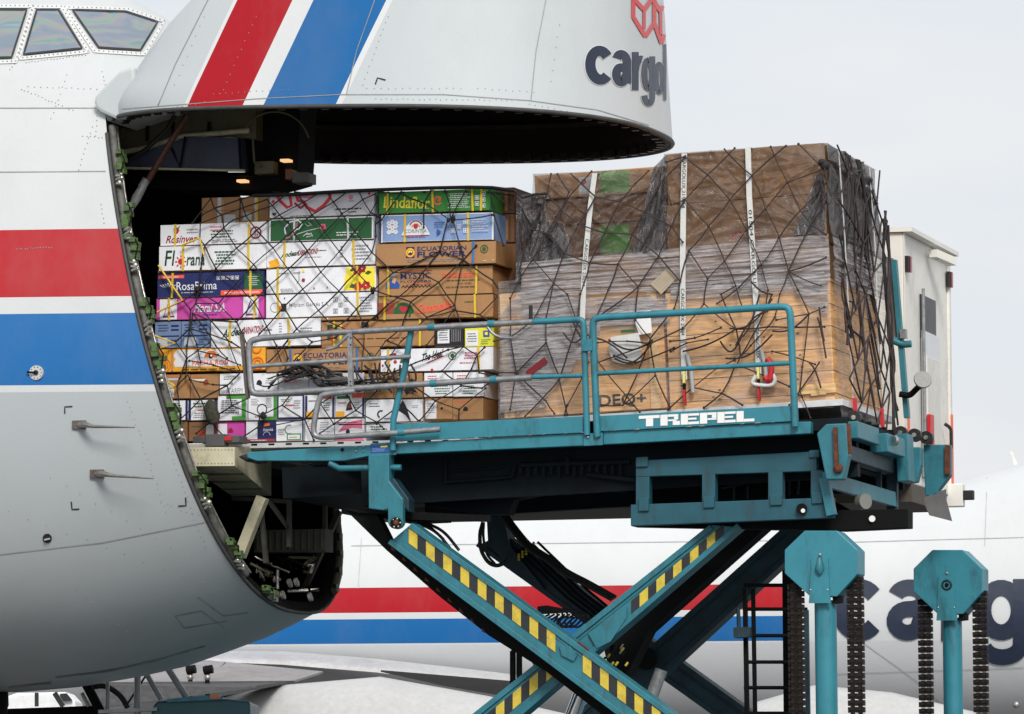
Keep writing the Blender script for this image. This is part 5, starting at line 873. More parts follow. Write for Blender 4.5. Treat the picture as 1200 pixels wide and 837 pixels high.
# pivot bracket
mb = lprism([(431.5, 534), (456, 532), (456, 564), (472, 585), (472, 593), (449, 598), (432, 596)], -.06, .12, TEALM); lprism([(456, 564), (461, 560), (479, 585), (479, 600), (472, 593), (472, 585)], .0, .2, TEALD, mb); mb.build('pivot_bracket', LO, bevel=.008)
mb = MB(); mb.prism(poly(L, [(455, 592), (472, 591), (472, 610)] + arcpts(463.5, 611, 9, 9, 0, -180, 10) + [(455, 610)], -.08), -.08, .0, TEALM); mb.cyl(L.P(464, 613, -.10), L.P(464, 613, .1), .055, 16, BLACKST); mb.ball(L.P(464, 613, -.1), .03, RUST)
for a in range(6): mb.ball(L.P(464 + 5 * math.cos(a), 613 + 5 * math.sin(a), -.10), .013, BRIGHTM, 6)
mb.build('pivot_lug', LO)
# scissor arms
def arm(name, up, lo, t0, t1, m, flange=True, inset=9, under=None):
    """up, lo: two pixel points each on the upper and lower edge"""
    mb = MB(); P = [up[0], up[1], lo[1], lo[0]]; mb.prism(poly(L, P, t0), t0, t1, m)
    if flange:
        U0, U1, L0, L1 = [Vector(x) for x in (up[0], up[1], lo[0], lo[1])]; dU = (U1 - U0).normalized(); nn = Vector((-dU.y, dU.x))
        if nn.y < 0: nn = -nn
        for a, b, s_, w_ in ((U0, U1, 1, 6.5), (L0, L1, -1, 6)):
            mb.prism(poly(L, [a, b, b + nn * (w_ * s_), a + nn * (w_ * s_)], t0), t0 - .022, t0 - .001, m)
        mb.prism(poly(L, [U0 + nn * 9, U1 + nn * 9, U1 + nn * 10.2, U0 + nn * 10.2], t0), t0 - .008, t0 - .001, m)
    o = mb.build(name, LO, bevel=.006); return o
def hazard(o, a, b, wpx, pitch, t, first=0, ends=(None, None)):
    a = Vector(a); b = Vector(b); d = (b - a).normalized(); nn = Vector((0, 1)) * (wpx / 2) / abs(d.x); n = int((b - a).length / pitch); mb = MB()
    for i in range(n):
        p = a + d * (pitch * i); q = a + d * (pitch * (i + 1)); mb.add(path(L, [p - nn, q - nn, q + nn, p + nn], t), [(0, 1, 2, 3)], (YEL, HBLK)[(i + first) % 2])
    mb.build('hazard_marking', o)
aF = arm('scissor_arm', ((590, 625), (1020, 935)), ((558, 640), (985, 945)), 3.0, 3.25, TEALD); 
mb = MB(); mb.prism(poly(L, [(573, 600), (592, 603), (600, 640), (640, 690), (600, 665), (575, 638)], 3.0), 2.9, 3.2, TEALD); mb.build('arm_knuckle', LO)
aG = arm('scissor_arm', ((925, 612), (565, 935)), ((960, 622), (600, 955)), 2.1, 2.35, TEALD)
aB = arm('scissor_arm', ((832, 615), (450, 920)), ((868, 618), (500, 935)), .45, .7, TEALM)
hazard(aB, (848, 624), (736, 717), 15, 12.8, .442, 1); hazard(aB, (650, 781), (560, 856), 15, 12.8, .442, 0)
mb = MB(); mb.prism(poly(L, [(690, 742), (735, 712), (735, 724), (716, 752), (700, 760)], .44), .415, .45, TEALM); mb.build('splice_plate', aB)
aA = arm('scissor_arm', ((483, 613), (960, 960)), ((455, 637), (935, 996)), .08, .33, TEALM)
hazard(aA, (479, 626), (651, 754), 17, 12.6, .072, 0); hazard(aA, (683, 777), (860, 909), 17, 12.6, .072, 0)
mb = MB(); mb.prism(poly(L, [(655, 757), (668, 757), (676, 768), (672, 775), (658, 768)], .05), .055, .08, TEALM); mb.tube(path(L, [(677, 752), (690, 762)], .06), .01, 5, RUST); mb.build('grease_plate', aA)
mb = MB(); mb.prism(poly(L, [(404, 597), (440, 600), (458, 636), (573, 722), (720, 834), (740, 860), (715, 845), (640, 787), (573, 745), (516, 700), (453, 645)], .34), .34, .52, BLACKST)
for i in range(18): f = i / 18; mb.add(path(L, [(452 + 120 * f, 634 + 108 * f), (457 + 120 * f, 641 + 108 * f), (451 + 120 * f, 638 + 108 * f)], .33), [(0, 1, 2)], RUST) if i % 2 else None
mb.build('arm_underside', LO)
mb = MB(); mb.cyl(L.P(757, 772, 1.9), L.P(757, 772, 2.1), .11, 20, BLACKST); mb.build('centre_pivot', LO)
mb = lprism([(700, 730), (860, 620), (905, 612), (760, 740), (735, 790), (715, 790)], 1.3, 1.6, BLACKST); mb.build('cross_tube', LO)
# hydraulic cylinders
mb = MB(); mb.tube([L.P(684, 805, 1.0), L.P(640, 920, 1.0)], .075, 16, CHROME); mb.build('cylinder_rod', LO)
mb = MB(); mb.tube([L.P(775, 785, 1.2), L.P(752, 850, 1.2)], .06, 14, GALV); mb.build('cylinder_rod', LO)
mb = MB()
for x in (601, 608.5): mb.tube([L.P(x, 735, 2.6), L.P(x, 765, 2.6)], .018, 8, BLACKST); mb.tube([L.P(x, 763, 2.6), L.P(x, 930, 2.6)], .03, 10, BLACKST)
mb.build('lift_guide', LO)
# hoses
hm = BLACK
def hose(pts, t, r=.016, n=1, off=(0, 0), parent=None, name='hose'):
    for k in range(n): mb = MB(); mb.tube(rpath(path(L, [(x + off[0] * k, y + off[1] * k) for x, y in pts], t - .05 * k), .5, 8), r, 8, hm); mb.build(name, LO)
hose([(566, 612), (562, 625), (563, 645), (572, 660), (583, 664), (596, 657)], 2.5, .020); hose([(567, 612), (566, 630), (570, 650), (580, 661)], 2.45, .014)
hose([(590, 598), (602, 615), (622, 640), (640, 650), (662, 668), (690, 682), (722, 700)], 2.7, .018, 3, (-2.5, 1.6))
hose([(497, 612), (520, 622), (538, 645)], .6, .015, 2, (-8, 1)); hose([(487, 608), (505, 618), (520, 632)], .6, .012)
mb = MB()
for i in range(5): mb.tube(path(L, [(606 + i * 6, 640 - i * 2.2 + 4), (664 + i * 6, 700 - i * 2.2), (720 + i * 5, 742 - i * 2)], 2.92), .014, 6, BLACKST)
for i in range(5):
    for k in range(3): mb.tube(path(L, [(607 + i * 4.3, 651 - i * 3.4 + k * 3), (609 + i * 4.3, 649 - i * 3.4 + k * 3)], 2.86), .012, 6, YEL)
mb.build('pipe_bundle', LO)
rg = random.Random(31)
for i in range(7):
    x = 640 + i * 6; mb = MB(); mb.tube(rpath(path(L, [(630, 712 + i * 1.2), (x + 6, 710 + i), (x + 16, 722), (x, 738), (x - 8 + rg.uniform(-4, 4), 728), (x + 4, 720)], 2.3), .25, 6), .011, 6, hm); mb.build('hose', LO)
for i in range(5):
    mb = MB(); mb.tube(rpath(path(L, [(622, 762 + i), (624 + i * 2, 778), (636, 788), (642 + i, 776)], .9), .2), .010, 6, hm); mb.build('hose', LO)
mb = MB()
for i in range(18): x = 706 + rg.uniform(0, 28); y = 755 + rg.uniform(0, 26); mb.tube(path(L, [(x, y), (x + 3, y - 4)], .75), .012, 6, rg.choice([YEL, BLACKST, BRIGHTM]))
mb.build('hose_fitting', LO)
# ladder
mb = MB()
for x, w_ in ((873, .05), (882.5, .02)): mb.obox(L.P(x, 690, 1.2), L.P(x + 3.5, 900, 1.2), .04, w_, up=(0, 1, 0), m=BLACKST)
mb.obox(L.P(945, 715, 1.2), L.P(948, 900, 1.2), .04, .045, up=(0, 1, 0), m=TEALD)
for y in (686, 714, 745, 776, 806, 836): mb.tube(path(L, [(872, y), (946, y)], 1.2), .02, 6, BLACKST)
mb.box(L.P(862, 740, 1.1).x, L.P(879, 740, 1.1).x, 1.0, 1.2, L.P(862, 748, 1.1).z, L.P(862, 736, 1.1).z, TEALD); mb.tube(path(L, [(865, 712), (866, 740)], 1.15), .02, 6, TEALD); mb.build('ladder', LO)
# chain posts with octagonal heads
def chain_post(cx, cy, hw, hh, px0, px1, t, ch, ring):
    mb = MB(); s_ = hw / 45
    oc = [(cx - hw * .48, cy - hh), (cx + hw * .36, cy - hh), (cx + hw * .90, cy - hh * .42), (cx + hw * .90, cy + hh * .30), (cx + hw * .36, cy + hh * .98), (cx - hw * .36, cy + hh * .95), (cx - hw, cy + hh * .28), (cx - hw, cy - hh * .42)]
    mb.prism(poly(L, oc, t), t, t + .34, TEAL); o = mb.build('chain_head', LO, bevel=.006)
    mb = MB(); mb.prism(poly(L, [(cx - hw * .30, cy - hh * .18), (cx + hw * .14, cy - hh * .18), (cx + hw * .18, cy + hh * .9), (cx + hw * .22, cy + hh * 1.18), (cx - hw * .36, cy + hh * 1.18), (cx - hw * .34, cy + hh * .9)], t), t - .02, t - .001, TEAL)
    mb.prism(poly(L, [(cx + hw * .22, cy + hh * .95), (cx + hw * .42, cy + hh * .95), (cx + hw * .42, cy + hh * 1.15), (cx + hw * .22, cy + hh * 1.18)], t), t + .05, t + .2, BLACKST)
    mb.ball(L.P(cx - hw * .08, cy - hh * .28, t - .005), .014, BRIGHTM, 8)
    for q in (-.32, .12): mb.ball(L.P(cx + hw * q, cy + hh * .78, t - .015), .012, BRIGHTM, 8)
    mb.build('head_bracket', o)
    mb = MB(); c_ = L.P(cx - hw * .08, cy + hh * .08, t - .02)
    if ring: mb.tube([c_ + Vector((.045 * math.cos(a * .5236), 0, .045 * math.sin(a * .5236))) for a in range(13)], .012, 6, TEALD); mb.ball(c_, .022, BLACKST)
    else: mb.tube([c_ + Vector((0, 0, .08)), c_ + Vector((0, -.02, -.02)), c_ + Vector((0, -.02, -.07))], [.02, .045, .018], 8, TEALM); mb.ball(c_ + Vector((0, -.03, 0)), .02, BRIGHTM); mb.tube([c_ + Vector((0, 0, .09)), c_ + Vector((0, 0, .07))], .02, 6, RUST)
    mb.obox(c_ + Vector((0, .012, -.08)), c_ + Vector((.0, .012, -.32)), .004, .012, up=(0, 1, 0), m=RUST); mb.build('head_lock', o)
    mb = MB(); xm = (px0 + px1) / 2; rr = (px1 - px0) / 2 * (53 / F) * (1 + t / 53)
    mb.tube([L.P(xm, cy + hh * 1.1, t + .15), L.P(xm + 4, 1010, t + .15)], rr, 24, TEAL); mb.build('lift_column', LO)
    for c0, c1, y0 in ch:
        mb = MB(); y = y0; i = 0; wd = (c1 - c0)
        while y < 1000:
            sh = (y - y0) * .012
            a = L.P(c0 + sh + wd * .25, y, t + .12); b = L.P(c0 + sh + wd * .75, y, t + .12); hgt = .062
            for p in (a, b):
                mb.box(p.x - .018, p.x + .018, p.y - .02, p.y + .02, p.z - hgt, p.z, CHAIN)
                mb.cyl(p + Vector((-.035, 0, -hgt * .5)), p + Vector((.035, 0, -hgt * .5)), .026, 8, CHAIN)
                mb.box(p.x - .040, p.x - .022, p.y - .036, p.y + .036, p.z - hgt * .92, p.z - .006, CHAIN); mb.box(p.x + .022, p.x + .040, p.y - .036, p.y + .036, p.z - hgt * .92, p.z - .006, CHAIN)
            y += 8.0; i += 1
        mb.build('lift_chain', LO)
chain_post(964.5, 661, 45, 39, 954.5, 980, -.35, ((924, 941, 684), (993, 1011, 676)), False)
chain_post(1113, 682.5, 42.5, 38, 1104.5, 1127, 3.6, ((1077, 1091, 702), (1140.5, 1156, 692)), True)
# chassis below the picture
mb = MB(); mb.box(-3.6, 4.2, .2, 3.0, .75, 1.35, TEALM); mb.build('chassis', LO, bevel=.02)
for wx in (-2.9, 3.4):
    for wt in (.2, 3.0):
        mb = MB(); mb.cyl((wx, wt - .18, .52), (wx, wt + .18, .52), .5, 28, BLACK); mb.cyl((wx, wt - .19, .52), (wx, wt + .19, .52), .22, 18, GALV); mb.build('wheel', LO)

# ================================================================ the load on the loader
def film_mat(name, dark, light, lo, hi, vscale, rough=.28, bstr=.8, crease=False, rot=(0, .05, 0)):
    """thin plastic: streaked colour, streaked opacity and creased relief"""
    m = bpy.data.materials.new(name); m.use_nodes = True; t = m.node_tree; b = t.nodes['Principled BSDF']; K = t.links.new
    co = t.nodes.new('ShaderNodeTexCoord'); mp_ = t.nodes.new('ShaderNodeMapping'); mp_.inputs['Scale'].default_value = vscale; mp_.inputs['Rotation'].default_value = rot; K(co.outputs['Object'], mp_.inputs[0])
    n = t.nodes.new('ShaderNodeTexNoise'); n.inputs['Scale'].default_value = 3; n.inputs['Detail'].default_value = 8; n.inputs['Roughness'].default_value = .8; n.inputs['Distortion'].default_value = .5; K(mp_.outputs[0], n.inputs['Vector'])
    big = t.nodes.new('ShaderNodeTexNoise'); big.inputs['Scale'].default_value = 2.2; big.inputs['Detail'].default_value = 3; K(co.outputs['Object'], big.inputs['Vector'])
    ad = t.nodes.new('ShaderNodeMath'); ad.operation = 'ADD'; sc = t.nodes.new('ShaderNodeMath'); sc.operation = 'MULTIPLY_ADD'; K(big.outputs[0], sc.inputs[0]); sc.inputs[1].default_value = .5; sc.inputs[2].default_value = -.25; K(n.outputs[0], ad.inputs[0]); K(sc.outputs[0], ad.inputs[1])
    r = t.nodes.new('ShaderNodeMapRange'); r.inputs[1].default_value = .36; r.inputs[2].default_value = .66; r.inputs[3].default_value = lo; r.inputs[4].default_value = hi; K(ad.outputs[0], r.inputs[0])
    n2 = t.nodes.new('ShaderNodeTexNoise'); n2.inputs['Scale'].default_value = 4.4 if not crease else 2.6; n2.inputs['Detail'].default_value = 6; n2.inputs['Roughness'].default_value = .75; n2.inputs['Distortion'].default_value = .8 if not crease else 2.2; K(mp_.outputs[0], n2.inputs['Vector'])
    cr_ = t.nodes.new('ShaderNodeValToRGB'); e = cr_.color_ramp.elements; e[0].position = .40; e[0].color = (*dark, 1); e[1].position = .62; e[1].color = (*light, 1); K(n2.outputs[0], cr_.inputs[0]); K(cr_.outputs[0], b.inputs['Base Color'])
    b.inputs['Roughness'].default_value = rough; b.inputs['Specular IOR Level'].default_value = .7
    s1 = t.nodes.new('ShaderNodeMath'); s1.operation = 'SUBTRACT'; K((n2 if crease else n).outputs[0], s1.inputs[0]); s1.inputs[1].default_value = .5; s2 = t.nodes.new('ShaderNodeMath'); s2.operation = 'ABSOLUTE'; K(s1.outputs[0], s2.inputs[0])
    bp = t.nodes.new('ShaderNodeBump'); bp.inputs['Strength'].default_value = bstr; bp.inputs['Distance'].default_value = .22 if crease else .03; K(s2.outputs[0], bp.inputs['Height']); K(bp.outputs[0], b.inputs['Normal'])
    K(r.outputs[0], b.inputs['Alpha']); MATS[name] = m; return m
FILM = film_mat('clear_stretch_film', (.40, .36, .34), (.78, .76, .78), .03, .42, (.7, 1, 20), .22)
FILMG = film_mat('grey_stretch_film', (.20, .18, .18), (.64, .61, .63), .42, .86, (.8, 1, 12), .22)
FILMT = film_mat('brown_tinted_film', (.080, .058, .050), (.175, .135, .12), .40, .66, (2.0, 2, 2.6), .15, .35, True, (0, .6, 0))
FILMK = film_mat('dark_tinted_film', (.035, .032, .034), (.13, .12, .125), .74, .96, (5, 2, 2), .15, .4, True, (0, .15, 0))
def wood(name, c):
    m = bpy.data.materials.new(name); m.use_nodes = True; t = m.node_tree; b = t.nodes['Principled BSDF']; K = t.links.new
    co = t.nodes.new('ShaderNodeTexCoord'); mp_ = t.nodes.new('ShaderNodeMapping'); mp_.inputs['Scale'].default_value = (1.2, 1.2, 14); K(co.outputs['Object'], mp_.inputs[0])
    n = t.nodes.new('ShaderNodeTexNoise'); n.inputs['Scale'].default_value = 2.2; n.inputs['Detail'].default_value = 8; n.inputs['Distortion'].default_value = 1.2; K(mp_.outputs[0], n.inputs['Vector'])
    r = t.nodes.new('ShaderNodeValToRGB'); e = r.color_ramp.elements; e[0].position = .32; e[0].color = (*[x * .55 for x in srgb(c)], 1); e[1].position = .62; e[1].color = (*srgb(c), 1); K(n.outputs[0], r.inputs[0])
    K(r.outputs[0], b.inputs['Base Color']); b.inputs['Roughness'].default_value = .65; bp = t.nodes.new('ShaderNodeBump'); bp.inputs['Strength'].default_value = .2; bp.inputs['Distance'].default_value = .01; K(n.outputs[0], bp.inputs['Height']); K(bp.outputs[0], b.inputs['Normal']); MATS[name] = m; return m
WOOD = wood('plywood', (238, 182, 118)); WOODP = wood('pine_batten', (240, 196, 138))
T2 = .42
def blockc(x0, yt, yb, x1, t0, depth, m, name, label, cat, group=None, slope=0, bev=.008):
    """box on the loader load: left edge x0, top yt and bottom yb measured at the left edge"""
    u0, v1 = L.loc(x0, yt, t0); u1, _ = L.loc(x1, yt, t0); _, v0 = L.loc(x0, yb, t0); mb = MB(); mb.box(u0, u1, t0, t0 + depth, v0, v1, m)
    o = mb.build(name, None, FL, ((u0 + u1) / 2, t0 + depth / 2, v0), m=m, bevel=bev, label=label, cat=cat, group=group); return o, (u0, u1, v0, v1)
o, (a, b, c, d) = blockc(585, 345, 490.5, 776, T2 + .06, 2.3, WOOD, 'plywood_crate', 'left plywood crate with stencilled letters and white papers under the stretch film', 'crate')
mb = MB()
for u in (a + .06, a + .22, b - .10): mb.box(u - .05, u + .05, T2 + .035, T2 + .06, c, d, WOODP)
mb.box(a, b, T2 + .035, T2 + .06, c + .01, c + .10, WOODP) if False else None
mb.build('batten', o)
mb = MB(); vs, fs = text_mesh('DEQ+', .02); p0 = L.P(702, 479, T2 + .05); p1 = L.P(757, 464, T2 + .05); mb.add([(p0.x + x * (p1.x - p0.x), T2 + .054, p0.z + z * .13) for x, z in vs], fs, PMAT('black')); mb.build('stencilled_lettering', o)
o2, (a2_, b2_, c2_, d2_) = blockc(779, 338, 488, 972, T2 + .03, 2.33, WOOD, 'plywood_crate', 'right plywood crate with bare knotted boards at the rear end of the loader', 'crate')
mb = MB()
for k in range(6): vv = c2_ + .12 + k * .21; mb.box(a2_, b2_ + .001, T2 + .028, T2 + .03, vv, vv + .006, mat('board_gap', (.06, .04, .025), .8)); mb.box(b2_, b2_ + .002, T2 + .03, T2 + 2.36, vv, vv + .006, MATS['board_gap'])
mb.build('board_joint', o2)
mb = MB(); kr = random.Random(2)
for k in range(26): x = kr.uniform(785, 950); y = kr.uniform(362, 470); p = L.P(x, y, T2 + .0275); rr = kr.uniform(.006, .018); mb.add([p + Vector((rr * math.cos(j), 0, .7 * rr * math.sin(j))) for j in range(6)], [tuple(range(6))], mat('wood_knot', (.09, .05, .03), .7))
mb.build('knots', o2)
mb = MB(); mb.obox(L.P(950, 458, T2), L.P(968, 456, T2), .03, .10, m=WOODP); mb.box(L.P(930, 455, T2).x, b2_ + .02, T2 - .01, T2 + .03, L.P(930, 463, T2).z, L.P(930, 452, T2).z, WOODP); mb.build('batten', o2)
blockc(612, 309, 344, 780, T2 + .05, 2.3, CM['brown'], 'wrapped_carton', 'brown carton layer in grey film lying on the left crate', 'carton', 'wrapped cartons on the loader')
blockc(782, 297, 337, 968, T2 + .05, 2.3, CM['brown'], 'wrapped_carton', 'brown carton layer in grey film lying on the right crate', 'carton', 'wrapped cartons on the loader')
for k, (y0, y1, nm) in enumerate(((206, 235, 'topmost'), (235.5, 268, 'middle'), (268.5, 307, 'lowest'))):
    o, (a, b, c, d) = blockc(626, y0, y1, 779, T2 + .1, 2.1, CM['dbrown' if k else 'brown'], 'wrapped_carton', 'brown carton under tinted plastic, %s of the three at the upper left of the load' % nm, 'carton', 'wrapped cartons on the loader')
    mb = MB(); W_ = b - a; H_ = d - c
    if k != 1: prints(mb, a, c, W_, H_, T2 + .1, [('r', .50, .08, .23, .86, 'lgreen')] + ([('r', .34, .1, .1, .7, 'lgrey'), ('f', .38, .6, .12, 'red')] if k == 0 else []), PMAT); mb.build('print', o)
    else: prints(mb, a, c, W_, H_, T2 + .1, [('r', 0, .0, 1, .05, 'black'), ('r', 0, .95, 1, .05, 'black')], PMAT); mb.build('print', o)
blockc(605, 262, 308, 626, T2 + .25, 1.9, CM['dbrown'], 'wrapped_carton', 'narrow dark carton bulging at the left edge of the wrapped load', 'carton', 'wrapped cartons on the loader')
o, (a, b, c, d) = blockc(780, 181.5, 240, 966, T2 + .06, 2.28, CM['brown'], 'wrapped_carton', 'large brown carton forming the top right of the wrapped load', 'carton', 'wrapped cartons on the loader')
o, (a, b, c, d) = blockc(780, 240.5, 296, 967, T2 + .07, 2.27, CM['brown'], 'wrapped_carton', 'large brown carton with faint red lettering in the middle of the wrapped load', 'carton', 'wrapped cartons on the loader')
mb = MB(); vs, fs = text_mesh('PRODECA', .02); p0 = L.P(858, 281, T2 + .06); mb.add([(p0.x + x * .27, T2 + .066, p0.z + z * .07 + x * .02) for x, z in vs], fs, PMAT('red')); mb.build('print', o)
def wrinkle_sheet(mb, P00, P10, P11, P01, nu, nv, amp, m, freq=(3, 12), seed=0, nrm=Vector((0, -1, 0)), ridge=False, anchors=None, horiz=0, nf=46, fw=.012):
    """thin sheet with sharp folds: radiating from anchor points (fractions of the sheet) or running along it"""
    P00, P10, P11, P01 = [Vector(p) for p in (P00, P10, P11, P01)]; vs = []; rg = random.Random(seed * 13 + 5)
    Wd = (P10 - P00).length; Hd = (P01 - P00).length; folds = []
    if ridge:
        A = anchors or [(0, 1), (1, 1), (.5, 1), (0, 0), (1, 0), (1, .6)]
        for k in range(nf):
            ax, ay = A[k % len(A)]; tx, ty = rg.random(), rg.random(); a = Vector((ax * Wd, ay * Hd)); b = Vector((tx * Wd, ty * Hd))
            if (b - a).length > .05: folds.append((a, b, rg.uniform(.4, 1.0) * (1 if rg.random() < .7 else -.8), rg.uniform(.6, 1.6) * fw))
    for k in range(horiz):
        y = rg.random() * Hd; x = rg.random() * Wd; l = rg.uniform(.15, .6) * Wd; folds.append((Vector((x - l / 2, y)), Vector((x + l / 2, y + rg.uniform(-.03, .03))), rg.uniform(.2, .8) * (1 if rg.random() < .6 else -1), rg.uniform(.4, 1) * fw))
    for j in range(nv + 1):
        for i in range(nu + 1):
            x = i / nu; y = j / nv; p = (P00 * (1 - x) + P10 * x) * (1 - y) + (P01 * (1 - x) + P11 * x) * y
            q = .7 * noise.noise(Vector((p.x * freq[0], seed + p.y * freq[0] * .7, p.z * freq[1]))) + .35 * noise.noise(Vector((p.x * freq[0] * 2.3, seed + 4, p.z * freq[1] * 2.1)))
            c = Vector((x * Wd, y * Hd))
            for a, b, am, w_ in folds:
                d = b - a; L2 = d.length_squared; s = (c - a).dot(d) / L2
                if -.05 < s < 1.05:
                    e = abs((c - a).x * d.y - (c - a).y * d.x) / math.sqrt(L2); wloc = w_ * (.5 + 1.4 * max(0, s))
                    if e < 3 * wloc: q += am * max(0, 1 - e / (2.2 * wloc)) * math.sin(math.pi * min(1, max(0, s)) * .9 + .25)
            vs.append(p + nrm * (amp * q))
    mb.add(vs, [(j * (nu + 1) + i, j * (nu + 1) + i + 1, (j + 1) * (nu + 1) + i + 1, (j + 1) * (nu + 1) + i) for j in range(nv) for i in range(nu)], m, True)
def px4(pts, t): return [L.P(x, y, t) for x, y in pts]
te = T2 + 2.4; Y1 = Vector((1, 0, 0))
# clear film round the crates: near face and end face
mb = MB(); wrinkle_sheet(mb, *px4([(584, 492), (977, 478), (972, 300), (584, 330)], T2 + .005), 150, 120, .010, FILM, (1.2, 24), 1, horiz=70, fw=.007)
ue2 = L.loc(967.5, 168, T2)[0] + .012; vb = L.loc(965, 490, T2)[1]; vt2 = L.loc(966, 277, T2)[1]
wrinkle_sheet(mb, (ue2 + .01, T2, vb), (ue2 + .05, te, vb), (ue2 + .03, te, vt2 - .3), (ue2 + .01, T2, vt2 - .3), 70, 100, .014, FILM, (1.2, 22), 3, Y1, horiz=50, fw=.007)
mb.build('stretch_film', None, FL, tuple(L.P(775, 490, T2)), m=FILM, label='clear streaky stretch film pulled tight round the two plywood crates', cat='stretch film')
# grey film band
mb = MB(); wrinkle_sheet(mb, *px4([(611, 350), (973, 330), (971, 274), (611, 308)], T2 - .004), 150, 90, .020, FILMG, (1.4, 18), 7, horiz=60, fw=.008)
wrinkle_sheet(mb, *px4([(584, 372), (700, 364), (640, 330), (611, 340)], T2 - .006), 30, 16, .02, FILMG, (1.4, 24), 8)
wrinkle_sheet(mb, (ue2 + .02, T2 - .004, vt2 - .42), (ue2 + .06, te, vt2 - .42), (ue2 + .05, te, vt2), (ue2 + .02, T2 - .004, vt2), 70, 70, .024, FILMG, (1.4, 18), 11, Y1, horiz=40, fw=.008)
for q in ([(612, 388), (786, 378), (762, 346), (612, 352)], [(606, 486), (668, 440), (690, 380), (590, 386)], [(586, 484), (640, 478), (655, 380), (586, 385)], [(600, 430), (700, 420), (705, 372), (610, 380)], [(786, 352), (966, 340), (966, 318), (786, 334)], [(700, 380), (782, 372), (782, 350), (700, 352)], [(935, 350), (970, 372), (970, 330), (930, 330)]): wrinkle_sheet(mb, *px4(q, T2 - .008), 24, 24, .02, FILMG, (1.4, 22), 12)
mb.build('grey_stretch_film', None, FL, tuple(L.P(790, 340, T2)), m=FILMG, label='creased grey stretch film wound round the middle of the loader load', cat='stretch film')
# tinted cover over the upper cartons
mb = MB(); tc_ = T2 + .02
wrinkle_sheet(mb, *px4([(778, 294), (969, 276), (966, 167.5), (778, 180.5)], tc_), 150, 90, .026, FILMT, (2.0, 3), 21, ridge=True, anchors=[(1, .82), (1, .82), (0, .55), (0, 1), (.3, 1), (1, 0), (.6, 1), (0, 0)], nf=64, horiz=26)
wrinkle_sheet(mb, *px4([(622, 310), (776, 300), (776, 197), (625, 204)], tc_ + .03), 120, 80, .030, FILMT, (3, 3), 25, ridge=True, anchors=[(1, .85), (1, .85), (.05, .7), (0, 1), (.45, .72), (.3, 0)], nf=60, horiz=10)
wrinkle_sheet(mb, *px4([(740, 300), (781, 296), (781, 181), (766, 196)], tc_ - .01), 40, 90, .035, FILMK, (5, 2), 27, ridge=True, anchors=[(.8, 1), (.9, .8), (.2, 0)], nf=26)
wrinkle_sheet(mb, *px4([(604, 330), (640, 318), (640, 226), (606, 228)], tc_ + .02), 50, 90, .045, FILMK, (6, 2.5), 29, ridge=True, anchors=[(.9, .85), (.1, .9), (.5, .5)], nf=34)
wrinkle_sheet(mb, *px4([(618, 316), (672, 312), (662, 262), (626, 258)], tc_ + .0), 50, 50, .03, FILMK, (4, 3), 33, ridge=True, anchors=[(.3, 1), (.6, .6)], nf=20)
wrinkle_sheet(mb, *px4([(930, 276), (967, 274), (967, 205), (957, 205)], tc_ - .012), 40, 70, .03, FILMK, (5, 2), 35, ridge=True, anchors=[(.9, 1), (.9, .9)], nf=22)
vt = L.loc(966, 167.5, T2)[1]; ul = L.loc(778, 180, T2)[0]
wrinkle_sheet(mb, (ue2, tc_, vt2), (ue2 + .03, te, vt2 - .02), (ue2 + .0, te - .15, vt - .0), (ue2, tc_, vt), 110, 90, .035, FILMK, (3, 3), 41, Y1, ridge=True, anchors=[(0, .8), (1, .7), (.3, 1), (.7, 1), (0, 0)], nf=60)
wrinkle_sheet(mb, (ul, tc_, vt + .002), (ue2, tc_, vt + .002), (ue2, te, vt + .01), (ul, te, vt + .01), 30, 20, .015, FILMT, (2, 2), 43, Vector((0, 0, 1)))
mb.build('plastic_cover', None, FL, tuple(L.P(800, 300, T2)), m=FILMT, label='brown tinted plastic cover crumpled over the top cartons of the load', cat='plastic cover')
# papers
def paper(pts, m, name, label, t=T2 - .025, cat='paper', lines=None):
    P = px4(pts, t); c_ = sum(P, Vector()) / len(P); mb = MB(); n = len(P); mb.add(P + [p + Vector((0, .004, 0)) for p in P], [tuple(range(n)), tuple(range(2 * n - 1, n - 1, -1))] + [(i, i + n, (i + 1) % n + n, (i + 1) % n) for i in range(n)], m)
    if lines:
        a_, b_, d_ = Vector(pts[0]), Vector(pts[1]), Vector(pts[-1])
        for i in range(lines):
            f = (i + .7) / (lines + .6); p = a_ + (d_ - a_) * f + (b_ - a_) * .12; q = a_ + (d_ - a_) * f + (b_ - a_) * (.6 + .28 * ((i * 7) % 3) / 2); mb.add(px4([p, q, q + Vector((0, .8)), p + Vector((0, .8))], t - .002), [(0, 1, 2, 3)], PMAT('grey'))
    return mb.build(name, None, FL, tuple(c_), m=m, label=label, cat=cat)
paper([(743, 367), (762, 363.5), (764, 390), (749, 392.5), (745, 381)], WHITEP, 'paper_sheet', 'small white sheet of paper tucked under the net at the gate')
paper([(716, 395), (748, 390), (752, 405), (751, 424), (732, 427), (718, 423), (713, 410)], mat('scuffed_label', (.62, .62, .6), .6, var=.15), 'shipping_label', 'large scuffed white label on the left crate behind the gate', lines=None)
paper([(727, 387), (744, 386), (744, 389.5), (728, 390)], PMAT('green'), 'green_sticker', 'small green sticker above the scuffed label on the left crate')
paper([(762, 333), (781, 315), (794, 325), (775, 345)], mat('kraft_label', (.40, .32, .22), .6, var=.1), 'waybill_pouch', 'tilted tan document pouch taped on the grey film', lines=4)
paper([(616, 435), (638, 418.5), (642, 424.5), (620, 441)], mat('dark_red_tape', srgb((128, 20, 32)), .4, var=.1), 'red_sticker', 'oblong dark red sticker left of the gate')
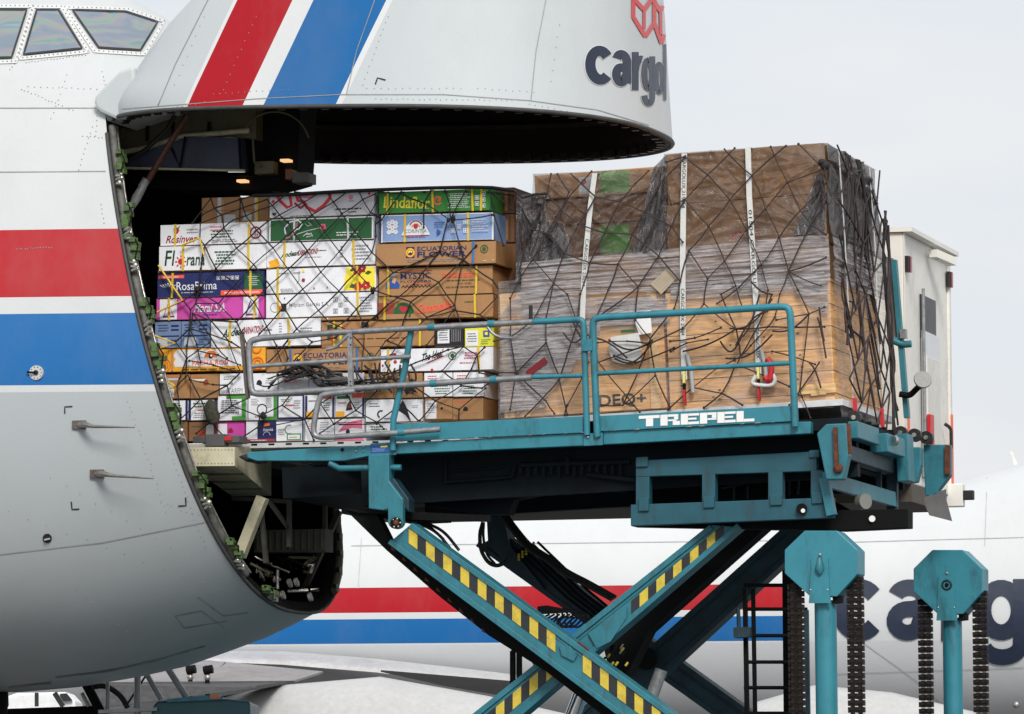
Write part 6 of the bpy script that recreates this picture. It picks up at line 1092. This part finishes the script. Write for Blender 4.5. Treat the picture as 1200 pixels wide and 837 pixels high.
# webbing straps
WEB = mat('white_webbing', (.62, .62, .60), .6, var=.1, scale=30, bump=.1, bscale=300); WEBG = mat('grey_webbing', (.36, .37, .38), .6, var=.15, scale=30)
def strap(pts, wpx, label, letters, low, t=T2 - .03):
    P = [Vector(p) for p in pts]; mb = MB(); vs = []
    for i, p in enumerate(P):
        a_ = L.P(p.x - wpx / 2, p.y, t); b_ = L.P(p.x + wpx / 2, p.y, t); vs += [a_, b_, a_ + Vector((0, .004, 0)), b_ + Vector((0, .004, 0))]
    n = len(P); mb.add(vs, [q for i in range(n - 1) for q in ((4 * i, 4 * i + 1, 4 * i + 5, 4 * i + 4), (4 * i + 2, 4 * i + 6, 4 * i + 7, 4 * i + 3), (4 * i, 4 * i + 4, 4 * i + 6, 4 * i + 2), (4 * i + 1, 4 * i + 3, 4 * i + 7, 4 * i + 5))], WEB)
    top = L.P(P[0].x, P[0].y, t); hw_ = wpx / 2 * .0081; mb.add([top + Vector((-hw_, 0, 0)), top + Vector((hw_, 0, 0)), top + Vector((hw_, 2.3, 0)), top + Vector((-hw_, 2.3, 0))], [(0, 1, 2, 3)], WEB)
    o = mb.build('webbing_strap', None, FL, tuple(L.P(*P[-1], t)), m=WEB, label=label, cat='strap', group='white webbing straps over the loader load')
    mb = MB()
    for (f0, f1, body) in letters:
        def at(f):
            tot = f * (n - 1); i = min(int(tot), n - 2); return P[i] + (P[i + 1] - P[i]) * (tot - i)
        vs_, fs_ = text_mesh(body, .0); q = []
        for x, y in vs_:
            p = at(f0 + (f1 - f0) * x); q.append(L.P(p.x + (y - .5) * wpx * .62, p.y, t - .004))
        mb.add(q, fs_, PMAT('black'))
    mb.build('lettering', o)
    if low:
        x, y = P[-1]; mb = MB(); mb.obox(L.P(x, y - 10, t - .02), L.P(x, y + 4, t - .02), .02, .055, up=(0, 1, 0), m=mat('buckle_yellow', srgb((220, 214, 120)), .5)); mb.obox(L.P(x, y + 5, t - .02), L.P(x, y + 12, t - .02), .02, .05, up=(0, 1, 0), m=BLACKST); mb.obox(L.P(x, y + 12, t - .02), L.P(x + 1, y + 30, t - .02), .02, .055, up=(0, 1, 0), m=mat('red_webbing', srgb((190, 30, 40)), .6)); mb.build('buckle', o)
        mb = MB(); mb.tube([L.P(x + 3, y - 30, t - .02), L.P(x + 8, y - 10, t - .03), L.P(x + 10, y + 15, t - .02)], .022, 6, WEBG); mb.build('strap_tail', o)
strap([(697, 203), (692, 240), (687, 290), (684, 330), (682.5, 375)], 6, 'white lettered webbing strap over the left part of the load', [(.45, .78, 'CARGOLUX 23054')], False)
strap([(802, 180), (801, 230), (800, 300), (800, 380), (802, 445)], 6.5, 'white webbing strap down the middle of the load, above the letters of the toe board', [(.02, .3, 'CARGOLUX 21504'), (.62, .8, 'CARGOLUX 21504')], True)
strap([(876.5, 173), (878, 230), (883, 310), (887, 370), (889, 440)], 6.5, 'white webbing strap right of the middle, ending in a red ratchet tag', [(.30, .62, '01504 CARGOLUX'), (.80, .93, 'CARGOLUX')], True)
mb = MB(); mb.tube(rpath(px4([(899, 420), (905, 428), (902, 448), (896, 442)], T2 - .09), .1), .028, 8, mat('red_webbing', srgb((190, 30, 40)), .6)); mb.tube(rpath(px4([(886, 440), (880, 450), (892, 452), (906, 452), (909, 444), (903, 436)], T2 - .08), .12), .02, 8, WEB); mb.build('red_ratchet_tag', None, FL, tuple(L.P(900, 440, T2 - .1)), label='red looped webbing tag hanging on the right hand strap', cat='strap tag')
wv = .03
for (a_, b_, c_) in ((.72, .80, 0), (2.2, 2.1, 1)):
    mb = MB(); pts = [(ue2 + .05, a_, vt - .02), (ue2 + .06, a_ + .05, vt2), (ue2 + .06, b_, vb + .2)]
    for p, q in zip(pts, pts[1:]): mb.add([Vector(p) + Vector((0, -wv, 0)), Vector(p) + Vector((0, wv, 0)), Vector(q) + Vector((0, wv, 0)), Vector(q) + Vector((0, -wv, 0))], [(0, 1, 2, 3)], WEB)
    mb.box(ue2 + .06, ue2 + .09, b_ - .03, b_ + .03, vb + .02, vb + .2, MATS['red_webbing'])
    mb.build('webbing_strap', None, FL, (ue2, b_, vb), m=WEB, label=('red ended webbing strap down the rear end of the load, nearer the gate', 'red ended webbing strap down the rear end of the load, nearer the truck')[c_], cat='strap', group='webbing straps on the end of the load')
# pallet base
mb = MB(); u0, v0 = L.loc(590, 494, T2 + .1); mb.box(u0, ue2 + .04, T2 - .02, T2 + 2.5, v0 - .06, v0 + .0, None); mb.build('pallet', None, FL, ((u0 + ue2) / 2, 1.6, v0 - .06), m=MATS['pallet_aluminium'], label='flat aluminium pallet under the wrapped crates on the loader', cat='pallet')
# net
N2 = [[(646, 204), (641, 227), (678.5, 263), (708.6, 273), (741, 275), (772, 300), (797, 330)], [(693.5, 201), (665.6, 232), (645, 275)], [(669, 204), (698, 231), (727, 236), (760, 250), (787, 265), (800, 284)], [(698, 231), (678.5, 263), (661, 296.6), (649, 332), (640, 372)], [(727, 236), (708.6, 273), (691, 308), (680, 345)], [(727, 236), (745, 215), (760, 200)],
 [(776, 212), (741, 275), (724, 309.5), (713, 340)], [(787, 265), (772, 300), (748, 336)], [(622.6, 268.6), (645, 275), (661, 296.6), (691, 308), (724, 309.5), (748, 336)], [(641, 227), (622.6, 268.6)], [(625, 304), (649, 332), (665, 345)], [(625, 304), (652, 254), (667, 225), (653, 204)], [(625, 304), (612, 322)], [(612, 255), (622.6, 268.6), (612, 290), (625, 304)], [(776, 212), (787, 240), (802.6, 234)],
 [(802.6, 234), (829.5, 205), (861, 174)], [(803, 184), (829.5, 205), (855, 234), (874.6, 269.7), (892, 310.5), (900, 340), (897, 365)], [(849, 175), (881, 206), (897, 245), (913, 278), (924, 318), (935, 340)], [(903, 172), (923, 214), (938, 247), (950, 263), (968, 275)], [(936, 169), (966, 200)], [(781, 190), (803, 183)], [(802.6, 234), (787, 265)], [(802.6, 234), (830.5, 265), (849, 306), (862, 335), (870, 360)], [(855, 234), (830.5, 265), (807, 294), (797, 330)], [(881, 206), (855, 234)], [(921, 171), (881, 206)],
 [(967, 197), (923, 214), (897, 245), (874.6, 269.7), (849, 306), (829.5, 326.7), (825, 356)], [(968, 215), (938, 247), (913, 278), (892, 310.5), (866, 337), (840, 356)], [(968, 237), (950, 263), (924, 318), (914, 345), (908, 372)], [(807, 294), (829.5, 326.7)], [(924, 318), (968, 302)], [(924, 318), (962, 335)], [(776, 212), (802.6, 184)],
 [(713, 340), (698, 372), (690, 400)], [(748, 336), (745, 375), (762, 397)], [(748, 336), (728, 352), (700, 372)], [(797, 330), (790, 362), (762, 397), (730, 475)], [(762, 403), (800, 385), (826, 356)], [(700, 425), (762, 403)], [(768, 440), (730, 475), (705, 475)], [(762, 397), (768, 440), (785, 478)], [(700, 423), (735, 465), (750, 483)], [(783, 480), (812, 454), (840, 432), (868, 418), (905, 345)], [(812, 454), (846, 461), (870, 475)], [(846, 461), (860, 432), (868, 418)], [(846, 461), (825, 478)],
 [(826, 356), (863, 386), (868, 418)], [(863, 386), (900, 383), (966, 383)], [(863, 386), (845, 345), (862, 335)], [(905, 412), (955, 427)], [(870, 430), (925, 453), (940, 465)], [(948, 368), (940, 430), (937, 458), (950, 490)], [(960, 425), (937, 458)], [(910, 375), (948, 368), (966, 360)], [(948, 368), (935, 340)], [(785, 400), (814, 396), (845, 384)], [(700, 402), (735, 400), (762, 403)], [(720, 417), (745, 425), (790, 408)], [(786, 412), (805, 402), (830, 398)],
 [(640, 402), (605, 437), (598, 480)], [(640, 372), (640, 402), (655, 440)], [(677, 379), (655, 445), (615, 488)], [(598, 395), (605, 437)], [(605, 437), (640, 470), (650, 485)], [(598, 395), (625, 375), (649, 332)], [(655, 445), (665, 486)], [(690, 425), (665, 475), (662, 486)], [(665, 345), (677, 379), (690, 400)], [(680, 345), (677, 379)], [(612, 322), (598, 350), (598, 395)], [(579, 400), (598, 395)], [(580, 436), (605, 437)], [(937, 458), (925, 475)], [(900, 383), (880, 405), (868, 418)], [(908, 372), (900, 383)]]
def net2x(mb):
    rg = random.Random(17)
    tu = vt; 
    def E(t, v, d=.07): return Vector((ue2 + d + rg.uniform(-.01, .02), t, v))
    for i in range(9):     # steep cords down the end face, crossing
        t0 = rg.uniform(.5, 2.5); t1 = min(2.65, max(.5, t0 + rg.uniform(-.9, 1.0))); v1 = vt - .03; v2 = vb + rg.uniform(.02, .9)
        n = 8; mb.tube([E(t0 + (t1 - t0) * k / n, v1 + (v2 - v1) * k / n, .05 + .03 * math.sin(k)) for k in range(n + 1)], rg.uniform(.009, .014), 5, NETB if i % 3 else NETM)
    nt_ = [.5, 1.05, 1.6, 2.15, 2.65]; nv_ = [vt - .05 - k * (vt - vb) / 6 for k in range(7)]
    nod = {(i, j): E(nt_[i] + rg.uniform(-.08, .08), nv_[j] + rg.uniform(-.08, .08) - (.2 if i % 2 else 0)) for i in range(5) for j in range(7)}
    for i in range(5):
        for j in range(6):
            if i < 4: mb.tube([nod[i, j], nod[i + 1, j + (1 if rg.random() < .7 else 0)]], .009, 5, NETB)
            if i > 0: mb.tube([nod[i, j], nod[i - 1, j + 1]], .009, 5, NETB)
    for i in range(5):     # tangle at the far edge
        v1 = vt - rg.uniform(.38, .7); pts = [Vector((ue2 + .06 + rg.uniform(0, .05), te + rg.uniform(-.30, -.04), v1 - k * rg.uniform(.3, .42))) for k in range(7)]; mb.tube(rpath(pts, .2, 3), rg.uniform(.009, .016), 5, NETM if i % 2 else NETB)
    for i in range(4):     # loops at mid height of the end and the gate
        c_ = E(rg.uniform(.5, 2.7), rg.uniform(vb + .7, vb + 1.35), .09); mb.tube(rpath([c_ + Vector((rg.uniform(-.02, .03), rg.uniform(-.25, .25), rg.uniform(-.25, .15))) for k in range(4)], .15, 4), rg.uniform(.008, .013), 5, NETM if i % 2 else NETB)
    def loops(cx, cy, rx, ry, n, t, mm=NETB):
        for i in range(n):
            pts = [L.P(cx + rg.uniform(-rx, rx), cy + rg.uniform(-ry, ry), t + rg.uniform(-.05, .03)) for k in range(4)]; mb.tube(rpath(pts, .3, 5), rg.uniform(.007, .011), 5, mm)
    def droop(x0, y0, x1, y1, d, t=T2 - .09, r_=.009, mm=NETB):
        n = 9; mb.tube([L.P(x0 + (x1 - x0) * k / n, y0 + (y1 - y0) * k / n + d * math.sin(math.pi * k / n), t) for k in range(n + 1)], r_, 5, mm)
    for a_ in ((713, 398, 765, 398, 12), (720, 420, 765, 400, 14), (690, 395, 735, 420, -6), (800, 412, 862, 386, 4), (844, 400, 870, 392, 16), (855, 385, 905, 350, 12), (862, 405, 900, 365, -10), (870, 395, 890, 345, 8), (850, 420, 905, 392, 10), (905, 345, 880, 330, 4), (670, 372, 690, 392, 12), (660, 390, 688, 385, 14), (905, 388, 948, 368, 8), (960, 360, 966, 400, 6), (958, 372, 968, 420, -5), (612, 250, 606, 300, 8), (618, 262, 608, 320, 5), (948, 425, 962, 455, -6), (960, 205, 972, 240, 5), (966, 196, 975, 230, 6)): droop(*a_)
    mb.ball(L.P(967, 194, T2 - .06), .05, NETM); mb.ball(L.P(963, 190, T2 - .08), .035, NETM)
    for t in [T2 - .02]:
        mb.tube([L.P(x, y, t) for x, y in ((603, 223), (612, 232), (625, 228), (640, 227))], .012, 6, NETM)
net_obj(FL, N2, T2 - .055, NETB, 'cargo_net', 'brown knotted cargo net with dangling loops over the wrapped load on the loader', extra=net2x, seed=8, r=.0070, sag=.008)

# ================================================================ the box truck behind
TR = thing('catering_truck', 'tall off white box truck with red marker lamps, standing behind the loader', 'truck', FT, (1.5, 2, 0))
BOXW = mat('offwhite_truck_paint', (.76, .745, .69), .45, var=.04, scale=2, dirt=(.35, .34, .30), dscale=1.5, damt=.5); T_ = FT
ux, vz = T_.loc(1058, 272, 0); _, vb_ = T_.loc(1058, 565, 0); ul_ = ux - 6.0; DW = 2.45
mb = MB(); mb.box(ul_, ux, 0, DW, vb_, vz); tb_ = mb.build('truck_body', TR, m=BOXW, bevel=.015)
mb = MB(); mb.box(ul_ - .05, ux + .10, -.04, DW + .1, vz + .0, vz + .045); mb.build('roof_edge', tb_, m=BOXW)
mb = MB(); mb.box(ux + .002, ux + .012, 0, .06, vb_, vz); mb.build('corner_post', tb_, m=BOXW); mb = MB(); mb.box(ux + .002, ux + .03, DW - .09, DW, vb_, vz); mb.build('corner_post', tb_, m=BOXW)
for t in (.12, DW - .06):
    mb = MB(); zz = vz - .26 if t < 1 else vz - .20; mb.box(ux + .012, ux + .06, t - .04, t + .04, zz - .14, zz + .02, mat('red_marker_lens', srgb((120, 16, 30)), .25)); mb.box(ux + .012, ux + .05, t - .1, t - .04, zz - .14, zz + .02, BLACK); mb.build('marker_lamp', TR)
mb = MB(); mb.box(ux + .003, ux + .02, .85, 1.65, vz - 1.0, vz - .55, mat('dark_door_gap', (.05, .055, .055), .5)); mb.box(ux + .01, ux + .035, .85, 1.75, vb_ + .1, vz - .92, mat('pale_door_panel', (.66, .68, .70), .4, var=.05, dirt=(.4, .4, .4), dscale=3, damt=.5)); mb.box(ux + .02, ux + .045, 1.0, 1.7, vb_ + .1, vb_ + 1.35, mat('cream_door_panel', (.66, .64, .58), .45)); mb.tube([(ux + .05, .80, vb_ + .1), (ux + .05, .80, vz - .5)], .018, 6, GALV)
dr_ = mb.build('rear_door', TR, bevel=.004)
mb = MB(); mb.tube(rpath([(ux + .04, 1.95, vb_ + .72), (ux + .1, 1.98, vb_ + .68), (ux + .1, 1.98, vb_ + .45), (ux + .04, 1.95, vb_ + .4)], .04), .018, 8, BLACK); mb.build('grab_handle', TR)
mb = MB(); mb.box(ux + .045, ux + .08, .95, 1.15, vb_ + .48, vb_ + .75, mat('red_lever', srgb((190, 20, 34)), .4)); mb.box(ux + .045, ux + .08, 1.1, 1.16, vb_ + .25, vb_ + .5, MATS['red_lever']); mb.build('door_lever', TR)
mb = MB(); mb.tube([(ux + .02, 1.25, vz - .12), (ux + .12, 1.28, vz - .14)], .02, 8, GALV); mb.obox((ux + .08, 1.2, vz - .10), (ux + .22, 1.55, vz - .16), .10, .08, m=BOXW); mb.build('camera_housing', TR)
mb = MB(); mb.box(ux + .012, ux + .02, .07, .16, vb_ + .05, vb_ + .75, mat('orange_reflector', srgb((236, 96, 50)), .4)); mb.box(ux + .031, ux + .04, DW - .10, DW - .01, vb_ + .02, vb_ + .85, MATS['orange_reflector']); mb.build('reflector_strip', TR)
mb = MB(); mb.box(ux - .1, ux + .15, DW - .12, DW + .02, vb_ - .12, vb_ + .12, BOXW); mb.box(ux + .08, ux + .26, DW - .10, DW - .02, vb_ - .05, vb_ + .05, BLACK); mb.build('rear_buffer', TR, bevel=.01)
u3, v3 = T_.loc(400, 600, .3); mb = MB(); mb.box(u3, ux, .3, 2.2, v3 - .02, v3 + .16, mat('brown_grey_underframe', srgb((78, 72, 62)), .7, var=.25)); mb.box(ul_, ux, .15, 2.3, v3 + .16, vb_, MATS['brown_grey_underframe']); mb.build('underframe', TR)
mb = MB()
for uu in (ux - 1.35, ): mb.box(uu - .06, uu + .06, .6, .9, 1.0, v3, BLACKST)
mb.box(ux - 3.4, ux - 3.2, 1.6, 1.9, 1.0, v3, BLACKST) if False else None
mb.box(ul_ - 1.5, ux, .2, 2.3, .6, 1.2, BLACKST); mb.build('lift_mast', TR)
for wx in (ul_ - .3, ux - 1.0):
    for wt in (.2, 2.2): mb = MB(); mb.cyl((wx, wt - .15, .5), (wx, wt + .15, .5), .5, 24, BLACK); mb.build('wheel', TR)

# ================================================================ the aircraft in the background
B_ = FB; J2 = thing('airliner', 'distant white freight aircraft with red and blue stripes standing beyond the loader', 'aircraft', FB, (0, 0, 0))
zc = 7.35; RR = 3.28; LV2 = livery('distant_fuselage_paint', [(-99, (196, 198, 201)), (B_.loc(400, 756.5, -RR)[1], (204, 207, 208)), (B_.loc(400, 754.5, -RR)[1], BLUC), (B_.loc(400, 726, -RR)[1], (204, 207, 208)), (B_.loc(400, 718.5, -RR)[1], REDC), (B_.loc(400, 689, -RR)[1], (204, 207, 208))], dirt=.12)
LV2b = livery('distant_white_paint', [(-99, (196, 198, 201)), (B_.loc(1000, 751, -RR)[1], (204, 207, 208))], dirt=.12)
uS = B_.loc(935, 720, -RR)[0]
def ring2(u, hump, n=96):
    out_ = []
    for k in range(n):
        a = 2 * math.pi * k / n; z = zc + RR * math.sin(a); y = RR * math.cos(a)
        if math.sin(a) > .2: z += hump * (math.sin(a) - .2) / .8
        out_.append(Vector((u, -y, z)))
    return out_
def seg(u0, u1, n, hf, m, nm):
    rr = [ring2(u0 + (u1 - u0) * i / n, hf(u0 + (u1 - u0) * i / n)) for i in range(n + 1)]; vs = [p for r_ in rr for p in r_]; k_ = len(rr[0])
    mb = MB(); mb.add(vs, [(i * k_ + k, i * k_ + (k + 1) % k_, (i + 1) * k_ + (k + 1) % k_, (i + 1) * k_ + k) for i in range(len(rr) - 1) for k in range(k_)], m, True); o = mb.build(nm, J2)
    a = o.data.attributes.new('sv', 'FLOAT', 'POINT')
    for i, p in enumerate(vs): a.data[i].value = p.z
    return o
uh = B_.loc(1085, 560, 0)[0]; hump = lambda u: max(0, min(1.7, (u - uh) * .26))
f1 = seg(-40, uS, 10, hump, LV2, 'fuselage'); f2 = seg(uS, 34, 26, hump, LV2b, 'forward_fuselage')
T_FAR = bvh(f2, f1)
FPX = {'c': 980}
def fmap(a, b): return (977 + a * 61, 751 + b * 72)
word_on(T_FAR, 'cargolux', lambda a, b: fmap(a, b), lambda x: 18.5, f2, 'lettering', FB, .035, outline=False)
mb = MB()
for pts in ([(412, 640), (900, 634)], [(985, 636), (1200, 630)], [(412, 603), (700, 602)], [(965, 790), (1200, 782)], [(425, 612), (420, 690)], [(1157, 560), (1154, 640)]): stroke(mb, T_FAR, pts, .8, .02, mat('faint_seam', (.42, .43, .44), .6), FB, step=20)
stroke(mb, T_FAR, [(1010, 752), (1050, 780), (1090, 810), (1110, 837)], .9, .02, MATS['faint_seam'], FB, step=12); mb.build('panel_seam', J2)
mb = MB(); mb.ball(B_.P(1191, 826, -2.6), .1, BRIGHTM); mb.build('static_port', J2)
mb = MB(); mb.prism([B_.loc(*p, 0) for p in ((1194, 548), (1187, 530), (1184, 529), (1190, 549))], -.05, .05, BOXW); mb.build('aerial', J2)
# wing, flap fairings and engine
WG = mat('distant_wing_paint', (.50, .50, .50), .4, var=.12, dirt=(.25, .24, .22), dscale=.5, damt=.5); WGU = mat('wing_underside_grey', (.27, .265, .26), .5, var=.2, dirt=(.14, .13, .12), dscale=.4, damt=.8)
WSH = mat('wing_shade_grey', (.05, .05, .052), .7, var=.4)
def sheet(name, pts, m, th=.12):
    P = [B_.P(*p) for p in pts]; n = len(P); q = Vector((0, .05, th)); mb = MB(); mb.add(P + [p + q for p in P], [tuple(range(n)), tuple(range(2 * n - 1, n - 1, -1))] + [(i, i + n, (i + 1) % n + n, (i + 1) % n) for i in range(n)], m); return mb.build(name, J2)
mb = MB(); top = ((150, 762), (240, 763), (330, 763), (440, 772), (540, 783), (640, 795)); bot = ((150, 772), (225, 775), (330, 779), (440, 788), (540, 800), (640, 815)); vs = []
for k in range(7):
    f = k / 6
    for a, b in zip(top, bot): vs.append(B_.P(a[0] + (b[0] - a[0]) * f, a[1] + (b[1] - a[1]) * f, -3.3 - 1.3 * math.sin(f * math.pi / 2)))
mb.add(vs, [(k * 6 + i, k * 6 + i + 1, (k + 1) * 6 + i + 1, (k + 1) * 6 + i) for k in range(6) for i in range(5)], WG, True); mb.build('wing_fillet', J2)
sheet('wing', ((130, 772, -4.4), (228, 775, -4.4), (378, 789.5, -6), (345, 800, -9), (120, 830, -13)), WGU, .06)
sheet('flap_panel', ((196, 777, -5.3), (264, 777.5, -5.3), (254, 786, -6.6), (180, 786, -6.6)), mat('flap_grey', (.30, .295, .285), .5, var=.15), .05)
sheet('flap_panel', ((266, 778, -5.3), (374, 789.5, -6), (360, 791.5, -6.6), (256, 786.5, -6.6)), MATS['flap_grey'], .05)
sheet('wing_cavity_shade', ((110, 802, -13.2), (345, 800, -9.2), (300, 806, -13), (100, 832, -14)), WSH, .05)  # dark sheet painted in for the shade beneath the flap
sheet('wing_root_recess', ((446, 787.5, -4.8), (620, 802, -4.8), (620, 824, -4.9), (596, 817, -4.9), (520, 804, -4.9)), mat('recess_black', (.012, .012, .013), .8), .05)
def pod(name, pts, rads, m, t, n=32):
    mb = MB(); mb.tube([B_.P(x, y, t) for x, y in pts], rads, n, m); return mb.build(name, J2)
nac = pod('belly_fairing', [(150, 895), (262, 882), (330, 876), (440, 873), (560, 893), (700, 918)], [1.0, 1.40, 1.55, 1.70, 1.65, 1.5], mat('cowling_paint', (.47, .47, .465), .4, var=.08, dirt=(.38, .37, .36), dscale=.4, damt=.5), -10)
pod('engine_cowling', [(900, 880), (960, 864), (1040, 868), (1130, 880), (1230, 900)], [1.25, 1.3, 1.2, 1.0, .8], MATS['cowling_paint'], -8)
for x, y in ((223, 788), (243, 788)): mb = MB(); mb.tube([B_.P(x, y - 8, -11), B_.P(x, y + 34, -11)], .06, 8, BLACKST); mb.ball(B_.P(x, y + 6, -11), .09, BRIGHTM); mb.tube([B_.P(x - 4, y - 2, -11), B_.P(x + 6, y - 4, -11)], .12, 6, BLACKST); mb.build('flap_actuator', J2)
mb = MB(); mb.tube([B_.P(-250, 900, 6), B_.P(-250, 960, 6)], .4, 10, GALV); mb.tube([B_.P(900, 900, 0), B_.P(900, 960, 0)], .3, 10, GALV); mb.build('landing_gear', J2)

# ================================================================ equipment under the nose
W_ = FW
EQ = thing('service_tractor', 'teal service vehicle partly seen under the nose, bottom left of the photograph', 'service vehicle', FW, tuple(W_.P(220, 834, 2)))
mb = MB(); mb.prism(poly(W_, [(185, 822), (243, 817), (293, 822), (296, 900), (160, 900), (180, 826)], 1), 1, 3, mat('tractor_teal', srgb((24, 84, 96)), .4, var=.15, dirt=(.01, .02, .02), dscale=3, damt=.6)); mb.build('cab', EQ, bevel=.02)
mb = MB(); mb.prism(poly(W_, [(196, 819.5), (244, 815), (262, 817), (262, 820), (196, 823)], .95), .9, 3, TEAL); mb.build('roof', EQ)
mb = MB(); mb.prism(poly(W_, [(115, 832), (184, 829), (184, 833), (115, 836)], .9), .9, 1.2, GALV); mb.build('bumper', EQ)
mb = MB(); mb.box(W_.P(246, 816, .9).x, W_.P(258, 816, .9).x, .88, 1.0, W_.P(246, 819, .9).z, W_.P(246, 815, .9).z, mat('orange_lens', srgb((220, 110, 60)), .3)); mb.build('beacon', EQ)
for x in (180, 285): mb = MB(); c_ = W_.P(x, 900, 1.0); mb.cyl((c_.x, .8, .45), (c_.x, 1.1, .45), .45, 20, BLACK); mb.build('wheel', EQ)
ST = thing('access_steps', 'dark mobile steps with pale grey handrails under the belly of the nose', 'mobile steps', FW, tuple(W_.P(150, 837, 2.5)))
GR2 = mat('pale_handrail', (.34, .35, .36), .4, .5, var=.2)
for pts, r_, m_ in (([(99, 798), (121, 840)], .05, BLACKST), ([(126, 790), (126, 840)], .022, GR2), ([(161, 784), (161, 840)], .035, GR2), ([(169, 785), (189, 820)], .028, GR2), ([(194, 779), (219, 818)], .035, GR2), ([(43, 812), (43, 828)], .022, GR2), ([(64, 812), (74, 828)], .028, GR2), ([(96, 812), (104, 828)], .02, GR2)):
    mb = MB(); mb.tube(path(W_, pts, 2.5), r_, 8, m_); mb.build('handrail', ST)
mb = MB(); mb.prism(poly(W_, [(0, 831), (112, 827), (118, 900), (0, 900)], 2.7), 2.7, 3.6, BLACKST); mb.build('platform', ST)
mb = MB(); mb.tube(rpath(path(W_, [(108, 805), (124, 803), (142, 815), (150, 830)], 2.6), .2), .03, 8, BLACK); mb.tube(path(W_, [(172, 790), (146, 830)], 2.55), .012, 5, BLACK); mb.build('hose', ST)
VN = thing('parked_van', 'white van glimpsed far behind under the belly of the nose', 'van', FW, tuple(W_.P(50, 837, 60)))
mb = MB(); mb.prism(poly(W_, [(6, 836), (8, 816), (20, 812), (78, 811), (88, 822), (90, 836)], 60), 60, 62, mat('van_white', (.75, .76, .77), .35)); mb.build('body', VN, bevel=.05)
mb = MB(); mb.prism(poly(W_, [(70, 813), (78, 812.5), (85, 821), (72, 822)], 59.9), 59.9, 59.98, BLACK); mb.build('window', VN)
for x in (22, 74): mb = MB(); c_ = W_.P(x, 840, 60); mb.cyl((c_.x, 59.8, .4), (c_.x, 60.1, .4), .4, 18, BLACK); mb.build('wheel', VN)
mb = MB(); c_ = FA.P(-5, 828, 0); mb.tube([c_ + Vector((0, 0, 2)), c_ + Vector((0, 0, -.4))], .12, 12, BLACKST); mb.build('gear_leg', jet)
for t in (-.3, .3): mb = MB(); mb.cyl((c_.x, t - .2, .62), (c_.x, t + .2, .62), .62, 28, BLACK); mb.build('nose_wheel', jet)
mb = MB(); mb.prism(poly(FA, [(-30, 800), (5, 806), (6, 826), (2, 837), (-30, 837)], .3), -.4, .4, BLACKST); mb.build('gear_door', jet)
